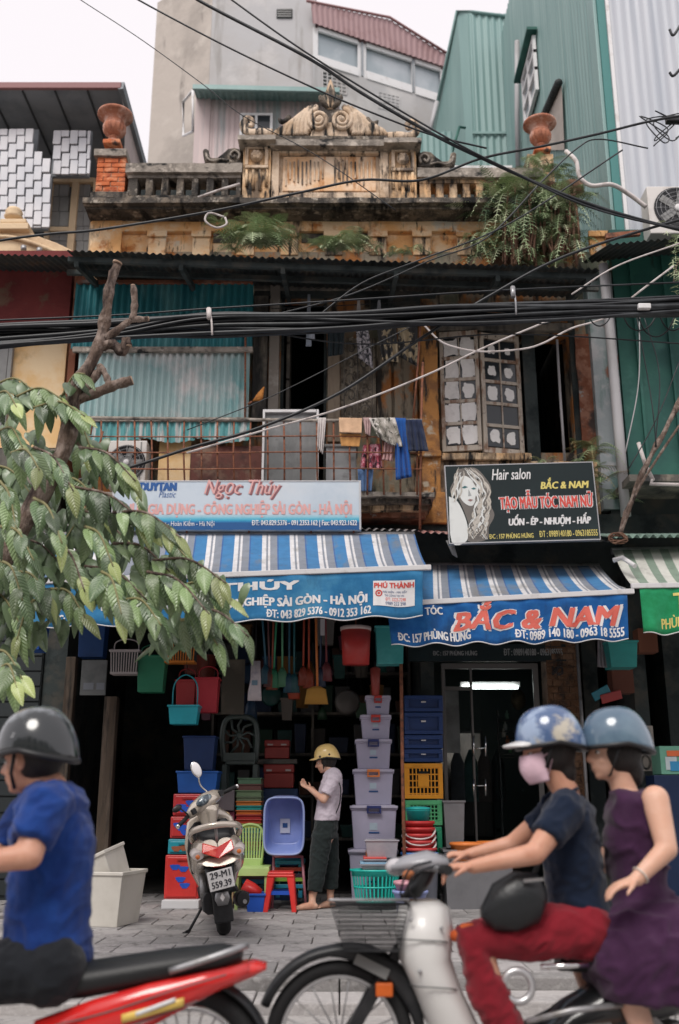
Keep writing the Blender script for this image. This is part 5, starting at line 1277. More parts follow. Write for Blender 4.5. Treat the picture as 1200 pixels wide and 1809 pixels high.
# turquoise laundry basket with slots
def slot_basket(px,py0,py1,wpx,Y,col,label,n=34):
    za,zb = P(px,py1,Y).z,P(px,py0,Y).z; x = P(px,(py0+py1)/2,Y).x; r = wpx/FPX*(Y*.96)/2; h = zb-za; d = .62
    t = thing('laundry_basket',label,'basket',(x,Y+r*d,za)); m = plastic(col); c = (x,Y+r*d,za)
    g = MB(); g.lathe([(.001,0),(r*.8,0),(r*.83,h*.12),(r*.80,h*.12),(.001,.02)],c,36,sy=d); g.build('base',m,t)
    g = MB(); g.lathe([(r*.95,h*.80),(r*.975,h*.80),(r*1.0,h*.93),(r*1.06,h*.95),(r*1.06,h),(r*.98,h),(r*.94,h*.82)],c,36,sy=d); g.build('rim',m,t)
    g = MB(); g.lathe([(r*.89,h*.45),(r*.91,h*.45),(r*.915,h*.50),(r*.885,h*.50),(r*.89,h*.45)],c,36,sy=d); g.build('hoop',m,t)
    for k in range(n):
        a = 2*pi*k/n; g = MB(); p = Vector(c)
        g.bar(p+Vector((r*.815*cos(a),r*.815*d*sin(a),h*.1)),p+Vector((r*.96*cos(a),r*.96*d*sin(a),h*.86)),.014,.006,up=(cos(a),sin(a),0)); g.build('slat',m,t)
    return t
slot_basket(665,1537,1598,86,10.25,(.02,.50,.42),'turquoise slatted laundry basket on the pavement')
clr = PM('clear_plastic',(.52,.50,.54),.2,[((.42,.41,.46),4,.45,.65)],trans=.35,spec=.5)
def clear_box(px0,py0,px1,py1,Y,label,lid=None,m=clr):
    x0,x1,z0,z1 = R(px0,py0,px1,py1,Y); t = thing('food_container',label,'container',((x0+x1)/2,Y+.14,z0),0,'clear containers above the turquoise basket')
    g = MB(); shell_box(g,x0,x1,Y,Y+.28,z0,z1,.02,.02,rim=.012); g.build('body',m,t,bevel=.005)
    if lid: g = MB(); g.box(x0-.008,x1+.008,Y-.01,Y+.29,z1+.001,z1+.018); g.build('lid',plastic(lid),t,bevel=.006)
clear_box(646,1484,704,1516,10.35,'clear tilted container with no lid, topmost of its pile')
clear_box(644,1518,682,1526,10.25,'clear container with red lid',(.6,.07,.06))
clear_box(638,1527,690,1537,10.25,'flat container with light blue lid',(.25,.45,.62))
# ------- left group: patterned drawers
def drawer_unit(px0,py0,px1,py1,Y,col,c2,label,seed=0):
    x0,x1,z0,z1 = R(px0,py0,px1,py1,Y); z1 -= .003; t = thing('drawer_box',label,'drawer',((x0+x1)/2,Y+.2,z0),0,'plastic drawers stacked left of the scooter')
    g = MB(); g.box(x0,x1,Y,Y+.4,z0,z1); g.build('body',plastic(col),t,bevel=.01)
    g = MB(); g.box(x0+.02,x1-.02,Y-.014,Y-.001,z0+.02,z1-.02); g.build('drawer_front',plastic(col,.3),t,bevel=.006)
    random.seed(seed)
    for k in range(4):
        a = random.uniform(x0+.08,x1-.1); b = random.uniform(z0+.03,max(z0+.04,z1-.09)); pts = [(a+.045*cos(q)*(1+.35*sin(3*q)),b+.035*sin(q)*(1+.3*cos(2*q))+.02) for q in [i*.52 for i in range(12)]]
        g = MB(); g.prism(pts,Y-.018-.0004*k,Y-.0145); g.build('printed_motif',plastic(c2),t)
    g = MB(); g.box((x0+x1)/2-.05,(x0+x1)/2+.05,Y-.03,Y-.0185,z1-.05,z1-.035); g.build('pull',plastic(tuple(c*.7 for c in col)),t)
blu = (.02,.09,.50)
drawer_unit(291,1510,352,1588,10.55,(.58,.04,.035),blu,'lowest bright red drawer with blue print',1)
drawer_unit(297,1482,352,1509,10.56,(.02,.30,.38),(.3,.1,.05),'teal drawer in the middle of the drawer stack',2)
drawer_unit(301,1442,354,1481,10.57,(.50,.035,.035),blu,'red drawer with blue print above the teal one',3)
drawer_unit(306,1402,356,1441,10.58,(.50,.035,.04),blu,'top red drawer with blue print',4)
x0,x1,z0,z1 = R(286,1590,352,1610,10.45); g = MB(); g.box(x0,x1,10.42,10.85,.1285+.022,z1+.0); tag(g.build('foam_slab',PM('foam',(.62,.62,.63),.8,bump=.002),bevel=.008),'white foam slab under the red drawers','slab')
g = MB(); x0,x1,z0,z1 = R(313,1362,385,1401,10.7); shell_box(g,x0,x1,10.66,11.0,z0,z1,.02,.02); o = g.build('blue_tub',plastic((.012,.10,.40)),bevel=.006); tag(o,'blue tub upside down on the red drawers','tub')
g = MB(); x0,x1,z0,z1 = R(324,1300,380,1361,10.75); shell_box(g,x0,x1,10.72,11.0,z0,z1,.02,.02); o = g.build('navy_tub',plastic((.01,.035,.13)),bevel=.006); tag(o,'dim navy tub standing on the blue tub','tub')
g = MB(); x0,x1,z0,z1 = R(358,1396,414,1432,10.8); g.box(x0,x1,10.8,11.1,z0,z1); o = g.build('grey_carton',plastic((.13,.11,.12)),bevel=.006); tag(o,'dull grey carton behind the scooter handlebar','carton')
g = MB(); x0,x1,z0,z1 = R(358,1433,412,1600,10.85); g.box(x0,x1,10.85,11.15,z0,z1-.004); o = g.build('pink_carton',plastic((.26,.06,.10)),bevel=.006); tag(o,'dark pink carton below the grey carton','carton')
# tan chair back behind scooter
tc_ = thing('child_chair','tan plastic child chair behind the scooter leg shield','chair',tuple(PG(396,1590,.15)))
g = MB(); c = [(372,1590),(372,1450),(378,1436),(392,1430),(405,1436),(413,1452),(416,1590)]
g.prism([(P(a,b,10.5).x,P(a,b,10.5).z) for a,b in c][::-1],10.5,10.52); g.build('backrest',plastic((.52,.36,.19)),tc_,bevel=.006)
g = MB(); x0,x1,z0,z1 = R(372,1535,416,1545,10.4); g.box(x0,x1,10.2,10.499,z0,z1); g.build('seat',plastic((.52,.36,.19)),tc_,bevel=.006)
for a in (x0,x1-.03): g = MB(); g.box(a,a+.03,10.2,10.23,.15,z0-.001); g.build('leg',plastic((.52,.36,.19)),tc_)
for k,(a,b) in enumerate(((388,1455),(399,1465),(390,1478))): g = MB(); g.ball(P(a,b,10.495),.022,.006,.022,10,6); g.build('printed_dot',plastic((.35,.12,.06)),tc_)
# stack of coloured trays
tray_c = [(.10,.20,.12),(.16,.07,.06),(.16,.24,.13),(.15,.20,.12),(.66,.20,.04),(.02,.36,.33),(.62,.16,.03),(.42,.03,.03),(.50,.05,.03),(.38,.42,.06),(.02,.22,.24),(.012,.05,.14),(.015,.04,.11),(.24,.05,.03),(.16,.03,.03),(.04,.12,.3),(.3,.05,.04),(.02,.2,.14),(.3,.2,.04),(.05,.05,.15),(.2,.03,.03),(.04,.2,.2)]
names_c = ['dull green','brown','sage','olive','orange','teal','burnt orange','dark red','red','lime','petrol','navy','midnight blue','rust','maroon','blue','brick red','bottle green','mustard','indigo','wine red','sea green']
y = 1374
for i,(c,n) in enumerate(zip(tray_c,names_c)):
    hgt_ = 8 if i > 2 else 11
    if y > 1596: break
    x0,x1,z0,z1 = R(416 + (3 if i < 2 else 0),y,463,y+hgt_,10.85)
    g = MB(); g.box(x0+.01,x1-.01,10.86,11.2,z0,z1-.012); g.box(x0,x1,10.845,11.21,z1-.0119,z1-.001)
    o = g.build('tray',plastic(c),bevel=.003); tag(o,n + ' plastic tray in the tall tray stack','tray','coloured trays in a tall stack'); y += hgt_
# light green child chair
gc_ = thing('child_chair','light green plastic child chair with slotted back','chair',tuple(PG(446,1600,.15)))
gm = plastic((.46,.62,.23))
YQ = 10.62
outer = [(421,1528),(418,1480),(424,1464),(436,1457),(450,1457),(461,1463),(466,1480),(462,1528)]
def ch(a,b,Y=YQ): q = P(a,b,Y); return q
g = MB(); pth = smooth_path([ch(a,b) for a,b in outer],4); g.tube(pth,.020,8,flat=.7); g.build('back_frame',gm,gc_)
x0,x1,z0,z1 = R(421,1516,463,1530,YQ); g = MB(); g.box(x0,x1,YQ-.012,YQ+.012,z0,z1); g.build('back_rail',gm,gc_,bevel=.006)
for k in range(8):
    f = k/7; a0 = 424+37*f; a1 = 426+32*f; g = MB(); g.bar(ch(a0,1466 - 6*sin(pi*f)),ch(a1,1518),.017,.010,up=(0,1,0)); g.build('back_slat',gm,gc_)
x0,x1,z0,z1 = R(415,1531,476,1543,10.35); g = MB(); g.box(x0,x1,10.3,10.66,z0+.02,z1); g.box(x0,x1,10.295,10.2999,z0-.02,z1-.01); g.build('seat',gm,gc_,bevel=.01)
for a in (x0+.005,x1-.045):
    for yy in (10.31,10.60): g = MB(); g.box(a,a+.04,yy,yy+.04,.15,z0+.019,.004,.004); g.build('leg',gm,gc_,bevel=.005)
# stools
def stool(px,py0,py1,wpx,Y,col,label,band_c=None,grp=None,simple=False):
    za,zb = (.151 if not simple else P(px,py1,Y).z),P(px,py0,Y).z; x = P(px,(py0+py1)/2,Y).x; w = wpx/FPX*(Y*.96)/2; m = plastic(col)
    t = thing('stool',label,'stool',(x,Y+w,za),0,grp); h = zb-za
    g = MB(); g.box(x-w*.80,x+w*.80,Y+w*.2,Y+w*1.8,zb-.022,zb); g.box(x-w*.84,x+w*.84,Y+w*.16,Y+w*1.84,zb-.05,zb-.0221); g.build('seat',m,t,bevel=.012)
    for sx in (-1,1):
        for sy in (-1,1):
            cy = Y+w
            g = MB(); top = Vector((x+sx*w*.62,cy+sy*w*.62,zb-.05)); bot = Vector((x+sx*w*.88,cy+sy*w*.88,za))
            g.loft([(bot,(w*.15,0,0),(0,w*.15,0)),(bot.lerp(top,.5),(w*.17,0,0),(0,w*.17,0)),(top,(w*.24,0,0),(0,w*.24,0))],8,power=.4,smooth=False); g.build('leg',m,t)
    for sy in (-1,1):
        g = MB(); z = za+h*.42; g.box(x-w*.7,x+w*.7,Y+w+sy*w*.70-.006,Y+w+sy*w*.70+.006,z,z+h*.10); g.build('stretcher',plastic(band_c) if band_c else m,t)
    return t
stool(495,1541,1602,56,10.15,(.68,.035,.03),'red plastic stool with blue stretcher standing in front of the blue tub',blu)
for i,(c,n,y) in enumerate((((.02,.34,.42),'cyan',1520),((.60,.10,.05),'orange-red',1532),((.10,.05,.08),'plum',1543),((.32,.55,.08),'lime green',1550),((.02,.22,.34),'petrol blue',1562))):
    x0,x1,z0,z1 = R(484,y,538,y+7,10.62); g = MB(); g.box(x0,x1,10.6,10.95,z0,z1); g.box(x0+.02,x0+.06,10.61,10.66,z0-.09,z0-.001); g.box(x1-.06,x1-.02,10.61,10.66,z0-.09,z0-.001)
    tag(g.build('nested_stool',plastic(c),bevel=.004),n + ' stool nested in the pile under the blue tub','stool','stools nested under the blue tub')
pf = thing('pink_rack','pink tube rack that holds the nested stools','rack',tuple(PG(510,1600,.15)))
for a0,a1 in ((484,481),(534,541)):
    g = MB(); g.tube([P(a0,1512,10.55),P((a0+a1)/2,1560,10.53),Vector((P(a1,1600,10.5).x,10.5,.15))],.014,8); g.build('upright',plastic((.42,.16,.20)),pf)
g = MB(); g.tube([P(484,1513,10.55),P(534,1513,10.55)],.014,8); g.build('cross_bar',plastic((.42,.16,.20)),pf)
for i,(c,n,y) in enumerate((((.10,.09,.10),'grey',1545),((.02,.28,.50),'blue',1552),((.02,.10,.12),'dark teal',1562))):
    x0,x1,z0,z1 = R(430,y,468,y+8,10.5); g = MB(); g.box(x0,x1,10.42,10.6,z0,z1)
    g.box(x0+.004,x0+.03,10.43,10.46,z0-.05,z0-.001); g.box(x1-.03,x1-.004,10.43,10.46,z0-.05,z0-.001); tag(g.build('small_stool',plastic(c),bevel=.004),n + ' small stool under the light green chair','stool','small stools under the green chair')
x0,x1,z0,z1 = R(436,1578,468,1602,10.2); g = MB(); shell_box(g,x0,x1,10.16,10.4,.15,z1,.01,.01); tag(g.build('blue_basket',plastic((.02,.10,.50)),bevel=.004),'small blue basket on the pavement left of the red stool','basket')
g = MB(); g.loft([(P(431,1562,10.3),(.03,0,.05),(0,.08,0)),(P(446,1572,10.28),(.03,0,.06),(0,.1,0)),(P(462,1577,10.28),(.01,0,.03),(0,.07,0))],10); tag(g.build('red_dustpan',plastic((.6,.03,.03))),'red plastic dustpan lying on the small blue basket','dustpan')
# blue tub leaning, open side to the street
tb = thing('blue_tub','translucent blue tub leaning upright on the nested stools','tub',tuple(P(502,1510,10.5)))
bt = PM('translucent_blue_plastic',(.20,.27,.58),.3,[((.27,.34,.66),2,.4,.6)],spec=.5); bt2 = PM('blue_tub_rim',(.30,.38,.66),.3)
c0 = P(502,1459,10.42); hx = P(537,1459,10.42).x-c0.x; hz = (P(502,1409,10.42).z-P(502,1510,10.42).z)/2
def rr(c,s,dy,k=1): return (c+Vector((0,dy,dy*.25)),Vector((hx*s,0,0)),Vector((0,0,hz*(1-(1-s)*.75))))
g = MB(); g.loft([rr(c0,.99,0),rr(c0,.95,.04),rr(c0,.86,.2),rr(c0,.80,.22)],40,power=.42,caps=False)
g.loft([rr(c0,.80,.22),rr(c0,.3,.225)],40,power=.42,caps=True); g.build('inner_shell',bt,tb,solid=.004)
g = MB(); pts = [c0+Vector((hx*math.copysign(abs(cos(a))**.42,cos(a)),-.005,hz*math.copysign(abs(sin(a))**.42,sin(a)))) for a in [2*pi*(k+.5)/60 for k in range(61)]]; g.tube(pts,.011,6,caps=False); g.build('rim',bt2,tb)
g = MB(); q = c0+Vector((0,.205,.055)); g.obox(q+Vector((0,0,-.06)),.10,.003,.14); g.build('paper_label',flat('grey_label',(.50,.52,.62)),tb)
g = MB(); q = c0+Vector((0,.202,-.0)); g.obox(q,.05,.003,.045); g.build('label_mark',navy_p,tb)
# ------- dim things behind: monobloc chair hung up, framed stools, tool boxes
mc = thing('stacked_chair','dark grey plastic chair with pierced round back hanging behind','chair',tuple(P(423,1345,11.1)))
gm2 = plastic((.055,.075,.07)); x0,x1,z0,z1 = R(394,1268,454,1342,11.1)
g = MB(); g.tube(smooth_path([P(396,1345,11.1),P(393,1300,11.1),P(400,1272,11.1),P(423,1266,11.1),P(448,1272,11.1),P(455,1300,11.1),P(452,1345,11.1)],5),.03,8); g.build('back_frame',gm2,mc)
for k in range(9):
    a = 2*pi*k/9; c = P(423,1300,11.1); g = MB(); g.tube([c+Vector((cos(a)*.03,0,sin(a)*.03)),c+Vector((cos(a+.35)*.10,0,sin(a+.35)*.11)),c+Vector((cos(a)*.18,0,sin(a)*.2))],.014,6); g.build('back_petal',gm2,mc)
g = MB(); c = P(423,1300,11.1); g.ball(c,.035,.015,.035); g.build('back_hub',gm2,mc)
g = MB(); x0,x1,z0,z1 = R(396,1330,452,1345,11.05); g.box(x0,x1,11.0,11.12,z0,z1); g.build('lower_back',gm2,mc)
sf = thing('stool','upturned dark grey stool frame below the pierced chair','stool',tuple(P(423,1400,11.0)))
x0,x1,z0,z1 = R(392,1342,455,1402,11.0)
g = MB(); g.box(x0+.03,x1-.03,11.0,11.3,z1-.05,z1); g.build('seat',gm2,sf,bevel=.01)
for a in (x0,x1-.05):
    for yy in (11.0,11.25): g = MB(); g.box(a,a+.05,yy,yy+.04,z0-.7,z1-.051); g.build('leg',gm2,sf)
def toolbox(px0,py0,px1,py1,Y,label):
    x0,x1,z0,z1 = R(px0,py0,px1,py1,Y); t = thing('tool_box',label,'tool box',((x0+x1)/2,Y+.1,z0),0,'red tool boxes on the dark shelf'); h = z1-z0
    m = plastic((.30,.035,.03)); g = MB(); g.box(x0,x1,Y,Y+.2,z0,z0+h*.62); g.build('body',m,t,bevel=.01)
    g = MB(); g.box(x0-.005,x1+.005,Y-.01,Y+.21,z0+h*.63,z1); g.build('lid',m,t,bevel=.015)
    for a in (x0+.03,x1-.09): g = MB(); g.box(a,a+.06,Y-.018,Y-.0105,z0+h*.70,z0+h*.78); g.build('latch',plastic((.45,.40,.38)),t)
toolbox(468,1307,511,1340,11.3,'red tool box with pale latches, upper one')
toolbox(466,1350,519,1392,11.3,'larger red tool box below the upper one')
g = MB(); x0,x1,z0,z1 = R(455,1393,525,1600,11.3); g.box(x0,x1,11.3,11.6,.15,z1-.003); tag(g.build('blue_chest',plastic((.02,.05,.13))),'dark blue chest under the red tool boxes','chest')
g = MB(); x0,x1,z0,z1 = R(455,1341,525,1349,11.3); g.box(x0,x1,11.28,11.6,z0,z1-.002); tag(g.build('plank_shelf',M['grimy']),'thin plank between the two red tool boxes','plank')
# ------- hung goods
def hang_basket(px0,py0,px1,py1,Y,col,label,bars=0,top=None,hl=None,dk=None):
    x0,x1,z0,z1 = R(px0,py0,px1,py1,Y); m = plastic(col); t = thing('basket',label,'basket',((x0+x1)/2,Y+.1,z0))
    if bars:
        g = MB(); g.box(x0-.006,x1+.006,Y-.006,Y+.206,z1-.025,z1); g.build('rim',m,t,bevel=.005); g = MB(); g.box(x0+.012,x1-.012,Y+.01,Y+.19,z0,z0+.02); g.build('floor',m,t)
        W = x1-x0
        for k in range(bars): f = (k+.5)/bars; g = MB(); g.bar((x0+.012+(W-.024)*f,Y+.008,z0+.02),(x0+W*f,Y,z1-.026),.010,.006,up=(0,1,0)); g.build('slat',m,t)
        g = MB(); g.box(x0+.014,x1-.014,Y+.02,Y+.19,z0+.021,z1-.027); g.build('shade_block',M['dark_wall'],t)  # dark block stands in for the shade between the slats
    else:
        g = MB(); shell_box(g,x0,x1,Y,Y+.2,z0,z1,(x1-x0)*.06,.02); g.build('body',m,t,bevel=.006)
    hz_ = top if top is not None else z1+.12
    g = MB(); xm = (x0+x1)/2; ww = (x1-x0)*.42
    g.tube(smooth_path([(xm-ww,Y+.1,z1-.01),(xm-ww*.9,Y+.1,z1+(hz_-z1)*.7),(xm,Y+.1,hz_),(xm+ww*.9,Y+.1,z1+(hz_-z1)*.7),(xm+ww,Y+.1,z1-.01)],5),.007,6); g.build('handle',plastic(hl) if hl else m,t)
    g = MB(); g.tube([(xm,Y+.1,hz_),(xm,10.25,RZ)],.003,4); g.build('hanging_cord',M['cable'],t)
    return t
hang_basket(193,1147,245,1190,10.2,(.40,.36,.36),'pale grey slatted basket hanging under the banner',11,None)
hang_basket(241,1157,291,1222,10.25,(.015,.17,.09),'dark green shopping basket hanging beside the grey one')
hang_basket(289,1128,346,1170,10.2,(.60,.20,.03),'orange slatted basket hanging behind the leaf tips',12)
hang_basket(310,1200,345,1255,10.35,(.33,.025,.03),'dark red basket hanging left of its twin')
hang_basket(345,1196,385,1258,10.3,(.38,.02,.035),'crimson basket hanging right of the dark red one')
hang_basket(297,1245,350,1279,10.1,(.01,.26,.32),'teal basket with white marks hanging in front',0,P(320,1190,10.1).z)
t_ = thing('red_barrel','red round bucket with pale rim hanging under the left banner','bucket',tuple(P(629,1172,10.2)))
c = P(629,1174,10.3); r = .155; h = P(629,1108,10.3).z-c.z
g = MB(); g.lathe([(.001,0),(r*.88,0),(r,h*.9),(r*.96,h*.9),(.001,h*.88)],c,28); g.build('body',plastic((.52,.05,.045)),t_)
g = MB(); g.lathe([(r*.9,h*.9),(r*1.04,h*.9),(r*1.05,h),(r*.96,h),(.001,h*.97)],c,28); g.build('rim',plastic((.55,.45,.42)),t_)
ropes(t_,[(c+Vector((0,0,h*.9)),Vector((c.x,10.25,RZ)))],M['rust'],.008)
g = MB(); x0,x1,z0,z1 = R(664,1105,714,1172,10.3); shell_box(g,x0,x1,10.3,10.55,z0,z1,.012,.01); o = g.build('teal_bin',PM('teal_translucent',(.06,.36,.36),.35,[((.10,.46,.46),2,.45,.6)]),bevel=.01); tag(o,'translucent teal bin hanging beside the red bucket','bin')
# plastic wrapped brushes
t_ = thing('brush_pack','white plastic-wrapped brush pack hanging near the post','brush pack',tuple(P(451,1240,10.3)))
g = MB(); g.loft([(P(450,1238,10.3),(.075,0,0),(0,.02,0)),(P(450,1222,10.3),(.07,0,0),(0,.03,0)),(P(452,1200,10.3),(.055,0,0),(0,.03,0)),(P(452,1168,10.3),(.05,0,0),(0,.02,0))],14); g.build('wrap',PM('wrap',(.44,.40,.42),.25,[((.32,.30,.34),8,.5,.6)]),t_)
g = MB(); g.obox(P(450,1206,10.262),.06,.006,.05); g.build('label',flat('steel_blue_print',(.12,.20,.26)),t_)
ropes(t_,[(P(452,1168,10.3),Vector((P(452,1168,10.3).x,10.25,RZ)))])
t_ = thing('brush_pack','small white card strip hanging near the orange broom','brush pack',tuple(P(571,1125,10.2)))
g = MB(); g.obox(P(570,1108,10.2),.045,.01,.17); g.build('card',PM('grey_card',(.40,.38,.40),.5),t_)
# brooms and sticks: leaning handles
stk = [(462,1098,470,1175,(.03,.12,.18)),(473,1100,476,1180,(.12,.05,.05)),(484,1098,481,1185,(.25,.06,.03)),(490,1098,484,1182,(.04,.28,.14)),(499,1098,499,1180,(.10,.32,.18)),(512,1098,511,1190,(.02,.10,.16)),(520,1098,520,1190,(.02,.12,.14)),(538,1098,536,1178,(.36,.06,.03)),(546,1098,546,1182,(.42,.07,.03)),(575,1098,577,1170,(.22,.05,.06)),(568,1098,566,1180,(.03,.05,.10))]
nm = ['dark teal','brown','brick red','green leaning','mint green','petrol','deep teal','thin red','bright red','plum','navy']
for (a,b,c_,d,col),n in zip(stk,nm):
    t = thing('mop',n + ' mop or broom handle in the hanging row','mop',tuple(P(c_,d+40,10.6)),0,'broom and mop handles hanging in a row')
    g = MB(); g.tube([P(a,b-30,10.6),P(c_,d,10.6)],.011,6); g.build('handle',plastic(col),t)
    q = P(c_,d,10.6); g = MB(); g.loft([(q,(.02,0,0),(0,.02,0)),(q-Vector((0,0,.05)),(.05,0,0),(0,.03,0)),(q-Vector((0,0,.20)),(.065,0,0),(0,.035,0))],10); g.build('head',plastic(tuple(x*.6 for x in col)),t)
t = thing('broom','orange-handled broom with wide ochre bristle head','broom',tuple(P(559,1245,10.4)))
g = MB(); g.tube([P(558,1068,10.4),P(561,1222,10.4)],.013,8); g.build('handle',plastic((.55,.17,.04)),t)
q0,q1 = P(559,1218,10.4),P(559,1244,10.4)
g = MB(); g.loft([(q1,(.125,0,0),(0,.03,0)),(q0,(.10,0,0),(0,.035,0)),(q0+Vector((0,0,.03)),(.04,0,0),(0,.02,0))],14,power=.6); g.build('bristle',PM('ochre_bristle',(.38,.20,.04),.9,bump=.004,bscale=80,bstretch=(3,1,.2)),t)
g = MB(); g.loft([(P(520,1235,10.7),(.06,0,0),(0,.06,0)),(P(518,1205,10.7),(.08,0,0),(0,.06,0)),(P(528,1195,10.7),(.10,0,0),(0,.06,0))],10,power=.7); tag(g.build('red_dustpan',plastic((.32,.05,.02))),'dark orange-red dustpan hanging left of the broom','dustpan')
g = MB(); g.lathe([(.001,-.3),(.04,-.3),(.055,-.02),(.02,.0)],P(663,1178,10.6),14); tag(g.build('red_bottle',plastic((.30,.05,.04))),'dim red bottle-shaped float under the teal bin','float')
# white board, blue box at the far left
g = MB(); x0,x1,z0,z1 = R(143,1166,188,1228,10.9); g.box(x0,x1,10.9,10.93,z0,z1); t = g.build('notice_board',PM('grey_board',(.17,.18,.18),.6,[((.13,.14,.14),4,.5,.6)]),bevel=.004); tag(t,'dim grey notice board between the two wooden posts','board')
g = MB(); x0,x1,z0,z1 = R(147,1206,165,1218,10.88); g.box(x0,x1,10.893,10.899,z0,z1); x0,x1,z0,z1 = R(170,1206,184,1218,10.88); g.box(x0,x1,10.893,10.899,z0,z1); g.build('paper_slip',flat('slip',(.22,.24,.27)),t)
WM[t.name] = Matrix.Identity(4)
bx = thing('blue_box','blue storage box with white label behind the leaves at far left','box',tuple(P(45,1145,10.3)))
x0,x1,z0,z1 = R(22,1098,72,1147,10.3); g = MB(); shell_box(g,x0,x1,10.3,10.6,z0,z1,.01,.01); g.build('body',plastic((.012,.08,.34)),bx,bevel=.008)
g = MB(); g.obox(P(48,1113,10.29),.11,.004,.15); g.build('label',flat('label_white',(.6,.57,.52)),bx); g = MB(); g.obox(P(48,1118,10.286),.06,.004,.06); g.build('label_mark',flat('label_brown',(.28,.13,.05)),bx)
x0,x1,z0,z1 = R(138,1100,185,1160,10.9); g = MB(); shell_box(g,x0,x1,10.9,11.1,z0,z1,.01,.01); tag(g.build('blue_crate',plastic((.01,.05,.17)),bevel=.006),'dim blue crate above the notice board','crate')
g = MB(); g.box(-8,-3.36,11.32,11.34,.1285,4.2); o = g.build('steel_shutter',PM('dark_shutter',(.02,.026,.028),.6)); tag(o,'dark closed shutter at the far left of the street front','shutter')
for k in range(18): g = MB(); g.box(-3.9,-3.37,11.30,11.318,.2+k*.17,.2+k*.17+.15); g.build('shutter_slat',bpy.data.materials['dark_shutter'],o)
# dim poles inside
for px,c in ((165,(.08,.07,.06)),(255,(.02,.02,.02))):
    pass
# big white folded tubs on the pavement at left
def tilt_box(t,o,W,D,H_,rot,m,name='tub'):
    g = MB(); shell_box(g,-W/2,W/2,-D/2,D/2,0,H_,W*.06,D*.06,.008,.03)
    g.v = [Vector(o) + rot @ v for v in g.v]; return g.build(name,m,t,bevel=.006)
wt = PM('white_tub_plastic',(.66,.63,.57),.45,[((.55,.52,.46),3,.45,.7)])
c = PG(168,1638,.15)
tt = thing('white_tub','large off-white tub standing on the pavement behind the blue rider','tub',tuple(c)); tilt_box(tt,(c.x-.02,c.y+.22,.152),.62,.48,.44,Matrix.Rotation(rad(-14),3,'Z'),wt)
tt2 = thing('white_tub','second off-white tub tilted inside the large one','tub',(c.x,c.y+.2,.4)); tilt_box(tt2,(c.x-.03,c.y+.24,.37),.56,.42,.34,Matrix.Rotation(rad(-14),3,'Z') @ Matrix.Rotation(rad(-24),3,'Y') @ Matrix.Rotation(rad(8),3,'X'),wt)
# ============================================================ hair salon front
sal = thing('salon_shopfront','glazed hair salon front with chrome door handles and lit tube inside','shop front',tuple(P(870,1500,11.5)))
YS2 = 11.45
x0,x1,z0,z1 = R(722,1138,1000,1168,YS2-.1); g = MB(); g.box(x0,x1,YS2-.1,YS2-.03,z0,z1); g.build('dark_sign',bpy.data.materials['black_sign'],sal)
gt = flat('dim_grey_print',(.30,.31,.31)); gt2 = gt
tx('ÐC : 157 PHÙNG HƯNG',765,1148,843,1158,YS2-.1,gt,sal,bold=.002); tx('ÐT : 0989140180 - 0963185555',890,1146,994,1158,YS2-.1,gt,sal,bold=.002)
fm = PM('grey_door_frame',(.15,.145,.14),.45,metal=.4)
X0,X1 = P(783,1300,YS2).x,P(957,1300,YS2).x; ZT = P(800,1172,YS2).z
for a,b in ((X0,X0+.04),(X1-.06,X1),(P(834,1300,YS2).x,P(838,1300,YS2).x)): g = MB(); g.box(a,b,YS2,YS2+.06,.15,ZT-.0601); g.build('frame_post',fm,sal,bevel=.004)
g = MB(); g.box(X0,X1,YS2,YS2+.06,ZT-.06,ZT); g.build('frame_head',fm,sal); g = MB(); zz = P(800,1216,YS2).z; g.box(X0+.041,P(834,1300,YS2).x-.001,YS2,YS2+.05,zz-.02,zz+.02); g.build('transom',fm,sal)
gl = PM('door_glass',(.75,.8,.8),.02,trans=1,ior=1.08,spec=.4)
for a,b in ((834,850),(850.5,953)): g = MB(); g.box(P(a,1300,YS2).x,P(b,1300,YS2).x,YS2+.02,YS2+.028,.16,ZT-.065); g.build('glass_door',gl,sal)
for px in (837,858):
    for y0,y1 in ((1300,1336),(1376,1406)):
        g = MB(); g.tube([P(px,y0,YS2-.06),P(px,y1,YS2-.06)],.011,8); g.build('door_handle',M['chrome'],sal)
for y0 in (1322,1388): g = MB(); g.tube([P(839,y0,YS2-.06),P(856,y0,YS2-.06)],.006,6); g.build('handle_bar',M['chrome'],sal)
x0,x1,z0,z1 = R(785,1218,812,1330,YS2+.15); g = MB(); g.box(x0,x1,YS2+.15,YS2+.17,z0,z1); g.build('glass_poster',PM('pale_poster',(.18,.20,.20),.3,[((.10,.11,.11),3,.45,.65)]),sal)
# lamp: the salon fluorescent tube
lamp_o = thing('tube_lamp','lit white fluorescent tube inside the hair salon','lamp',tuple(P(867,1214,12.6)))
g = MB(); g.tube([P(818,1214,12.6),P(915,1214,12.6)],.022,10); g.build('tube',PM('lit_tube',(1,1,1),.5,emit=(.95,1,.97),estr=5),lamp_o)
g = MB(); a,b = P(814,1210,12.62),P(919,1210,12.62); g.box(a.x,b.x,12.63,12.68,a.z-.02,a.z+.04); g.build('housing',M['white_paint'],lamp_o)
g = MB(); a,b = P(862,1172,12.6),P(865,1205,12.6)
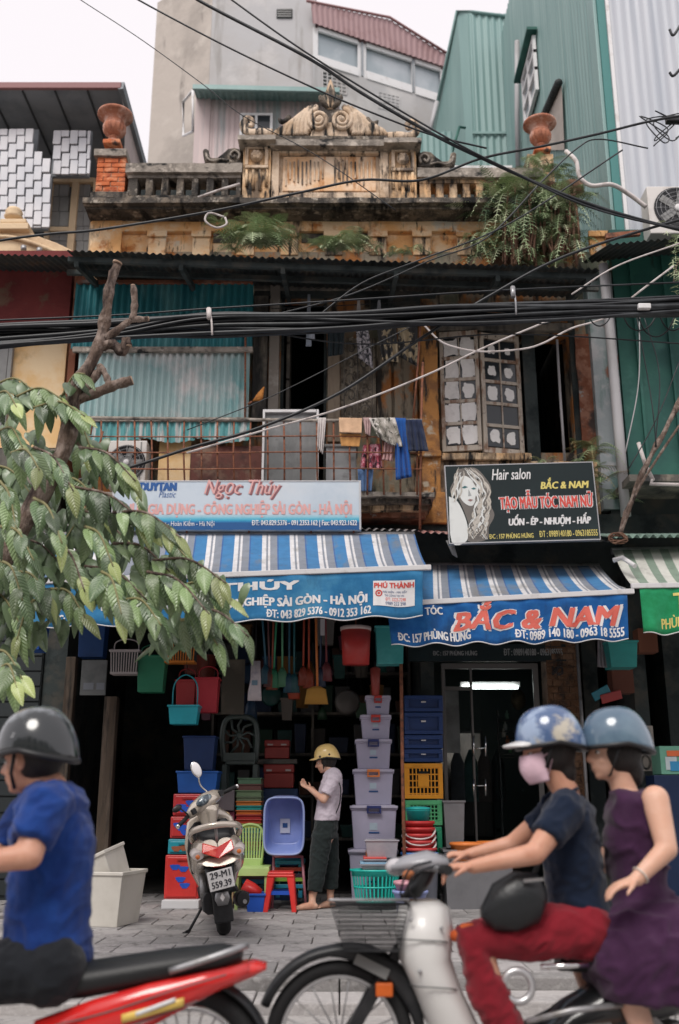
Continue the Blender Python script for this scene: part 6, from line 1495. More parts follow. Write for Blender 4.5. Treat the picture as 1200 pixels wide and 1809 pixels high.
# salon interior
room_box('salon_wall',1.09,2.77,14.3,14.4,.158,3.9,PM('salon_wall',(.05,.07,.068),.7))
sc2 = PM('salon_dark_furniture',(.02,.022,.024),.4)
t = thing('salon_mirror','dim mirror with frame on the salon back wall','mirror',(1.5,14.2,1.0))
g = MB(); g.box(1.2,2.0,14.22,14.26,1.0,2.1); g.build('frame',sc2,t); g = MB(); g.box(1.24,1.96,14.205,14.218,1.04,2.06); g.build('glass',M['chrome'],t)
t = thing('salon_chair','black salon chair inside the hair salon','chair',(1.75,13.0,.16))
g = MB(); g.box(1.5,2.0,12.8,13.3,.55,.68); g.build('seat',sc2,t,bevel=.03); g = MB(); g.box(1.52,1.98,13.25,13.35,.7,1.25); g.build('backrest',sc2,t,bevel=.03); g = MB(); g.tube([(1.75,13.05,.16),(1.75,13.05,.55)],.04); g.build('pedestal',M['steel'],t)
for x in (1.48,1.98): g = MB(); g.box(x,x+.05,12.85,13.2,.78,.83); g.build('armrest',sc2,t,bevel=.01)
t = thing('hanging_clothes','dark clothes hanging inside the salon behind the door','clothes',(1.65,12.2,1.3))
for k in range(4):
    x = 1.40+k*.16; g = MB(); g.loft([((x,12.2,1.15),(.09,0,0),(0,.03,0)),((x,12.2,1.6),(.08,0,0),(0,.035,0)),((x,12.2,1.75),(.02,0,0),(0,.02,0))],12); g.build('garment',cloth('dark_garment',[(.05,.06,.07),(.03,.07,.07),(.07,.06,.06),(.02,.03,.035)][k]),t)
g = MB(); g.lathe([(.001,-.01),(.09,0),(.001,.01)],(0,0,0),20); c = P(916,1236,12.3); g.v = [Vector((v.x+c.x,c.y+v.z,c.z+v.y*1.4)) for v in g.v]; tag(g.build('wall_fan',PM('tan_disc',(.17,.13,.08),.6)),'round tan disc fan hanging inside the salon','fan')
for i,(px,py,col) in enumerate(((893,1290,(.30,.32,.30)),(897,1315,(.35,.12,.05)),(902,1330,(.10,.25,.12)),(896,1270,(.1,.2,.15)),(905,1322,(.05,.15,.3)),(890,1302,(.4,.38,.34)))):
    c = P(px,py,12.0); g = MB(); g.lathe([(.001,0),(.022,0),(.024,.06),(.01,.08),(.01,.10),(.001,.10)],c,12); tag(g.build('bottle',plastic(col)),['clear spray','orange shampoo','green lotion','teal gel','blue tonic','cream'][i] + ' bottle on the salon shelf','bottle','bottles on the salon shelf')
for z in (1.66,1.80,1.94): 
    pass
t = thing('glass_shelf','narrow rack with bottles just inside the salon','shelf',tuple(P(897,1340,12.0)))
for py in (1336,1331,1316.5,1303.5,1291.5,1271.5): a = P(884,py,11.95); b = P(910,py,11.95); g = MB(); g.box(a.x,b.x,11.95,12.08,a.z-.012,a.z-.004); g.build('shelf',sc2,t)
g = MB(); a = P(884,1320,12.0); g.box(a.x-.02,a.x-.002,12.0,12.05,.16,2.2); g.build('upright',sc2,t)
# brick pier right of the salon
bp_ = thing('brick_pier','rough brick pier right of the salon door','pier',tuple(P(990,1500,11.35)))
X0,X1 = P(968,1230,11.35).x,P(1027,1230,11.35).x; room_box('core',X0+.01,X1-.01,11.37,11.7,.15,3.3,M['mortar'],bp_)
dkb = PM('dark_brick',(.14,.072,.038),.9,[((.22,.13,.08),6,.5,.62),((.05,.035,.028),8,.52,.62)],bump=.01,bscale=40)  # brown brick with lighter and darker patches at random
Wp = X1-X0; z = .16; r_ = 0
while z < 3.25:
    ed = [0,.33,.66,1] if r_ % 2 else [0,.17,.5,.83,1]
    for a,b in zip(ed,ed[1:]):
        g = MB(); j = random.uniform(-.006,.01); g.box(X0+a*Wp+.004,X0+b*Wp-.004,11.35+j,11.371,z,z+.066); g.build('brick',dkb,bp_)
    z += .075; r_ += 1
g = MB(); x = P(1030,1300,11.2).x; g.tube([(x,11.2,.15),(x,11.2,3.3)],.02,8); tag(g.build('steel_post',M['steel']),'thin steel post at the right edge of the brick pier','post')
g = MB()
pts = [P(985+10*sin(k*1.3),1185+8*cos(k*1.9),11.28) for k in range(14)]; g.tube(smooth_path(pts,4),.006,5); tag(g.build('cable_tangle',M['cable']),'tangle of black cable on the brick pier','cable')
g = MB(); x0,x1,z0,z1 = R(905+60,1110+30,1022,1165,11.3)
# right-hand shop goods
g = MB(); x0,x1,z0,z1 = R(1076,1131,1128,1178,10.4); shell_box(g,x0,x1,10.4,10.7,z0,z1,.02,.02); tag(g.build('teal_crate',plastic((.03,.28,.27)),bevel=.008),'teal plastic tub hanging under the salon banner at right','tub')
hang('towel',[(1056,1128),(1070,1128)],[(1056,1178),(1076,1180)],10.6,cloth('grey_towel',(.26,.24,.26)),'grey towel hanging left of the teal tub','towel',fold=.02)
g = MB(); x0,x1,z0,z1 = R(1082,1182,1120,1224,10.9); g.box(x0,x1,10.9,11.1,z0,z1); tag(g.build('brown_carton',PM('brown_carton',(.13,.05,.035),.9),bevel=.004),'dark brown carton below the teal tub','carton')
g = MB(); x0,x1,z0,z1 = R(1128,1110,1162,1152,10.9); g.box(x0,x1,10.9,11.1,z0,z1); tag(g.build('brown_carton',PM('rust_carton',(.16,.06,.035),.9),bevel=.004),'rust brown carton beside the green banner','carton')
for a,b,c_,n in (((1048,1232),(1076,1216),(.01,.16,.22),'blue'),((1062,1236),(1098,1226),(.30,.03,.03),'red')):
    g = MB(); g.bar(P(*a,10.8),P(*b,10.8),.10,.02,up=(0,1,.3)); tag(g.build('flip_tray',plastic(c_),bevel=.008),n + ' flat tray sticking out above the passenger helmet','tray')
for k,(y0,y1,n) in enumerate(((1282,1324,'upper'),(1330,1362,'lower'))):
    x0,x1,z0,z1 = R(1128,y0,1155,y1,10.9); g = MB(); g.box(x0,x1,10.9,10.92,z0,z1); t = g.build('ornament_tile',flat('ornament_tile_%d' % k,(.30,.27,.24)[::1])); tag(t,n + ' pale framed tile behind the passenger','tile'); 
    c = P(1141,(y0+y1)/2,10.895); g = MB(); g.tube([c+Vector((cos(a)*.045,0,sin(a)*.07)) for a in [i*2*pi/12 for i in range(13)]],.012,5,caps=False); g.build('ring_relief',M['grimy'],t)
room_box('side_wall',3.25,3.4,11.1,14.58,.158,4.0,M['dark_wall'])
cb = thing('toy_carton','colourful printed carton at the right edge behind the passenger','carton',tuple(P(1190,1400,10.5)))
x0,x1,z0,z1 = R(1167,1318,1240,1368,10.5); g = MB(); g.box(x0,x1,10.5,10.8,z0,z1); g.build('box',flat('carton_green',(.12,.30,.22)),cb,bevel=.004)
for a,b,c_,d,col in ((1178,1326,1200,1336,(.55,.12,.04)),(1176,1337,1196,1360,(.42,.48,.50)),(1184,1345,1215,1362,(.03,.22,.42))):
    x0,x1,z0,z1 = R(a,b,c_,d,10.5); g = MB(); g.box(x0,x1,10.494-.001*(a % 3),10.499,z0,z1); g.build('printed_patch',flat('patch_%d' % a,col),cb)
x0,x1,z0,z1 = R(1165,1369,1240,1600,10.5); g = MB(); g.box(x0,x1,10.5,10.8,.15,z1-.002); tag(g.build('navy_carton',plastic((.008,.02,.06)),bevel=.006),'navy carton under the colourful one at the right edge','carton')
g = MB(); x0,x1,z0,z1 = R(1040,1240,1160,1600,11.2)
for k in range(4):
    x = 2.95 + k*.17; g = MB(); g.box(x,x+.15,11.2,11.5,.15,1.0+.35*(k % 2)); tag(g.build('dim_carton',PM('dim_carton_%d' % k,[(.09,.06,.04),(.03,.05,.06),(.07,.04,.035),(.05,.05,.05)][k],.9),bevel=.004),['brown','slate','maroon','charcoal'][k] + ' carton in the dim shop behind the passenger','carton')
# wire rack with folded things left of the black bag
# dim jumble hung and stacked further back
random.seed(31)
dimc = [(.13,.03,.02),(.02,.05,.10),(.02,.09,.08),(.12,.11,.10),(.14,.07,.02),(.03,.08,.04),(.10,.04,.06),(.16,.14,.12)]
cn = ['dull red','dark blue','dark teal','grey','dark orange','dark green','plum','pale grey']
slots = [(px,py) for px in range(335,700,34) for py in (1135,1200,1262)]
for i,(px,py) in enumerate(slots):
    if 440 < px < 560 and py < 1200: continue
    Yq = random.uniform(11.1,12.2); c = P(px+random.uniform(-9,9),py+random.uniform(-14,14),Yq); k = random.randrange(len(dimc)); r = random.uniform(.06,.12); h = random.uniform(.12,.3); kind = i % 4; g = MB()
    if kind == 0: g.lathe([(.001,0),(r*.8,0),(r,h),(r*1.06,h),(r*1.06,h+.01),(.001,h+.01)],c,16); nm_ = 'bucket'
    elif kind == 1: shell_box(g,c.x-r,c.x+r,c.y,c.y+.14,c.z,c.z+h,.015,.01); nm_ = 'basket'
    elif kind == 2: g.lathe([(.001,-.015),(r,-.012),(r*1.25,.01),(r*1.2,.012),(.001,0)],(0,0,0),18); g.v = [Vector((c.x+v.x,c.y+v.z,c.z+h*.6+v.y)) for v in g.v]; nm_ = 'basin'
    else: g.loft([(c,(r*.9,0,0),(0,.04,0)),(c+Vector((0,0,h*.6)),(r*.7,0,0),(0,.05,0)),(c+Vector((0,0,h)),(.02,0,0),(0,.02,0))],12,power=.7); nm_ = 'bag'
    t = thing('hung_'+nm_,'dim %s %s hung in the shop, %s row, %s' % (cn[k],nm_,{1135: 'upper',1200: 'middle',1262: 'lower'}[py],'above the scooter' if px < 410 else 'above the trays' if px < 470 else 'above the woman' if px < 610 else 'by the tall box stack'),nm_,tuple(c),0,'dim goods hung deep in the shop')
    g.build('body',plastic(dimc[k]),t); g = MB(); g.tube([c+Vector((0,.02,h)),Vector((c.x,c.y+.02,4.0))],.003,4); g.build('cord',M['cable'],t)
g = MB(); x0,x1,z0,z1 = R(392,1165,432,1262,11.0); g.box(x0,x1,11.0,11.02,z0,z1); tag(g.build('brown_board',PM('mottled_board',(.09,.08,.065),.9,[((.15,.13,.10),3,.5,.65)])),'mottled brown board hung left of the brush pack','board')
# ============================================================ people: one continuous skin grown from tapered volumes
def skin_mesh(name,mb,voxel,mat,parent,it=6,label=None,disp=0,dsc=9):
    tmp = mb.mesh('tmp',mat); o = bpy.data.objects.new('tmp',tmp); ts = bpy.data.scenes.new('tmp'); ts.collection.objects.link(o)
    bm = bmesh.new(); bm.from_mesh(tmp); bmesh.ops.recalc_face_normals(bm,faces=bm.faces); bm.to_mesh(tmp); bm.free()
    r = o.modifiers.new('r','REMESH'); r.mode = 'VOXEL'; r.voxel_size = voxel
    s = o.modifiers.new('s','SMOOTH'); s.factor = .6; s.iterations = it
    with bpy.context.temp_override(scene=ts,view_layer=ts.view_layers[0]):
        dg = bpy.context.evaluated_depsgraph_get(); me = bpy.data.meshes.new_from_object(o.evaluated_get(dg))
    bpy.data.objects.remove(o); bpy.data.meshes.remove(tmp); bpy.data.scenes.remove(ts)
    me.name = name; me.materials.clear(); me.materials.append(mat)
    if disp:
        nr = [v.normal.copy() for v in me.vertices]; cs = [v.co.copy() for v in me.vertices]; out = []
        for c,nv_ in zip(cs,nr):
            n = noise.noise(Vector((c.x*dsc*.7,c.y*dsc*.5,(c.z+c.x*.5)*dsc*1.5)))+.45*noise.noise(Vector((c.x*dsc*2,c.y*dsc*1.5,(c.z-c.x*.7)*dsc*3.4)))
            out += (c + nv_*(disp*.62*(1.35-min(1,abs(n)*3.2)*1.45)))[:]
        me.vertices.foreach_set('co',out); me.update()
    me.polygons.foreach_set('use_smooth',[True]*len(me.polygons))
    W = WM.get(parent.name)
    if W is not None: me.transform(W.inverted())
    ob = link(name,me,parent); WM[ob.name] = W if W is not None else Matrix.Identity(4)
    if label: ob['label'] = label
    return ob
def cap(mb,a,ra,b,rb,n=14):
    a,b = Vector(a),Vector(b); t = (b-a).normalized()
    pts,rs = [],[]
    for k in range(5): an = pi/2*(1-k/5); pts.append(a - t*ra*sin(an)); rs.append(max(ra*cos(an),.001))
    pts.append(a); rs.append(ra); pts.append(b); rs.append(rb)
    for k in range(1,6): an = pi/2*k/5; pts.append(b + t*rb*sin(an)); rs.append(max(rb*cos(an),.001))
    return mb.tube(pts,rs,n)
def limb(mb,pts,rs):
    for (a,ra),(b,rb) in zip(zip(pts,rs),zip(pts[1:],rs[1:])): cap(mb,a,ra,b,rb)
    return mb
def hand(mb,w,d,palm_n,curl=.5,s=1.0):
    """w wrist, d direction of the fingers, palm_n palm normal (curl side)"""
    w,d,pn = Vector(w),Vector(d).normalized(),Vector(palm_n).normalized(); pn = (pn-d*pn.dot(d)).normalized(); sd_ = d.cross(pn)
    mb.loft([(w-d*.01*s,sd_*.026*s,pn*.02*s),(w+d*.03*s,sd_*.036*s,pn*.018*s),(w+d*.085*s,sd_*.042*s,pn*.015*s),(w+d*.095*s,sd_*.03*s,pn*.009*s)],14)
    for k,L in enumerate((.068,.078,.072,.056)):
        b = w + d*.082*s + sd_*(.031-.0205*k)*s; p = [b]; dd = d.copy()
        for q in range(3):
            an = curl*(.7+.25*q); dd = (dd*cos(an)+pn*sin(an)).normalized(); pnk = pn
            p.append(p[-1]+dd*L*s*(.42,.32,.26)[q])
        limb(mb,p,[.0095*s,.009*s,.008*s,.0065*s])
    b = w+d*.025*s+sd_*.030*s; t1 = b+(d*.6+sd_*.7+pn*.25).normalized()*.042*s; t2 = t1+(d*.9+sd_*.2+pn*.5).normalized()*.032*s
    limb(mb,[b,t1,t2],[.014*s,.011*s,.008*s])
def head(mb,c,f,s=1.0,up=(0,0,1)):
    """c centre of the skull, f facing direction"""
    c,f,up = Vector(c),Vector(f).normalized(),Vector(up); r = f.cross(up).normalized(); up = r.cross(f)
    Rm = Matrix((r,f,up)).transposed(); q = lambda x,y,z: c + Rm @ Vector((x*s,y*s,z*s))
    mb.ball(q(0,-.012,.03),.075*s,.095*s,.09*s,20,14,Rm)
    mb.ball(q(0,.028,-.035),.058*s,.065*s,.082*s,18,12,Rm)       # face and jaw
    mb.ball(q(0,.062,-.095),.025*s,.022*s,.02*s,10,8,Rm)           # chin
    limb(mb,[q(0,.088,.004),q(0,.107,-.030)],[.008*s,.013*s])      # nose
    mb.ball(q(0,.098,-.034),.018*s,.011*s,.009*s,10,8,Rm)
    mb.ball(q(0,.083,-.062),.024*s,.012*s,.007*s,10,8,Rm); mb.ball(q(0,.081,-.072),.021*s,.012*s,.007*s,10,8,Rm)   # lips
    limb(mb,[q(-.04,.074,.022),q(0,.084,.018),q(.04,.074,.022)],[.008*s,.009*s,.008*s])   # brow
    for e in (-1,1):
        mb.ball(q(e*.038,.058,-.035),.022*s,.02*s,.02*s,10,8,Rm)   # cheeks
        mb.ball(q(e*.074,-.008,-.015),.010*s,.020*s,.032*s,10,8,Rm)  # ears
    return q,Rm
skin_m = PM('skin',(.56,.285,.19),.5,[((.64,.35,.25),9,.45,.65),((.46,.20,.13),5,.55,.7)],subs=.12,spec=.4)
skin_m2 = PM('skin_pale',(.66,.38,.27),.5,[((.70,.44,.33),9,.45,.65),((.55,.27,.18),5,.55,.7)],subs=.12,spec=.4)
hair_m = PM('black_hair',(.012,.010,.010),.5,[((.03,.022,.018),60,.5,.62,(4,4,.4))],bump=.004,bscale=120,bstretch=(3,3,.3))
eye_w,eye_b = PM('eye_white',(.7,.68,.66),.25),PM('eye_dark',(.02,.012,.01),.15)
def eyes(q,Rm,par,s=1.0):
    for e in (-1,1):
        g = MB(); g.ball(q(e*.031,.071,-.002),.013*s,.009*s,.008*s,12,8,Rm); ob = g.build('eye',eye_w,par)
        g = MB(); g.ball(q(e*.031,.0785,-.002),.006*s,.004*s,.006*s,10,6,Rm); g.build('iris',eye_b,ob)
        g = MB(); limb(g,[q(e*.016,.083,.017),q(e*.032,.083,.022),q(e*.050,.074,.018)],[.003*s]*3); g.build('eyebrow',hair_m,par)
def helmet(name,c,f,m,label,s=1.0,peak=True,up=(0,0,1),holes=False,grp=None):
    c,f,up = Vector(c),Vector(f).normalized(),Vector(up); r = f.cross(up).normalized(); up = r.cross(f)
    Rm = Matrix((r,f,up)).transposed(); q = lambda x,y,z: c + Rm @ Vector((x*s,y*s,z*s))
    t = thing(name,label,'helmet',tuple(c),0,grp)
    g = MB(); n,mm = 32,12; b = []
    def dome(u,v,k=1.0,z0=-.028):
        an = 2*pi*u; th = v*pi/2; lo = z0 - (.045 if sin(an) < 0 else 0)*abs(sin(an))
        z = lo + (.122*k-lo)*sin(th); rr = max(cos(th),0)**.72
        return q(.118*k*rr*cos(an),.138*k*rr*sin(an)-.008,z)
    g.grid(lambda u,v: dome(u,v),n,mm); g.build('shell',m,t,solid=.012)
    g = MB(); pts = [dome(u/40,0.0)+up*.004 for u in range(41)]; g.tube(pts,.010*s,8,caps=False); g.build('edge_trim',M['black_plastic'],t)
    if peak:
        g = MB(); g.grid(lambda u,v: q(.105*(u*2-1)*(1-.25*v*abs(u*2-1)),.105*(1-(u*2-1)**2)**.5*.9 + .02 + .075*v*(1-.35*(u*2-1)**2),-.012-.012*v+.018*(1-(u*2-1)**2)),16,6); g.build('peak',m if peak is True else peak,t,solid=.008)
    for e in (-1,1):
        g = MB(); g.tube([q(e*.10,.02,-.03),q(e*.080,.045,-.09),q(e*.045,.055,-.135),q(0,.06,-.145)],.007*s,6,flat=.5); g.build('strap',M['black_plastic'],t)
        if holes: g = MB(); g.ball(q(e*.105,.06,.0),.012,.012,.012,10,8); g.build('vent_button',M['black_plastic'],t); g = MB(); g.ball(q(e*.112,-.045,.0),.012,.012,.012,10,8); g.build('vent_button',M['black_plastic'],t)
    return t
LEFT = Vector((-1,0,0))
# ---------------------------------------------------------- the woman in front of the shop
YW = 10.45
def Wp_(px,py,dy=0): return P(px,py,YW+dy)
w = thing('person','woman in lavender t-shirt and dark cropped trousers standing barefoot at the goods','person',(P(572,1600,YW).x,YW,.15))
g = MB(); hc = Wp_(574,1345,.02); q,Rm = head(g,hc,(-.93,.08,-.25),.92)
limb(g,[hc+Vector((.025,0,-.06)),Wp_(588,1368,.02)],[.048,.052])
limb(g,[Wp_(588,1372,.02),Wp_(582,1400,.02),Wp_(578,1440,.02),Wp_(574,1470,.02)],[.07,.105,.10,.115])
for s_,dy in ((1,-.16),(-1,.16)):
    sh,el = Wp_(590 if s_ > 0 else 584,1376,dy),Wp_(572 if s_ > 0 else 566,1413,dy*1.25)
    wr = Wp_(547 if s_ > 0 else 552,1393,dy*.55); limb(g,[Wp_(588,1372,.0),sh,el,wr],[.06,.045,.036,.024])
    hand(g,wr,Wp_(534,1386,dy*.2)-wr,(-.2,0,1),.85,.95)
hipz = Wp_(574,1470,0)
for (kx,ky,ax,ay,tx_,dy) in ((563,1530,552,1588,530,-.07),(583,1530,584,1580,570,.10)):
    ank = Wp_(ax,ay-4,dy); limb(g,[Wp_(575,1468,dy),Wp_(kx,ky,dy),ank],[.095,.06,.038]); 
    an = Vector((P(ax,1590,YW+dy).x,YW+dy-.02,.19)); toe = Vector((P(tx_-6,1600,YW+dy-.06).x,YW+dy-.10,.172))
    limb(g,[ank,an,an.lerp(toe,.55)+Vector((0,0,.004)),toe],[.036,.036,.032,.021]); limb(g,[an+Vector((.03,0,-.005)),an],[.028,.032])
    for k in range(5):
        b = toe+Vector((.012,(k-2)*.017,-.004)); limb(g,[b,b+Vector((-.035+.006*k,-.004,-.006))],[.011,.008])
skin_mesh('body',g,.0075,skin_m2,w,4); eyes(q,Rm,w,.92)
g = MB(); g.ball(hc+Vector((.03,.0,.02)),.095,.082,.095,16,12); g.ball(hc+Vector((.075,0,-.055)),.035,.04,.05,12,8); limb(g,[hc+Vector((-.01,-.078,.02)),hc+Vector((.0,-.074,-.055))],[.02,.01]); g.v = [v if v.x > hc.x-.055 else Vector((hc.x-.055,v.y,v.z)) for v in g.v]
skin_mesh('hair',g,.010,hair_m,w,3)
g = MB(); limb(g,[Wp_(588,1374,.0),Wp_(583,1400,.0),Wp_(578,1440,.0)],[.10,.118,.115])
g.loft([(Wp_(590,1370,0),(.05,0,0),(0,.14,0)),(Wp_(586,1392,0),(.115,0,0),(0,.185,0)),(Wp_(581,1425,0),(.118,0,0),(0,.165,0)),(Wp_(577,1449,0),(.125,0,0),(0,.175,0))],20)
for dy in (-.16,.16): g.tube([Wp_(590,1374,dy*.7),Wp_(588,1378,dy),Wp_(576,1404,dy*1.22)],[.07,.066,.062],14)
skin_mesh('t_shirt',g,.009,cloth('lavender_cotton',(.60,.53,.60)),w,4,disp=.006)
g = MB(); g.loft([(Wp_(577,1444,0),(.115,0,0),(0,.165,0)),(Wp_(574,1480,0),(.125,0,0),(0,.185,0))],20)
g.tube([Wp_(570,1474,-.08),Wp_(562,1530,-.08),Wp_(556,1574,-.075)],[.105,.088,.072],14); g.tube([Wp_(580,1474,.09),Wp_(584,1530,.10),Wp_(584,1570,.10)],[.105,.088,.072],14)
skin_mesh('trousers',g,.010,cloth('charcoal_cotton',(.022,.030,.030)),w,3,disp=.008)
g = MB(); g.tube(smooth_path([Wp_(594,1372,-.13),Wp_(602,1392,-.17),Wp_(600,1420,-.15),Wp_(590,1445,-.10)],5),.006,5); g.build('bag_strap',M['black_plastic'],w)
helmet('helmet',hc+Vector((.012,0,.055)),(-.95,.05,-.22),PM('cream_yellow_shell',(.78,.56,.22),.3,coat=.4),'cream yellow open-face helmet on the standing woman',.92,True,holes=True)
# ---------------------------------------------------------- parked scooter, seen from behind
sp = PG(391,1658,.15)
sc_ = thing('scooter','champagne scooter parked on the pavement, seen from behind, leaning left','scooter',(sp.x,sp.y+.22,.15))
tan_m = PM('champagne_paint',(.60,.53,.45),.22,[((.50,.44,.37),3,.5,.7)],metal=.45,coat=.6,spec=.6)
blk = M['black_plastic']
smoke_m = PM('smoked_lens',(.55,.50,.48),.15,coat=.5)
LEAN = Matrix.Rotation(rad(-7.5),3,'Y'); YAW = Matrix.Rotation(rad(9),3,'Z')
def S(x,y,z): return Vector((sp.x,sp.y+.22,.15)) + YAW @ (LEAN @ Vector((x,y,z)))
def Sv(x,y,z): return YAW @ (LEAN @ Vector((x,y,z)))
def part(mb,name,m,bevel=0,par=None,solid=0):
    mb.v = [S(*v) for v in mb.v]; return mb.build(name,m,par or sc_,bevel=bevel,solid=solid)
def wheel(y,r,w_,par=sc_,fn=None):
    g = MB(); n = 36; prof = [(-w_*.5,r*.72),(-w_*.52,r*.86),(-w_*.35,r*.97),(0,r),(w_*.35,r*.97),(w_*.52,r*.86),(w_*.5,r*.72)]
    for i in range(n):
        a0 = 2*pi*i/n; 
        for k in range(len(prof)): x,rr = prof[k]; g.v.append(Vector((x,y+rr*cos(a0),r+rr*sin(a0))))
    K = len(prof)
    for i in range(n):
        for k in range(K-1): j = (i+1) % n; g.f.append((i*K+k,i*K+k+1,j*K+k+1,j*K+k)); g.m.append(0); g.sm.append(True)
    ty = part(g,'tyre',M['rubber'],par=par)
    g = MB(); g.loft([((-w_*.4,y,r),(0,r*.72,0),(0,0,r*.72)),((w_*.4,y,r),(0,r*.72,0),(0,0,r*.72))],24); part(g,'rim',M['steel'],par=ty)
wheel(0,.235,.105); wheel(1.24,.225,.09)
g = MB(); g.box(-.075,.075,-.27,-.25,.12,.40); part(g,'mud_flap',blk,.01)
g = MB(); g.loft([((0,-.20,.30),(.075,0,0),(0,.03,.05)),((0,-.30,.40),(.09,0,0),(0,.04,.05)),((0,-.28,.55),(.12,0,0),(0,.06,.05)),((0,-.15,.62),(.14,0,0),(0,.08,.03))],14,power=.7); part(g,'rear_fender',blk)
g = MB(); g.loft([((0,-.30,.25),(.04,0,0),(0,.012,.0)),((0,-.32,.30),(.062,0,0),(0,.02,0)),((0,-.33,.35),(.05,0,0),(0,.02,0))],12); part(g,'reflector_housing',M['steel'])
g = MB(); g.prism([(-.018,.31),(0,.285),(.018,.31),(0,.345)],-.365,-.345); part(g,'reflector',M['white_paint'])
pm_ = Matrix.Rotation(rad(-6),3,'Y')
g = MB(); g.box(-.097,.097,-.395,-.385,.375,.52); g.v = [Vector((0,0,.45)) + pm_ @ (v-Vector((0,0,.45))) for v in g.v]; plate = part(g,'number_plate',flat('plate_white',(.74,.73,.72),.4),.006)
MM = YAW @ LEAN @ pm_
for s_,z_ in (('29-M1',.462),('559.39',.392)):
    o0 = S(*(Vector((0,0,.45)) + pm_ @ Vector((-.078,-.397,z_-.45)))); text(s_,.156,.048,flat('plate_ink',(.04,.04,.05)),plate,o0,bold=.0015,M3=MM,y=.0006)
# body: side panels swelling from tail to footboard
for sx in (-1,1):
    g = MB(); g.loft([((sx*.06,-.33,.70),(.055,0,0),(0,.02,.045)),((sx*.115,-.20,.67),(.075,0,0),(0,.02,.085)),((sx*.145,.02,.60),(.075,0,0),(0,.0,.14)),((sx*.14,.28,.56),(.065,0,0),(0,0,.14)),((sx*.12,.48,.44),(.05,0,0),(0,0,.12)),((sx*.11,.60,.34),(.03,0,0),(0,0,.06))],18,power=.85); part(g,'side_panel',tan_m)
    g = MB(); g.loft([((sx*.155,-.335,.635),(.045,0,0),(0,.0,.03)),((sx*.165,-.22,.655),(.055,0,0),(0,0,.045)),((sx*.19,-.10,.65),(.03,0,0),(0,0,.03))],12); part(g,'indicator',smoke_m)
    g = MB(); g.ball((sx*.16,-.365,.632),.018,.012,.018,10,8); part(g,'indicator_bulb',flat('amber',(.65,.18,.05),.3))
redl = PM('red_tail_lens',(.62,.025,.02),.12,[((.80,.12,.08),9,.52,.6)],coat=.7)
g = MB(); g.add([(-.125,-.37,.655),(0,-.39,.60),(.125,-.37,.655),(.115,-.33,.73),(0,-.355,.685),(-.115,-.33,.73),(-.125,-.30,.655),(0,-.32,.60),(.125,-.30,.655),(.115,-.28,.73),(0,-.28,.685),(-.115,-.28,.73)],[(0,1,4,5),(1,2,3,4),(6,11,10,7),(7,10,9,8),(0,5,11,6),(2,8,9,3),(5,4,10,11),(4,3,9,10),(0,6,7,1),(1,7,8,2)],False); part(g,'tail_lamp',redl,.008)
g = MB(); g.box(-.05,.05,-.345,-.33,.535,.58); part(g,'brake_reflector',redl,.006)
g = MB(); g.loft([((0,-.35,.575),(.13,0,0),(0,.02,.03)),((0,-.30,.585),(.17,0,0),(0,.03,.035)),((0,-.1,.55),(.18,0,0),(0,.04,.05))],14); part(g,'tail_cowl',tan_m)
g = MB(); g.loft([((0,-.28,.755),(.11,0,0),(0,.02,.03)),((0,-.18,.775),(.14,0,0),(0,0,.05)),((0,.08,.77),(.155,0,0),(0,0,.055)),((0,.22,.745),(.14,0,0),(0,0,.055)),((0,.44,.73),(.10,0,0),(0,0,.05)),((0,.50,.71),(.05,0,0),(0,0,.02))],18,power=.8); part(g,'seat',PM('black_vinyl',(.012,.013,.014),.45,bump=.001,bscale=200))
g = MB(); g.tube(smooth_path([(-.185,.02,.74),(-.20,-.15,.80),(-.15,-.30,.835),(0,-.36,.85),(.15,-.30,.835),(.20,-.15,.80),(.185,.02,.74)],5),.020,8,flat=1.3); part(g,'grab_rail',tan_m)
g = MB(); g.tube([(0,-.34,.84),(0,-.30,.72)],.014,8); part(g,'rail_stay',M['steel'])
g = MB(); g.box(-.17,.17,.50,1.0,.26,.31); part(g,'footboard',blk,.02)
# leg shield with black inner side and champagne rim, steering column
def shield(dx=0,dy=0,k=1): return [((0,1.02+dy,.28),(.14*k,0,0),(0,.03,0)),((0,1.04+dy,.45),(.215*k,0,0),(0,.045,0)),((0,1.03+dy,.68),(.235*k,0,0),(0,.05,0)),((0,.99+dy,.86),(.20*k,0,0),(0,.05,0)),((0,.96+dy,.96),(.10*k,0,0),(0,.04,0))]
g = MB(); g.loft(shield(0,.05,1.05),20,power=.8); part(g,'leg_shield',tan_m)
for sx in (-1,1):
    g = MB(); g.loft([((sx*.12,.97,.42),(.085,0,0),(0,.03,0)),((sx*.13,.955,.62),(.098,0,0),(0,.04,0)),((sx*.12,.94,.80),(.08,0,0),(0,.035,0)),((sx*.10,.93,.86),(.04,0,0),(0,.02,0))],14,power=.7); part(g,'inner_panel',blk)
g = MB(); g.ball((.13,.905,.62),.018,.008,.018,12,8); part(g,'ignition_lock',M['chrome'])
g = MB(); g.loft([((0,.90,.35),(.06,0,0),(0,.04,0)),((0,.90,.6),(.055,0,0),(0,.05,0)),((-.01,.89,.80),(.06,0,0),(0,.055,0)),((-.02,.87,.93),(.10,0,0),(0,.07,0)),((-.03,.86,.99),(.12,0,0),(0,.07,0))],16); part(g,'steering_column',tan_m)
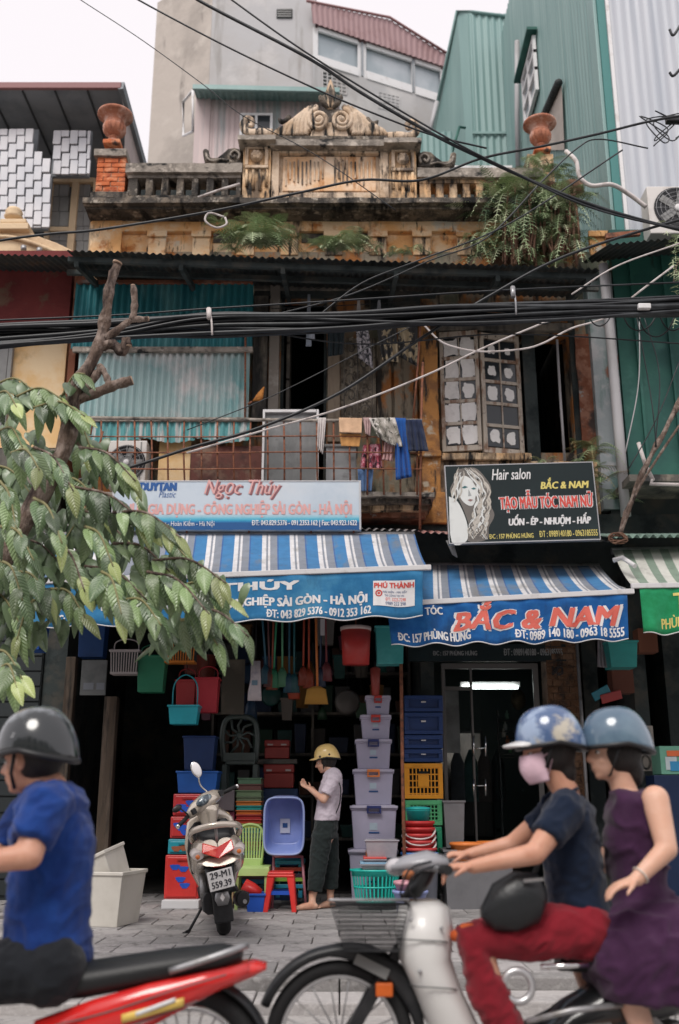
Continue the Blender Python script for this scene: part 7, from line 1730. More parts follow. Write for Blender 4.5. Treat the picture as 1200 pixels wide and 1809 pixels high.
# turned handlebar
HB = Matrix.Rotation(rad(24),3,'Z') @ Matrix.Rotation(rad(-24),3,'Y'); H0 = Vector((-.03,.87,1.02))
def hb(mb): mb.v = [H0 + HB @ v for v in mb.v]; return mb
g = MB(); g.loft([((-.19,.03,-.02),(0,.03,0),(0,0,.035)),((-.12,.01,.0),(0,.07,0),(0,0,.06)),((0,-.01,.01),(0,.09,0),(0,0,.075)),((.12,.01,.0),(0,.07,0),(0,0,.06)),((.19,.03,-.02),(0,.03,0),(0,0,.035))],16); part(hb(g),'handlebar_cowl',tan_m)
g = MB(); g.ball((-.03,-.065,.035),.085,.035,.042,18,10,Matrix.Rotation(rad(-30),3,'X')); part(hb(g),'speedometer',PM('gauge_glass',(.06,.08,.10),.08,[((.25,.3,.33),14,.52,.56)],coat=.8))
for sx in (-1,1):
    g = MB(); g.tube([(sx*.18,.03,-.02),(sx*.33,-.02,-.035)],.019,10); part(hb(g),'grip',M['rubber'])
    g = MB(); g.tube([(sx*.33,-.02,-.035),(sx*.348,-.026,-.037)],.020,10); part(hb(g),'grip_end',M['chrome'])
    g = MB(); g.obox((sx*.155,-.045,.0),.045,.03,.05); part(hb(g),'switch_box',blk,.006)
    g = MB(); g.tube([(sx*.17,.06,-.02),(sx*.25,.07,-.04),(sx*.33,.05,-.055)],.008,6); part(hb(g),'brake_lever',M['chrome'])
g = MB(); g.tube(smooth_path([(.09,.05,.05),(.06,.06,.14),(.07,.04,.22)],4),.008,6); part(hb(g),'mirror_stem',M['chrome'])
g = MB(); g.ball((.08,.03,.29),.050,.018,.078,18,12); mir = part(hb(g),'mirror',M['chrome'])
g = MB(); g.ball((.08,.022,.29),.043,.012,.070,18,12); part(hb(g),'mirror_glass',PM('mirror_glass',(.9,.88,.9),.25,spec=.6),par=mir)
g = MB(); g.tube([(-.20,.0,.0),(-.24,-.02,.08)],.007,6); g.ball((-.27,-.02,.1),.05,.02,.03,12,8); part(hb(g),'folded_mirror',blk)
g = MB(); g.loft([((.16,-.30,.27),(.045,0,0),(0,0,.052)),((.16,-.24,.27),(.055,0,0),(0,0,.062)),((.16,.12,.24),(.06,0,0),(0,0,.065)),((.14,.3,.22),(.03,0,0),(0,0,.03))],16); part(g,'exhaust',PM('exhaust_black',(.03,.03,.032),.35,metal=.4))
g = MB(); g.loft([((.17,-.33,.255),(.016,0,0),(0,0,.016)),((.17,-.300,.255),(.016,0,0),(0,0,.016))],12); part(g,'exhaust_tip',M['steel'])
g = MB(); g.loft([((-.10,-.16,.26),(.04,0,0),(0,0,.08)),((-.11,.1,.27),(.05,0,0),(0,0,.10)),((-.10,.40,.28),(.04,0,0),(0,0,.08))],12,power=.6); part(g,'engine_case',blk)
g = MB(); g.tube([(-.13,.0,.5),(-.13,-.08,.28)],.022,8); g.tube([(-.13,.0,.48),(-.13,-.07,.3)],.034,8); part(g,'shock_absorber',M['steel'])
g = MB(); g.tube([(-.12,.30,.24),(-.28,.20,.035)],.013,6); g.tube([(-.28,.20,.04),(-.32,.14,.033)],.018,6); part(g,'side_stand',blk)
g = MB(); g.tube([(.15,.38,.28),(.25,.36,.24)],.012,6); part(g,'foot_peg',blk)
g = MB(); g.loft([((0,1.24,.5),(.06,0,0),(0,.12,0)),((0,1.22,.38),(.08,0,0),(0,.22,0)),((0,1.24,.30),(.07,0,0),(0,.26,0))],14); part(g,'front_fender',tan_m)
# ---------------------------------------------------------- passing riders
YR2 = 4.3
def A(px,py,dy=0): return P(px,py,YR2+dy)
eb = thing('electric_bike','white-fronted electric bicycle with black mesh basket carrying two women','electric bicycle',(A(800,1850).x,YR2,0))
def spoked(par,c,r,tw,nsp=18,rimm=None,y=None,hubr=.045):
    tyre = MB(); pts = [c+Vector((cos(a)*r,0,sin(a)*r)) for a in [2*pi*i/48 for i in range(49)]]; tyre.tube(pts,tw,10,caps=False); to = tyre.build('tyre',M['rubber'],par)
    g = MB(); rr = r-tw*1.1; g.tube([c+Vector((cos(a)*rr,0,sin(a)*rr)) for a in [2*pi*i/48 for i in range(49)]],tw*.42,8,caps=False,flat=1.0); g.build('rim',rimm or M['aluminium'],to)
    for k in range(nsp): a = 2*pi*k/nsp; g = MB(); g.tube([c+Vector((cos(a)*hubr,.015*(-1)**k,sin(a)*hubr)),c+Vector((cos(a)*rr,0,sin(a)*rr))],.0028,4); g.build('spoke',M['steel'],to)
    g = MB(); g.tube([c+Vector((0,-.05,0)),c+Vector((0,.05,0))],hubr,14); g.build('hub',M['steel'],to)
fc = A(600,1826); fc.z = .29
spoked(eb,fc,.262,.028)
rc_ = A(1190,1826); rc_.z = .27; spoked(eb,rc_,.24,.034,hubr=.09)
g = MB(); pts = [fc+Vector((cos(a)*.315,0,sin(a)*.315+.01)) for a in [rad(8)+rad(150)*i/20 for i in range(21)]]
rings = []
for i,p in enumerate(pts):
    d = (p-fc).normalized(); rings.append((p,Vector((0,.055,0)),d*.02*(1+1.2*sin(pi*min(1,i/12))*(i < 12))))
g.loft(rings,12,power=.7); g.build('front_fender',blk,eb)
g = MB(); g.bar(A(628,1693,-.062),A(686,1722,-.062),.01,.040,up=(0,0,1)); g.build('fender_strip',M['panel_grey'],eb)
g = MB(); a,b = A(664,1737,-.07),A(695,1762,-.07); g.box(a.x,b.x,a.y,a.y+.03,b.z,a.z); g.build('orange_reflector',flat('orange_reflector',(.66,.13,.02),.3),eb,bevel=.006)
g = MB(); g.bar(A(720,1650),fc+Vector((.02,-.06,0)),.03,.04); g.bar(A(720,1650),fc+Vector((.02,.06,0)),.03,.04); g.build('fork',blk,eb)['kind'] = 'stuff'
ls = PM('white_fairing',(.66,.65,.63),.35,[((.56,.55,.53),2,.5,.7)],coat=.3)
g = MB()
def LS(px0,px1,py,w_): a,b = A(px0,py),A(px1,py); return ((a+b)/2,Vector(((b.x-a.x)/2,0,0)),Vector((0,w_,0)))
g.loft([LS(722,775,1590,.07),LS(706,794,1602,.12),LS(698,800,1640,.17),LS(704,796,1690,.17),LS(726,812,1740,.165),LS(750,840,1800,.15),LS(780,880,1870,.12)],20,power=.85); g.build('leg_shield',ls,eb)
seam = flat('seam_line',(.12,.12,.12),.6)
for px0,py0,px1,py1 in ((700,1655,800,1668),(722,1738,815,1752)):
    g = MB(); g.tube(smooth_path([A(px0,py0,-.02),A(px0+14,(py0*2+py1)/3,-.15),A((px0+px1)/2,(py0+py1)/2,-.176),A(px1-14,(py0+py1*2)/3,-.15),A(px1,py1,-.02)],6),.0028,5); g.build('panel_seam',seam,eb)
for px,py in ((726,1625),(780,1640),(742,1716)): g = MB(); g.ball(A(px,py,-.165),.008,.008,.008,10,6); g.build('bolt',M['steel'],eb)
for k,(a,b) in enumerate((((775,1528),(735,1590)),((762,1522),(722,1600)))): g = MB(); g.tube(smooth_path([A(*a,-.12),A(a[0]-38,a[1]+14,-.16),A(b[0]-14,b[1]-22,-.12),A(*b,-.08)],6),.0045,6); g.build('brake_cable',M['cable'],eb)
g = MB(); g.loft([(A(725,1585),(.04,0,0),(0,.05,0)),(A(742,1560),(.045,0,0),(0,.06,0)),(A(755,1530),(.05,0,0),(0,.07,0)),(A(760,1512),(.03,0,0),(0,.05,0))],14); g.build('head_tube',blk,eb)
g = MB(); g.loft([(A(690,1532),(0,0,.018),(0,.05,0)),(A(715,1527),(0,0,.035),(0,.08,0)),(A(755,1522),(0,0,.045),(0,.10,0)),(A(790,1524),(0,0,.025),(0,.08,0))],14); g.build('headlamp_cowl',PM('grey_cowl',(.30,.30,.32),.35,coat=.3),eb)
g = MB(); g.ball(A(700,1531),.045,.05,.035,14,10); g.build('headlamp',PM('lamp_lens',(.5,.48,.5),.12,coat=.6),eb)
g = MB(); g.tube(smooth_path([A(790,1537,-.31),A(780,1535,-.2),A(757,1532,0),A(778,1516,.2),A(796,1514,.30)],4),.012,8); g.build('handlebar',M['steel'],eb)
for a,b in ((A(782,1536,-.19),A(792,1537,-.34)),(A(780,1517,.20),A(792,1516,.34))): g = MB(); g.tube([a,b],.019,10); g.build('grip',M['rubber'],eb)
g = MB(); g.ball(A(722,1546,-.12),.025,.025,.02); g.build('indicator',flat('amber2',(.42,.14,.05),.3),eb)
# basket of black mesh
def bk(u,v,py):      # u along x 0..1, v across -1..1
    f = (py-1590)/85; x0,x1 = 582+26*f,722-16*f; return A(x0+(x1-x0)*u,py,v*(.17-.03*f))
bm_ = M['black_plastic']
for py in (1590,1597): g = MB(); pts = [bk(0,-1,py),bk(1,-1,py),bk(1,1,py),bk(0,1,py),bk(0,-1,py)]; g.tube(pts,.006,6,caps=False); g.build('basket_rim',bm_ if py > 1592 else M['steel'],eb)
g = MB()
for py in (1604,1612,1620,1628,1636,1644,1652,1660,1668,1675):
    pts = [bk(0,-1,py),bk(1,-1,py),bk(1,1,py),bk(0,1,py),bk(0,-1,py)]; g.tube(pts,.0022,4,caps=False)
for k in range(27):
    u = k/26
    for v in (-1,1): g.tube([bk(u,v,1597),bk(u,v,1675)],.0022,4)
for k in range(1,13):
    for u in (0,1): g.tube([bk(u,-1+k/6.5,1597),bk(u,-1+k/6.5,1675)],.0022,4)
    g.tube([bk(0,-1+k/6.5,1675),bk(1,-1+k/6.5,1675)],.0022,4)
g.build('basket_mesh',bm_,eb)['kind'] = 'stuff'
g = MB(); pts = [bk(0,-1,1677),bk(1,-1,1677),bk(1,1,1677),bk(0,1,1677)]; g.add([*pts,*[p+Vector((0,0,-.01)) for p in pts]],[(0,1,2,3),(7,6,5,4),(0,4,5,1),(2,6,7,3)]); g.build('basket_floor',bm_,eb)
g = MB(); g.bar(bk(.9,0,1677),A(745,1690),.03,.02); g.build('basket_bracket',blk,eb)
g = MB(); g.loft([(A(850,1868),(.05,0,0),(0,.12,.0)),(A(900,1850),(.05,0,.0),(0,.14,.03)),(A(1000,1800),(0,0,.07),(0,.12,0)),(A(1100,1760),(0,0,.11),(0,.12,0)),(A(1250,1735),(0,0,.08),(0,.12,0))],14,power=.8); g.build('frame_body',PM('black_bike_body',(.014,.015,.017),.3,coat=.5),eb)
g = MB(); g.loft([(A(985,1700),(0,0,.03),(0,.07,0)),(A(1030,1690),(0,0,.055),(0,.12,0)),(A(1150,1682),(0,0,.06),(0,.14,0)),(A(1290,1672),(0,0,.05),(0,.12,0)),(A(1320,1668),(0,0,.02),(0,.08,0))],14,power=.8); g.build('seat',bpy.data.materials['black_vinyl'],eb)
g = MB(); g.tube([A(955,1708,-.16),A(1040,1705,-.17)],.011,8); g.build('chrome_trim',M['chrome'],eb)
g = MB(); c = A(915,1742,-.15); g.tube([c+Vector((cos(a)*.055,0,sin(a)*.055)) for a in [2*pi*i/24 for i in range(25)]],.014,8,caps=False); g.build('chain_ring',M['aluminium'],eb)
g = MB(); g.tube([A(930,1805,-.16),A(1010,1785,-.17),A(1100,1775,-.17)],.012,8); g.tube([A(950,1825,-.16),A(1080,1812,-.16)],.012,8); g.build('side_tube',M['steel'],eb)['kind'] = 'stuff'
for s_ in (-1,1): g = MB(); g.bar(A(1120,1770,s_*.08),rc_+Vector((0,s_*.08,0)),.03,.04); g.build('swing_arm',M['steel'],eb)
def shoe(mb,a,d,s=1): a = Vector(a); d = Vector(d).normalized(); limb(mb,[a+Vector((0,0,-.03)),a+d*.08+Vector((0,0,-.045)),a+d*.17+Vector((0,0,-.055))],[.04,.038,.03])
def rider(name,label,T,hp,hf,hs,skinm,neckp,torso,arms,legs,sc=1.0,facing=LEFT):
    w = thing(name,label,'person',tuple(T(*hp))); g = MB(); hc = T(*hp); q,Rm = head(g,hc,hf,hs)
    limb(g,[hc+Vector((.02,0,-.07)),T(*neckp)],[.05,.055])
    g.loft([(T(*a),(da*.9,0,0),(0,wa*.9,0)) for a,wa,da in torso],18)
    for pts,rs,hd,cu in arms:
        limb(g,[T(*p) for p in pts],rs); hand(g,T(*pts[-1]),hd,(0,0,-1),cu,1.0)
    for pts,rs in legs:
        limb(g,[T(*p) for p in pts],rs); shoe(g,T(*pts[-1]),(-1,0,-.05))
    skin_mesh('body',g,.008,skinm,w,4); eyes(q,Rm,w,hs)
    return w,hc,q,Rm
# rider in navy t-shirt and pink mask
tors = [((1006,1408,.0),.09,.06),((1004,1432,.0),.165,.09),((1006,1490,.0),.155,.115),((1018,1565,.0),.14,.11),((1030,1640,.0),.165,.13)]
arms = [([(1000,1432,-.15),(945,1508,-.25),(836,1531,-.27)],[.058,.042,.027],(-1,.0,-.02),.95),([(985,1428,.15),(905,1492,.25),(830,1510,.27)],[.055,.04,.027],(-1,0,0),.75)]
legs = [([(1035,1640,-.09),(838,1662,-.13),(905,1845,-.12)],[.09,.062,.04]),([(1030,1640,.09),(835,1655,.13),(890,1845,.12)],[.09,.062,.04])]
w1,hc,q,Rm = rider('person','woman rider in navy t-shirt, red trousers and pink face mask holding the handlebar',A,(962,1325),(-1,-.10,-.22),1.0,skin_m,(1000,1398),tors,arms,legs)
g = MB(); g.ball(hc+Vector((.035,0,.0)),.098,.088,.105,16,12); g.ball(hc+Vector((.085,0,-.09)),.045,.055,.06,12,8); g.v = [v if v.x > hc.x-.035 else Vector((hc.x-.035,v.y,v.z)) for v in g.v]; skin_mesh('hair',g,.011,hair_m,w1,3)
g = MB()
def mk(u,v):
    an = (u-.5)*2.9; z = -.004-.118*v; r = .086+.020*sin(pi*v)*cos(an)-.012*v; return q(r*.86*sin(an),.022+r*cos(an)*.98,z)
g.grid(mk,18,12); g.build('face_mask',cloth('pink_mask_cotton',(.74,.52,.60)),w1,solid=.004)
for e in (-1,1): g = MB(); g.tube([mk(.5+e*.5,.15),q(e*.082,-.02,.0),mk(.5+e*.5,.8)],.0035,5); g.build('mask_loop',bpy.data.materials['pink_mask_cotton'],w1)
g = MB()
g.loft([(A(*a),(da*1.06,0,0),(0,wa*1.06,0)) for a,wa,da in tors],20)
g.tube([A(1002,1425,-.10),A(1000,1432,-.155),A(966,1480,-.215)],[.075,.072,.066],14); g.tube([A(985,1425,.10),A(985,1430,.155),A(945,1465,.20)],[.075,.070,.064],14); g.ball(A(1004,1440),.11,.17,.085,16,10)
skin_mesh('t_shirt',g,.009,cloth('navy_jersey',(.008,.015,.034)),w1,4,disp=.008)
g = MB(); a,b = A(955,1412,-.19),A(985,1420,-.19); g.loft([(A(962,1414,-.185),(.03,0,0),(0,.02,0)),(A(985,1420,-.185),(.03,0,0),(0,.02,0))],8)
g = MB(); g.loft([(A(1020,1600),(.125,0,0),(0,.155,0)),(A(1034,1655),(.14,0,0),(0,.18,0))],20); g.ball(A(1036,1642,-.09),.112); g.ball(A(1036,1642,.09),.112)
for s_,k in ((-1,0),(1,-5)):
    g.tube([A(1040,1640,s_*.09),A(930,1650,s_*.11),A(832,1664+k,s_*.13),A(860,1745,s_*.125),A(900,1832,s_*.12)],[.105,.098,.078,.076,.070],14)
skin_mesh('trousers',g,.010,cloth('crimson_cotton',(.22,.014,.024),(.16,.010,.017)),w1,3,disp=.010)
g = MB(); g.tube([A(800,1655,-.10),A(822,1645,-.13),A(850,1640,-.14)],[.02,.03,.02],8); g.build('knee_indicator',flat('indicator_orange',(.75,.15,.04),.8),w1)  # orange piece stands for the bike's indicator near the knee
bluish = PM('blue_cream_helmet',(.07,.12,.24),.2,[((.50,.46,.38),4,.56,.62),((.28,.36,.50),7,.52,.60)],coat=.7)
def collar(T,px,py,rx,ry,m,par,tilt=-.35):
    c = T(px,py); g = MB(); g.tube([c+Vector((cos(a)*rx,sin(a)*ry,cos(a)*rx*tilt)) for a in [2*pi*i/24 for i in range(25)]],.008,6,caps=False); g.build('collar',m,par)
collar(A,998,1402,.050,.062,bpy.data.materials['navy_jersey'],w1,.45)
helmet('helmet',hc+Vector((.018,0,.05)),(-1,-.08,-.16),bluish,'glossy dark blue and cream helmet with pale peak on the masked rider',1.05,PM('pale_peak',(.62,.62,.62),.25,coat=.5))
hb_ = thing('handbag','black soft handbag hanging between the masked rider and the leg shield','handbag',tuple(A(905,1600,-.2)))
g = MB(); g.loft([(A(850,1612,-.2),(.0,0,.02),(0,.03,0)),(A(872,1602,-.2),(0,0,.085),(0,.06,0)),(A(910,1592,-.2),(0,0,.11),(0,.075,0)),(A(950,1586,-.2),(0,0,.09),(0,.06,0)),(A(965,1582,-.2),(0,0,.03),(0,.03,0))],18); g.build('bag_body',PM('black_leather',(.016,.018,.02),.4,bump=.002,bscale=40),hb_)
g = MB(); g.tube(smooth_path([A(935,1560,-.2),A(965,1500,-.21),A(995,1440,-.20)],5),.008,6); g.build('bag_strap',blk,hb_); g = MB(); g.bar(A(925,1556,-.27),A(960,1553,-.27),.01,.012); g.build('zip',M['chrome'],hb_)
# passenger in purple dress
tors = [((1103,1398,.0),.08,.06),((1120,1415,.0),.16,.09),((1124,1470,.0),.155,.12),((1128,1560,.0),.125,.105),((1145,1640,.0),.17,.15)]
arms = [([(1158,1412,-.16),(1178,1500,-.23),(1125,1553,-.27)],[.055,.042,.028],(-.9,-.1,-.28),.35),([(1100,1412,.16),(1080,1500,.22),(1050,1550,.16)],[.05,.04,.026],(-1,0,0),.4)]
legs = [([(1150,1650,-.09),(1088,1688,-.14),(1152,1862,-.14)],[.09,.062,.042]),([(1150,1650,.09),(1030,1690,.14),(1085,1862,.14)],[.09,.062,.042])]
w2,hc,q,Rm = rider('person','woman passenger in sleeveless purple dress sitting behind the masked rider',A,(1080,1327),(-1,-.12,-.05),1.0,skin_m2,(1102,1392),tors,arms,legs)
g = MB(); g.ball(hc+Vector((.030,0,.0)),.098,.088,.105,16,12); g.ball(hc+Vector((.09,0,-.08)),.04,.05,.07,12,8); g.v = [v if v.x > hc.x-.04 else Vector((hc.x-.04,v.y,v.z)) for v in g.v]; skin_mesh('hair',g,.011,hair_m,w2,3)
g = MB()
g.loft([(A(*a),(da*1.06,0,0),(0,wa*1.04,0)) for a,wa,da in tors],20)
g.ball(A(1130,1430),.115,.17,.075,16,10); g.ball(A(1095,1480),.07,.12,.07,14,10)
def SK(x0,x1,py,w_,dx=0): a,b = A(x0,py),A(x1,py); return ((a+b)/2,Vector(((b.x-a.x)/2,0,0)),Vector((0,w_,0)))
g.loft([SK(1085,1195,1585,.16),SK(1050,1214,1620,.22),SK(1030,1226,1655,.26),SK(1030,1236,1700,.27),SK(1050,1244,1756,.27)],26,power=.62)
skin_mesh('dress',g,.011,cloth('plum_crepe',(.042,.014,.043),(.065,.025,.066)),w2,3,disp=.016,dsc=6)
helmet('helmet',hc+Vector((.018,0,.05)),(-1,-.08,-.10),PM('steel_blue_helmet',(.085,.14,.20),.2,[((.13,.20,.26),3,.5,.65)],coat=.7),'steel blue helmet on the passenger in purple',1.05,False)
g = MB(); c = A(1132,1546,-.265); ax = (A(1125,1553,-.27)-A(1178,1500,-.23)).normalized(); e1 = ax.cross(Vector((0,1,0))).normalized(); e2 = ax.cross(e1); g.tube([c+(e1*cos(a)+e2*sin(a))*.033 for a in [2*pi*i/16 for i in range(17)]],.004,6,caps=False); g.build('bracelet',flat('beads',(.62,.55,.48),.3),w2)
# man in blue on the red motorbike
YM2 = 3.95
def B(px,py,dy=0): return P(px,py,YM2+dy)
tors = [((95,1384,0),.09,.06),((92,1412,0),.18,.105),((92,1480,0),.175,.145),((86,1590,0),.155,.135),((84,1700,0),.175,.15)]
arms = [([(72,1425,-.17),(52,1512,-.26),(-60,1528,-.30)],[.064,.048,.032],(-1,0,0),.7),([(60,1425,.17),(10,1500,.25),(-80,1520,.28)],[.06,.046,.032],(-1,0,0),.7)]
legs = [([(85,1705,-.09),(-90,1720,-.15),(-40,1900,-.15)],[.1,.068,.045]),([(85,1705,.09),(-90,1715,.15),(-40,1900,.15)],[.1,.068,.045])]
w3,hc,q,Rm = rider('person','man in royal blue t-shirt riding the red motorbike at the left edge',B,(52,1342),(-1,.25,-.12),1.05,skin_m,(92,1388),tors,arms,legs)
g = MB(); g.ball(hc+Vector((.035,0,.012)),.10,.092,.10,16,12); g.ball(hc+Vector((.085,0,-.05)),.03,.05,.05,12,8); g.v = [v if v.x > hc.x-.02 else Vector((hc.x-.02,v.y,v.z)) for v in g.v]; skin_mesh('hair',g,.011,hair_m,w3,3)
g = MB()
g.loft([(B(*a),(da*1.07,0,0),(0,wa*1.07,0)) for a,wa,da in tors],20)
g.tube([B(92,1420,-.10),B(78,1425,-.175),B(54,1486,-.245)],[.085,.086,.076],14); g.tube([B(80,1420,.1),B(62,1425,.17),B(20,1480,.235)],[.08,.08,.072],14); g.ball(B(92,1425),.13,.19,.095,16,10)
skin_mesh('t_shirt',g,.009,cloth('royal_blue_jersey',(.008,.030,.15),(.014,.055,.24)),w3,4,disp=.012,dsc=6)
g = MB(); g.loft([(B(86,1675),(.155,0,0),(0,.175,0)),(B(84,1730),(.165,0,0),(0,.20,0))],20); g.ball(B(92,1712,-.09),.125); g.ball(B(92,1712,.09),.125)
for s_ in (-1,1): g.tube([B(90,1710,s_*.09),B(0,1715,s_*.12),B(-92,1718,s_*.15),B(-68,1800,s_*.15),B(-40,1890,s_*.15)],[.115,.105,.085,.08,.075],14)
skin_mesh('trousers',g,.011,cloth('black_denim',(.014,.016,.02)),w3,3,disp=.008)
helmet('helmet',hc+Vector((.02,0,.055)),(-1,.25,-.10),PM('silver_black_helmet',(.20,.22,.24),.18,[((.018,.022,.024),1.6,.44,.50),((.72,.72,.74),6,.60,.64)],coat=.8),'silver and black helmet with clear peak on the man in blue',1.13,True)
mo = thing('motorbike','red underbone motorbike with black seat pointing left under the man in blue','motorbike',(B(100,1850).x,YM2,0))
rw = B(330,1900); rw.z = .27
spoked(mo,rw,.25,.04,24,M['chrome'])
fw = B(-300,1900); fw.z = .27; spoked(mo,fw,.25,.035,24,M['chrome'])
redp = PM('red_gloss_paint',(.62,.02,.018),.2,[((.50,.012,.012),2,.5,.7)],coat=.8)
g = MB(); g.loft([(B(-40,1765),(0,0,.02),(0,.08,0)),(B(40,1742),(0,0,.055),(0,.12,0)),(B(160,1728),(0,0,.06),(0,.13,0)),(B(290,1706),(0,0,.055),(0,.125,0)),(B(390,1690),(0,0,.045),(0,.10,0)),(B(428,1685),(0,0,.02),(0,.06,0))],18,power=.8); g.build('seat',bpy.data.materials['black_vinyl'],mo)
for s_ in (-1,1):
    g = MB(); g.loft([(B(60,1840,s_*.10),(0,0,.07),(0,.035,0)),(B(160,1810,s_*.12),(0,0,.08),(0,.04,0)),(B(260,1778,s_*.12),(0,0,.075),(0,.04,0)),(B(360,1740,s_*.10),(0,0,.045),(0,.035,0)),(B(440,1712,s_*.07),(0,0,.022),(0,.025,0))],16); g.build('side_panel',redp,mo)
g = MB(); g.loft([(B(330,1745),(0,0,.05),(0,.10,0)),(B(400,1722),(0,0,.045),(0,.10,0)),(B(448,1710),(0,0,.03),(0,.08,0)),(B(472,1706),(0,0,.012),(0,.05,0))],16); g.build('tail_lamp',redl,mo)
g = MB(); g.grid(lambda u,v: B(215+110*u,1792+16*v-30*u,-.165+.012*abs(u-.4)),10,2); g.build('decal',flat('yellow_decal',(.72,.50,.12),.3),mo,solid=.003)
g = MB(); g.grid(lambda u,v: B(240+70*u,1788+8*v-26*u,-.170+.012*abs(u-.4)),10,2); g.build('decal',flat('white_decal',(.7,.7,.7),.3),mo,solid=.003)
for q_ in ([(95,1812),(190,1788),(300,1752),(400,1722)],[(150,1838),(250,1806),(350,1768)]): g = MB(); g.tube(smooth_path([B(a,b,-.158+.02*(a > 330)) for a,b in q_],5),.0028,5); g.build('panel_seam',seam,mo)
g = MB(); g.tube(smooth_path([B(300,1716,-.125),B(380,1690,-.13),B(430,1672,-.08),B(436,1670,.08)],5),.012,8); g.build('grab_rail',M['steel'],mo)
g = MB(); rings = []
for i in range(15):
    a = rad(5+115*i/14); p = rw+Vector((cos(a)*.30,0,sin(a)*.30)); d = (p-rw).normalized(); rings.append((p,Vector((0,.06,0)),d*.012))
g.loft(rings,10); g.build('rear_fender',blk,mo)
g = MB(); g.loft([(B(-150,1860),(0,0,.10),(0,.08,0)),(B(0,1870),(0,0,.09),(0,.11,0)),(B(150,1870),(0,0,.08),(0,.10,0))],14); g.build('engine',M['steel'],mo)
g = MB(); g.loft([(B(-190,1560),(.03,0,0),(0,.06,0)),(B(-180,1640),(.06,0,0),(0,.17,0)),(B(-170,1740),(.07,0,0),(0,.22,0)),(B(-180,1860),(.06,0,0),(0,.18,0))],16); g.build('leg_shield',redp,mo)
g = MB(); g.tube([B(-60,1530,-.32),B(-110,1545,-.2),B(-150,1560,0),B(-110,1538,.2),B(-80,1525,.32)],.014,8); g.build('handlebar',blk,mo)
for s_ in (-1,1): g = MB(); g.bar(B(-185,1700,s_*.07),fw+Vector((0,s_*.07,0)),.04,.04); g.build('fork',M['steel'],mo)
g = MB(); g.bar(B(150,1860,-.1),rw+Vector((0,-.1,0)),.035,.05); g.build('swing_arm',M['steel'],mo)
g = MB(); g.loft([(B(100,1890,-.16),(0,0,.03),(0,.03,0)),(B(250,1880,-.17),(0,0,.05),(0,.045,0)),(B(430,1850,-.17),(0,0,.045),(0,.04,0))],12); g.build('exhaust',M['chrome'],mo)
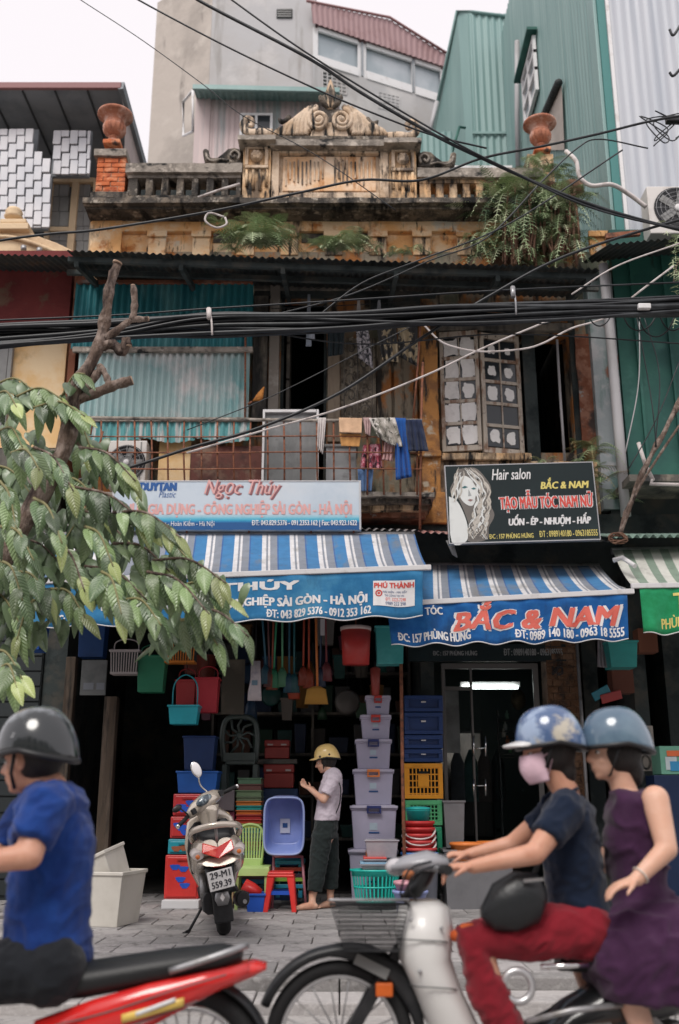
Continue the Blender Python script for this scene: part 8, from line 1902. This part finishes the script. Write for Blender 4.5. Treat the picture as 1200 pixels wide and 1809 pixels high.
# ============================================================ foliage, cables
random.seed(5)
def leaf_mesh(name,m,L=1.0,W=.34,droop=.25,fold=.25,nu=4,nv=7):
    """one leaf along +X, blade folded on the midrib, raised side veins"""
    g = MB(); vs = []
    for j in range(nv+1):
        t = j/nv; w = W*(sin(pi*min(1,t*.97+.02))**.75)*(1-.35*t); cz = -droop*t*t*L
        for i in range(nu+1):
            s = (i/nu)*2-1; z = cz + abs(s)*w*fold - .10*W*s*s + (.006*(1 if (j+i) % 2 else -1) if 0 < j < nv else 0)
            g.v.append(Vector((t*L - abs(s)*w*.22,s*w*.5,z)))
    for j in range(nv):
        for i in range(nu):
            a = j*(nu+1)+i; g.f.append((a,a+1,a+nu+2,a+nu+1)); g.m.append(0); g.sm.append(True)
    return g.mesh(name,m)
def leaf_mat(name,c,c2,tr=.25):
    m = bpy.data.materials.new(name); m.use_nodes = True; nt = m.node_tree; N,Lk = nt.nodes,nt.links; b = N['Principled BSDF']
    tc = N.new('ShaderNodeTexCoord'); sx = N.new('ShaderNodeSeparateXYZ'); Lk.new(tc.outputs['Object'],sx.inputs[0])
    ab = N.new('ShaderNodeMath'); ab.operation = 'ABSOLUTE'; Lk.new(sx.outputs['Y'],ab.inputs[0])
    ma = N.new('ShaderNodeMath'); ma.operation = 'MULTIPLY_ADD'; ma.inputs[1].default_value = -.9; Lk.new(ab.outputs[0],ma.inputs[0]); Lk.new(sx.outputs['X'],ma.inputs[2])
    mu = N.new('ShaderNodeMath'); mu.operation = 'MULTIPLY'; mu.inputs[1].default_value = 62; Lk.new(ma.outputs[0],mu.inputs[0])
    sn = N.new('ShaderNodeMath'); sn.operation = 'SINE'; Lk.new(mu.outputs[0],sn.inputs[0])
    mr = N.new('ShaderNodeMapRange'); mr.inputs['From Min'].default_value = .55; mr.inputs['From Max'].default_value = 1; Lk.new(sn.outputs[0],mr.inputs['Value'])
    mid = N.new('ShaderNodeMapRange'); mid.inputs['From Min'].default_value = .02; mid.inputs['From Max'].default_value = .008; Lk.new(ab.outputs[0],mid.inputs['Value'])
    mxx = N.new('ShaderNodeMath'); mxx.operation = 'MAXIMUM'; Lk.new(mr.outputs[0],mxx.inputs[0]); Lk.new(mid.outputs[0],mxx.inputs[1])
    oi = N.new('ShaderNodeObjectInfo'); hs = N.new('ShaderNodeHueSaturation'); mv = N.new('ShaderNodeMapRange'); mv.inputs['To Min'].default_value = .5; mv.inputs['To Max'].default_value = 1.6  # per-leaf brightness spread imitates highlighted and shaded leaves
    Lk.new(oi.outputs['Random'],mv.inputs['Value']); Lk.new(mv.outputs[0],hs.inputs['Value'])
    mi = N.new('ShaderNodeMix'); mi.data_type = 'RGBA'; mi.inputs['A'].default_value = (*c,1); mi.inputs['B'].default_value = (*c2,1)
    sc_ = N.new('ShaderNodeMath'); sc_.operation = 'MULTIPLY'; sc_.inputs[1].default_value = .6; Lk.new(mxx.outputs[0],sc_.inputs[0]); Lk.new(sc_.outputs[0],mi.inputs['Factor'])
    Lk.new(mi.outputs['Result'],hs.inputs['Color']); Lk.new(hs.outputs['Color'],b.inputs['Base Color'])
    b.inputs['Roughness'].default_value = .30; b.inputs['Specular IOR Level'].default_value = .8; b.inputs['Coat Weight'].default_value = .35; b.inputs['Coat Roughness'].default_value = .25
    bp = N.new('ShaderNodeBump'); bp.inputs['Distance'].default_value = .012; bp.invert = True; bp.inputs['Strength'].default_value = .35; Lk.new(sn.outputs[0],bp.inputs['Height']); Lk.new(bp.outputs['Normal'],b.inputs['Normal'])
    tb_ = N.new('ShaderNodeBsdfTranslucent'); Lk.new(hs.outputs['Color'],tb_.inputs['Color'])
    ms = N.new('ShaderNodeMixShader'); ms.inputs['Fac'].default_value = tr; Lk.new(b.outputs[0],ms.inputs[1]); Lk.new(tb_.outputs[0],ms.inputs[2]); Lk.new(ms.outputs[0],N['Material Output'].inputs[0])
    return m
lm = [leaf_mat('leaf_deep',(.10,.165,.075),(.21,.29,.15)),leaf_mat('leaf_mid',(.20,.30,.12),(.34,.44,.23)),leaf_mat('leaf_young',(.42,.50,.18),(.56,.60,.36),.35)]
leaves = [[leaf_mesh('leaf',m,1,w,dr,fo) for (w,dr,fo) in ((.50,.28,.12),(.54,.12,.08),(.46,.45,.18))] for m in lm]
tree = thing('tree','lopped street tree with sawn limb stubs and big drooping ribbed leaves at left','tree',(-3.6,6.3,0))
YT_ = 6.1
def TP(px,py,dy=0): return P(px,py,YT_+dy)
g = MB(); base = Vector((-3.6,6.3,-.02))
tr_ = smooth_path([base,Vector((-3.5,6.25,1.2)),TP(-120,1180),TP(20,960),TP(110,800),TP(135,690),TP(175,610),TP(186,560),TP(196,500),TP(207,466)],4)
n = len(tr_); g.tube(tr_,[.030+.066*(1-i/(n-1))**1.5+.005*sin(i*1.9) for i in range(n)],14); wob(g.build('trunk',M['bark'],tree,fix=False),.010,7)
def stub(pts,rs,cut=True):
    g = MB(); p = smooth_path([TP(*q) for q in pts],4); n = len(p); r = [rs[0]+(rs[1]-rs[0])*i/(n-1)+.004*sin(i*2.1) for i in range(n)]; g.tube(p,r,10); o = wob(g.build('limb',M['bark'],tree),.006,9)
    if cut: d = (p[-1]-p[-2]).normalized(); g = MB(); g.tube([p[-1]-d*.004,p[-1]+d*.006],r[-1]*.85,10); g.build('cut_end',M['cutwood'],tree)
stub([(178,612),(200,608),(218,622),(222,600),(226,612)],(.035,.03))
stub([(180,600),(205,585),(232,566),(262,563)],(.03,.018)); stub([(234,566),(238,540),(235,505)],(.026,.022))
stub([(150,690),(172,660),(178,645)],(.03,.022)); stub([(120,712),(170,694),(205,680),(233,672)],(.035,.034)); stub([(178,650),(190,670),(188,690)],(.024,.02))
g = MB(); p = TP(207,466); g.tube([p,p+Vector((.004,0,.012))],.034,10); g.build('cut_end',M['cutwood'],tree)
# sprays: (start px, py, end px, py, depth offset, leaf count)
SP = [(60,790,130,868,-.3,15),(20,800,70,830,-.5,10),(0,760,40,790,-.2,9),(130,860,265,935,-.4,17),(200,905,320,950,-.5,14),(60,880,110,960,-.6,12),(100,960,150,1045,-.5,14),(150,930,200,1000,-.4,12),(200,960,300,1010,-.3,13),(270,990,400,1030,-.45,16),(260,1010,370,1085,-.55,18),(180,1010,215,1085,-.6,12),(215,1060,285,1105,-.5,12),(330,1080,440,1125,-.5,13),(320,1095,385,1140,-.4,10),(300,1040,410,1060,-.25,12),(0,850,30,940,-.4,11),(0,930,60,990,-.5,11),(30,700,110,705,.1,12),(60,720,150,735,0,12),(120,740,160,790,.2,9),(140,790,240,850,-.1,14),(100,840,180,900,.0,12),(250,940,330,985,.1,11),(20,1010,90,1060,.0,12),(0,990,40,1060,-.2,11),(90,1040,150,1090,.1,11),(-20,1150,40,1200,-.3,10),(0,1180,30,1215,-.4,8),(120,900,230,960,.15,14),(-10,700,30,720,-.2,8),(150,1000,260,1060,.1,14),(-20,820,60,880,.2,12),(60,640+70,20,740,.2,8),(110,700,150,660,.05,7),(250,1020,330,1060,.2,12),(-30,1040,40,1110,.15,12),(-10,620+60,60,690,.3,7),(20,950,120,1010,.3,14),(60,1060,30,1130,.1,10),(190,880,110,960,.25,12),(-30,900,50,960,.35,13),(180,820,250,880,.2,11),(330,1010,380,1050,.1,9)]
tips = []
allL = []
for (a,b,c,d,dy,n) in SP:
    p0,p1 = TP(a,b,dy),TP(c,d,dy-.18); mid = (p0+p1)/2+Vector((0,0,.07)); path = smooth_path([p0,mid,p1],8)
    g = MB(); g.tube(path,[.010-.006*i/(len(path)-1) for i in range(len(path))],6); g.build('twig',M['bark'] if n > 12 else PM('green_twig',(.22,.20,.09)) if 'green_twig' not in bpy.data.materials else bpy.data.materials['green_twig'],tree)
    D = (p1-p0).normalized(); side = D.cross(Vector((0,0,1))).normalized()
    n = int(n*.82)
    for k in range(n):
        f = (k+.6)/n; p = path[min(len(path)-1,int(f*(len(path)-1)))]; sgn = 1 if k % 2 else -1
        dr = (D*(.30+.5*f) + side*sgn*(.55-.35*f) + Vector((sgn*.45*(1-f)+random.uniform(-.4,.4),random.uniform(-.2,.15),-.22-.6*random.random()-.25*f))).normalized()
        L = random.uniform(.17,.235)*(1 if f < .85 else .85); kind = 2 if (f > .86 and random.random() < .75) else (1 if random.random() < .3+.3*f else 0)
        allL.append((p,dr,L,kind,dy))
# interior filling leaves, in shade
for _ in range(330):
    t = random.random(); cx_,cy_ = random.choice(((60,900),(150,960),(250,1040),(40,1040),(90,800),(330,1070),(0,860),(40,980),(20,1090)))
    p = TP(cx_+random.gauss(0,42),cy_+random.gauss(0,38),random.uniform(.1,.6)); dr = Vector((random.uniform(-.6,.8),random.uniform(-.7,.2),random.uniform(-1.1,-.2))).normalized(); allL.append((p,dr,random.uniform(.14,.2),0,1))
allL.sort(key=lambda q: q[0].y)
W = WM[tree.name].inverted(); rest = MB()
def lrot(dr):
    up = Vector((random.uniform(-.4,.4),-.75+random.uniform(-.3,.3),.9)); z = (up-dr*up.dot(dr)).normalized(); y = z.cross(dr); return Matrix((dr,y,z)).transposed()
for i,(p,dr,L,kind,dy) in enumerate(allL):
    me = random.choice(leaves[kind]); Rr = lrot(dr)
    if i < 298:
        o = link('leaf',me,tree); o.matrix_basis = W @ Matrix.Translation(p) @ Rr.to_4x4() @ Matrix.Scale(L,4)
    else:
        b = len(rest.v); rest.v += [p + Rr @ (v.co*L) for v in me.vertices]
        for f in me.polygons: rest.f.append(tuple(b+q for q in f.vertices)); rest.m.append(0); rest.sm.append(True)
ro = rest.build('foliage',PM('leaf_mass',(.13,.19,.10),.34,[((.21,.28,.16),2.5,.46,.62),((.03,.06,.028),5,.55,.68)],spec=.5),tree,fix=False); ro['kind'] = 'stuff'
# ferns and weeds
def frond(g,b,d,L,droop,n=14,w=.24):
    """arching rachis with paired tapering pinnae"""
    d = Vector(d).normalized(); side = d.cross(Vector((0,0,1)))
    side = side.normalized() if side.length > .05 else Vector((1,0,0)); prev = Vector(b)
    for k in range(1,n+1):
        t = k/n; p = Vector(b) + d*L*t + Vector((0,0,-droop*L*t*t)); r = (p-prev).normalized()
        wd = .006*(1-t)+.002; g.add([prev-side*wd,prev+side*wd,p+side*wd*.8,p-side*wd*.8],[(0,1,2,3)],False)
        pl = L*w*sin(pi*min(.98,t*.85+.12))
        for sg in (-1,1):
            tip = p + side*sg*pl + r*pl*.45 + Vector((0,0,-pl*.35)); m_ = p.lerp(tip,.5)+Vector((0,0,pl*.10)); q = r*L/n*.22
            g.add([p-q,m_-q*.8,tip,m_+q*.6,p+q*.2],[(0,1,2,3,4)],False)
        prev = p
def fern(name,label,spots,m,Yb,group=None,root=None):
    c = P(spots[0][0],spots[0][1],Yb); t = thing(name,label,'fern',tuple(c),0,group)
    g = MB(); g.cm = 0
    for (px,py,nf,L,sp) in spots:
        o = P(px,py,Yb)
        for k in range(nf):
            a = random.uniform(0,2*pi); e = random.uniform(.15,1.2); d = Vector((cos(a)*sp,-abs(sin(a))*.8*sp-.1,e)); g.cm = 1 if random.random() < .6 else 0
            frond(g,o+Vector((random.uniform(-.06,.06),random.uniform(-.05,.05),random.uniform(-.04,.04))),d,L*random.uniform(.55,1.15),random.uniform(.3,1.1))
    o = g.build('fronds',m,t,fix=False); o['kind'] = 'stuff'
    return t
fm2 = [M['fern'],PM('pale_fern',(.42,.50,.30),.75,[((.45,.46,.30),4,.5,.65)])]
fern('fern','bushy fern tuft growing on the ledge left of centre',[(462,436,26,.62,.8),(440,425,16,.5,.8),(482,430,16,.5,.8),(470,405,12,.45,.9),(455,395,8,.35,1)],fm2,YF-.62,'ferns on the parapet')
fern('fern','thin fern by the cable loop at the left of the tuft',[(385,395,12,.26,1),(400,415,8,.26,1),(415,440,9,.3,1)],fm2,YF-.62,'ferns on the parapet')
fern('fern','low grassy fern under the middle of the cornice',[(598,442,20,.45,.8),(575,440,12,.36,.9),(622,436,12,.5,.5),(640,442,6,.3,1)],fm2,YF-.62,'ferns on the parapet')
fern('fern','small weeds at the canopy edge right of centre',[(690,447,7,.26,1),(720,450,7,.25,1),(750,448,5,.3,.6),(660,446,4,.2,1)],fm2,YF-.62,'ferns on the parapet')
big = thing('fern_thicket','big hanging thicket of ferns with brown roots below the right urn','ferns',tuple(P(950,470,YF)))
g = MB()
for (px,py,nf,L,sp) in [(955,300,26,.42,1),(985,315,18,.4,1),(930,320,16,.4,1),(900,350,20,.55,1.1),(870,375,16,.5,1.1),(905,390,22,.6,1),(950,350,20,.5,1),(990,360,20,.45,1),(940,400,24,.55,1),(985,400,24,.5,1),(1010,380,14,.4,1),(870,420,18,.5,1),(910,430,22,.5,1),(960,440,22,.45,1),(1000,430,22,.45,1),(1020,440,12,.35,1),(850,450,16,.5,1.1),(880,440,16,.55,1.1),(840,430,10,.4,1),(890,330,14,.5,1.1),(1020,345,12,.45,1),(930,460,14,.35,1),(990,465,14,.3,1)]:
    o = P(px,py,YF-.35+random.uniform(-.1,.15))
    for k in range(nf):
        a = random.uniform(0,2*pi); d = Vector((cos(a),-abs(sin(a))*.9-.1,random.uniform(-.1,1.0))); g.cm = random.choice((0,1,1,0,2)); frond(g,o+Vector((random.uniform(-.15,.15),random.uniform(-.1,.1),random.uniform(-.12,.12))),d,L*random.uniform(.6,1.15),random.uniform(.3,1.5),13,random.uniform(.14,.24))
g.build('fronds',[M['fern'],fm2[1],M['fern_dark']],big,fix=False)['kind'] = 'stuff'
g = MB()
for k in range(90):
    px = random.uniform(895,1020); p = P(px,random.uniform(330,420),YF-.42+random.uniform(-.1,.2)); q = P(px+random.uniform(-10,10),random.uniform(440,472),YF-.5+random.uniform(-.1,.2)); g.tube([p,p.lerp(q,.5)+Vector((random.uniform(-.05,.05),0,0)),q],random.uniform(.008,.022),5)
g.build('roots',M['root'],big)['kind'] = 'stuff'
g = MB()
for k in range(16):
    c = P(random.uniform(880,1015),random.uniform(330,465),YF-.12); g.ball(c,random.uniform(.12,.22),.14,random.uniform(.12,.2),9,7)
g.build('root_mass',M['root'],big)['kind'] = 'stuff'
fern('fern','pale dry fern hanging between the salon sign and the grey pipe',[(1050,800,16,.42,1),(1040,830,12,.4,1),(1062,850,12,.38,1),(1020,790,6,.3,1)],[PM('dry_fern',(.20,.17,.08),.85,[((.28,.17,.08),4,.5,.62)]),M['fern']],YF-.5)
fern('fern','small fern in the gap under the casement window',[(1090,880,8,.3,1),(960,905-90,7,.22,1)],fm2,YF-.4)
g = MB()
for k in range(70):
    p = P(random.gauss(1200,12),random.gauss(465,32),10.2+random.uniform(-.1,.1)); frond(g,p,(random.uniform(-1,1),-.5,random.uniform(-.8,.5)),.12,.5,3,.5)
sh2 = thing('leafy_twig','small pale green leafy twig entering at the right edge','twig',tuple(P(1200,470,10.2))); g.build('leaves',[fm2[1]],sh2,fix=False)['kind'] = 'stuff'
g = MB(); g.tube([P(1215,430,10.2),P(1195,470,10.2),P(1190,500,10.2)],.008,5); g.build('stem',M['bark'],sh2)
# twisted dead climber and rope at right
g = MB(); g.tube(smooth_path([P(1210,690,10.0),P(1170,770,9.95),P(1145,815,9.95),P(1115,885,10.0),P(1095,945,10.1)],6),[.028+.006*sin(i) for i in range(25)],8); dv_ = wob(g.build('dead_branch',M['bark']),.01,8); tag(dv_,'twisted dead branch climbing at the right edge','branch')
g = MB(); g.tube(smooth_path([P(1205,745,9.95),P(1160,812,9.9),P(1125,870,9.92),P(1098,940,10.05)],6),.014,6); tag(g.build('dead_branch',M['bark']),'thinner dead branch twisted with the thick one','branch')
g = MB(); g.tube([P(1128,782,10.1),P(1140,820,10.1),P(1154,848,10.15)],.022,8); g.tube([P(1154,846,10.15),P(1148,855,10.1),P(1240,857,10.1)],.020,8); tag(g.build('bent_bracket',M['cable_white']),'bent cream steel bracket behind the twisted branch','bracket')
g = MB(); pts = [P(1092+16*cos(a)+2*sin(3*a),951+7*sin(a)+3*cos(2.3*a),10.05-.01*a/6) for a in [i*.5 for i in range(56)]]; g.tube(pts,.010,5); tag(g.build('cable_coil',M['root']),'messy coil of brown cable above the green awning','cable coil')
# ---------------------------------------------------------- cables
def cable(pts,r,label,m=None,Y=8.0,grp=None,jit=0,name='cable'):
    q = [P(p[0],p[1],p[2] if len(p) > 2 else Y) for p in pts]; q = smooth_path(q,7) if len(q) > 2 else q
    out_ = lambda p: p[0] < 0 or p[0] > 1215 or p[1] < 0
    if out_(pts[0]): q = [q[0]+(q[0]-q[1]).normalized()*5] + q
    if out_(pts[-1]): q = q + [q[-1]+(q[-1]-q[-2]).normalized()*5]
    g = MB(); g.tube(q,r,6); return tag(g.build(name,m or M['cable'],None,fix=False),label,'cable',grp)
GB = 'cables of the thick bundle across the street'
random.seed(8)
for k in range(27):
    a = 574+random.uniform(0,40); b = 552+random.uniform(0,42); c = 530+random.uniform(0,34); d = 514+random.uniform(0,36); o_ = random.uniform(-3,3)
    cable([(-140,a+12+o_),(0,a),(190,(a*.6+b*.4)+random.uniform(-3,3)),(370,b+2),(600,(b+c)/2+10+random.uniform(-4,4)),(800,c+8),(1000,(c+d)/2+8+random.uniform(-4,4)),(1200,d+8),(1340,d)],random.uniform(.011,.025),'black cable running within the thick bundle across the upper floor',Y=7.9+random.uniform(-.06,.06),grp=GB)
cable([(-60,568),(200,557),(372,545),(600,531),(900,512),(1250,497)],.009,'thin black cable strung just above the bundle')
cable([(-60,622),(200,596),(400,588),(560,585),(700,574),(900,572),(1250,530)],.008,'thin black cable sagging just under the bundle')
cable([(420,578),(640,608),(900,590),(1250,610)],.007,'loose thin cable hanging below the bundle on the right half')
cable([(320,-30),(350,0),(540,100),(640,165),(770,240),(870,288),(1000,345),(1120,385),(1300,430)],.017,'thick cable slanting down from the top centre to the right air conditioner')
cable([(355,-40),(540,92),(770,232),(900,300),(1060,372),(1300,425)],.010,'thinner cable twisted along the thick slanting one',Y=7.97)
cable([(200,-30),(245,0),(400,82),(560,158),(660,200),(762,238),(860,262)],.0095,'thin cable slanting over the grey tower towards the scroll pediment')
cable([(100,-30),(143,0),(250,70),(360,150),(430,205),(560,275),(700,372)],.0055,'very thin wire from the sky down across the pediment',Y=9)
cable([(-60,440),(0,425),(90,413),(180,405),(370,374),(530,340),(640,318),(745,318),(850,280),(960,258),(1060,236),(1160,212),(1300,190)],.013,'long cable rising from lower left across the balustrade to the right')
cable([(-40,890),(205,832),(340,790),(460,755),(600,694),(745,597),(870,520),(1000,452),(1195,390),(1300,370)],.014,'cable climbing from the foliage over the balcony to the right edge')
cable([(560,560),(640,500),(740,460),(900,395),(1100,265)],.0085,'thin cable slanting up past the fern thicket',Y=8.4)
cable([(470,560),(620,520),(760,460),(860,420),(960,318),(1020,262),(1060,246),(1145,262)],.008,'cable crossing the ferns up to the tangle at the right',Y=8.8)
cable([(330,800),(460,762),(600,722),(750,664),(860,612),(1003,553)],.010,'pale cream rope stretched across the balcony',M['cable_white'],9.0,name='rope')
cable([(750,575),(775,600),(800,612),(850,621),(920,617),(960,606),(1010,580),(1072,560),(1130,515),(1190,470)],.010,'sagging dirty white cable in front of the casement window',M['cable_white'],9.0)
cable([(1000,267,10.9),(1018,285,10.8),(1024,312,10.8),(1045,328,10.8),(1080,326,10.8),(1110,342,10.9),(1142,366,10.95)],.028,'thick dirty white hose leading to the right air conditioner',M['cable_white'],10.9,name='hose')
cable([(1010,520,8.5),(1090,470,8.5),(1200,430,8.5)],.008,'pale wire rising to the right edge above the bundle',M['cable_white'])
cable([(330,760),(480,700),(640,620),(800,540)],.005,'very thin dark wire above the pale rope',Y=8.6)
for i,(x,y,w_,h_) in enumerate(((1130,570,30,14),(1160,575,34,20),(1060,560,24,16),(1190,560,30,24),(960,560,30,12))):
    cable([(x-w_,y-h_),(x-w_*.6,y+h_*.5),(x,y+h_),(x+w_*.6,y+h_*.4),(x+w_,y-h_)],.007,['first','second','third','fourth','fifth'][i] + ' loose drooping cable loop under the bundle, ' + ['between the clip and the edge','widest of them','above the grey pipe','at the right edge','left of the pipe'][i],Y=8.1)
for i,(a,b,c) in enumerate((((1125,560),(1150,700),(1160,790)),((1130,560),(1128,680),(1105,800)),((1200,640),(1160,740),(1110,830)),((1138,560),(1165,660),(1158,790)))):
    cable([a,b,c],.006,['wire falling from the bundle to the twisted branch','grey wire hanging straight before the green wall','wire slanting down from the right edge','second wire falling to the twisted branch'][i],M['pvc'] if i == 1 else None,9.4)
pts = [(1155+30*sin(k*2.3)+k*2.5,232+26*cos(k*1.7)-k*.8) for k in range(16)]; cable(pts,.007,'tangled knot of black wires at the upper right edge',Y=9,name='cable_knot')
g = MB(); c = P(1190,212,9); g.obox(c,.16,.08,.07); tag(g.build('junction_box',M['black_plastic'],bevel=.01),'black cable junction box at the upper right edge','box')
cable([(1205,40,9.2),(1190,62,9.2),(1183,52,9.2)],.016,'black bracket cable end at the top right edge'); cable([(1205,118,9.2),(1190,134,9.2),(1183,128,9.2)],.016,'lower black bracket cable end at the right edge')
g = MB(); g.tube(smooth_path([P(396,383,8),P(370,376,8),P(363,390,8),P(382,402,8),P(400,396,8),P(398,384,8)],5),.010,6); tag(g.build('cable_loop',M['cable_white']),'grey loop of cable above the fern tuft','cable loop')
for x,y0,y1,m,l in ((372,545,592,M['cable_white'],'pale clip strap round the bundle at left'),(909,507,556,M['steel'],'clip strap with white knot round the bundle at right')):
    g = MB(); g.tube(smooth_path([P(x-2,y0,7.82),P(x+2,(y0+y1)/2,7.80),P(x+3,y1,7.82)],4),.009,6); g.tube([P(x-3,y0,7.82),P(x-2,y0+18,7.8)],.022,6); tag(g.build('cable_clip',m),l,'clip')
g = MB(); g.obox(P(1138,542,7.82),.11,.05,.05); tag(g.build('splice_box',M['white_paint'],bevel=.008),'small white splice box on the bundle above the green wall','box')
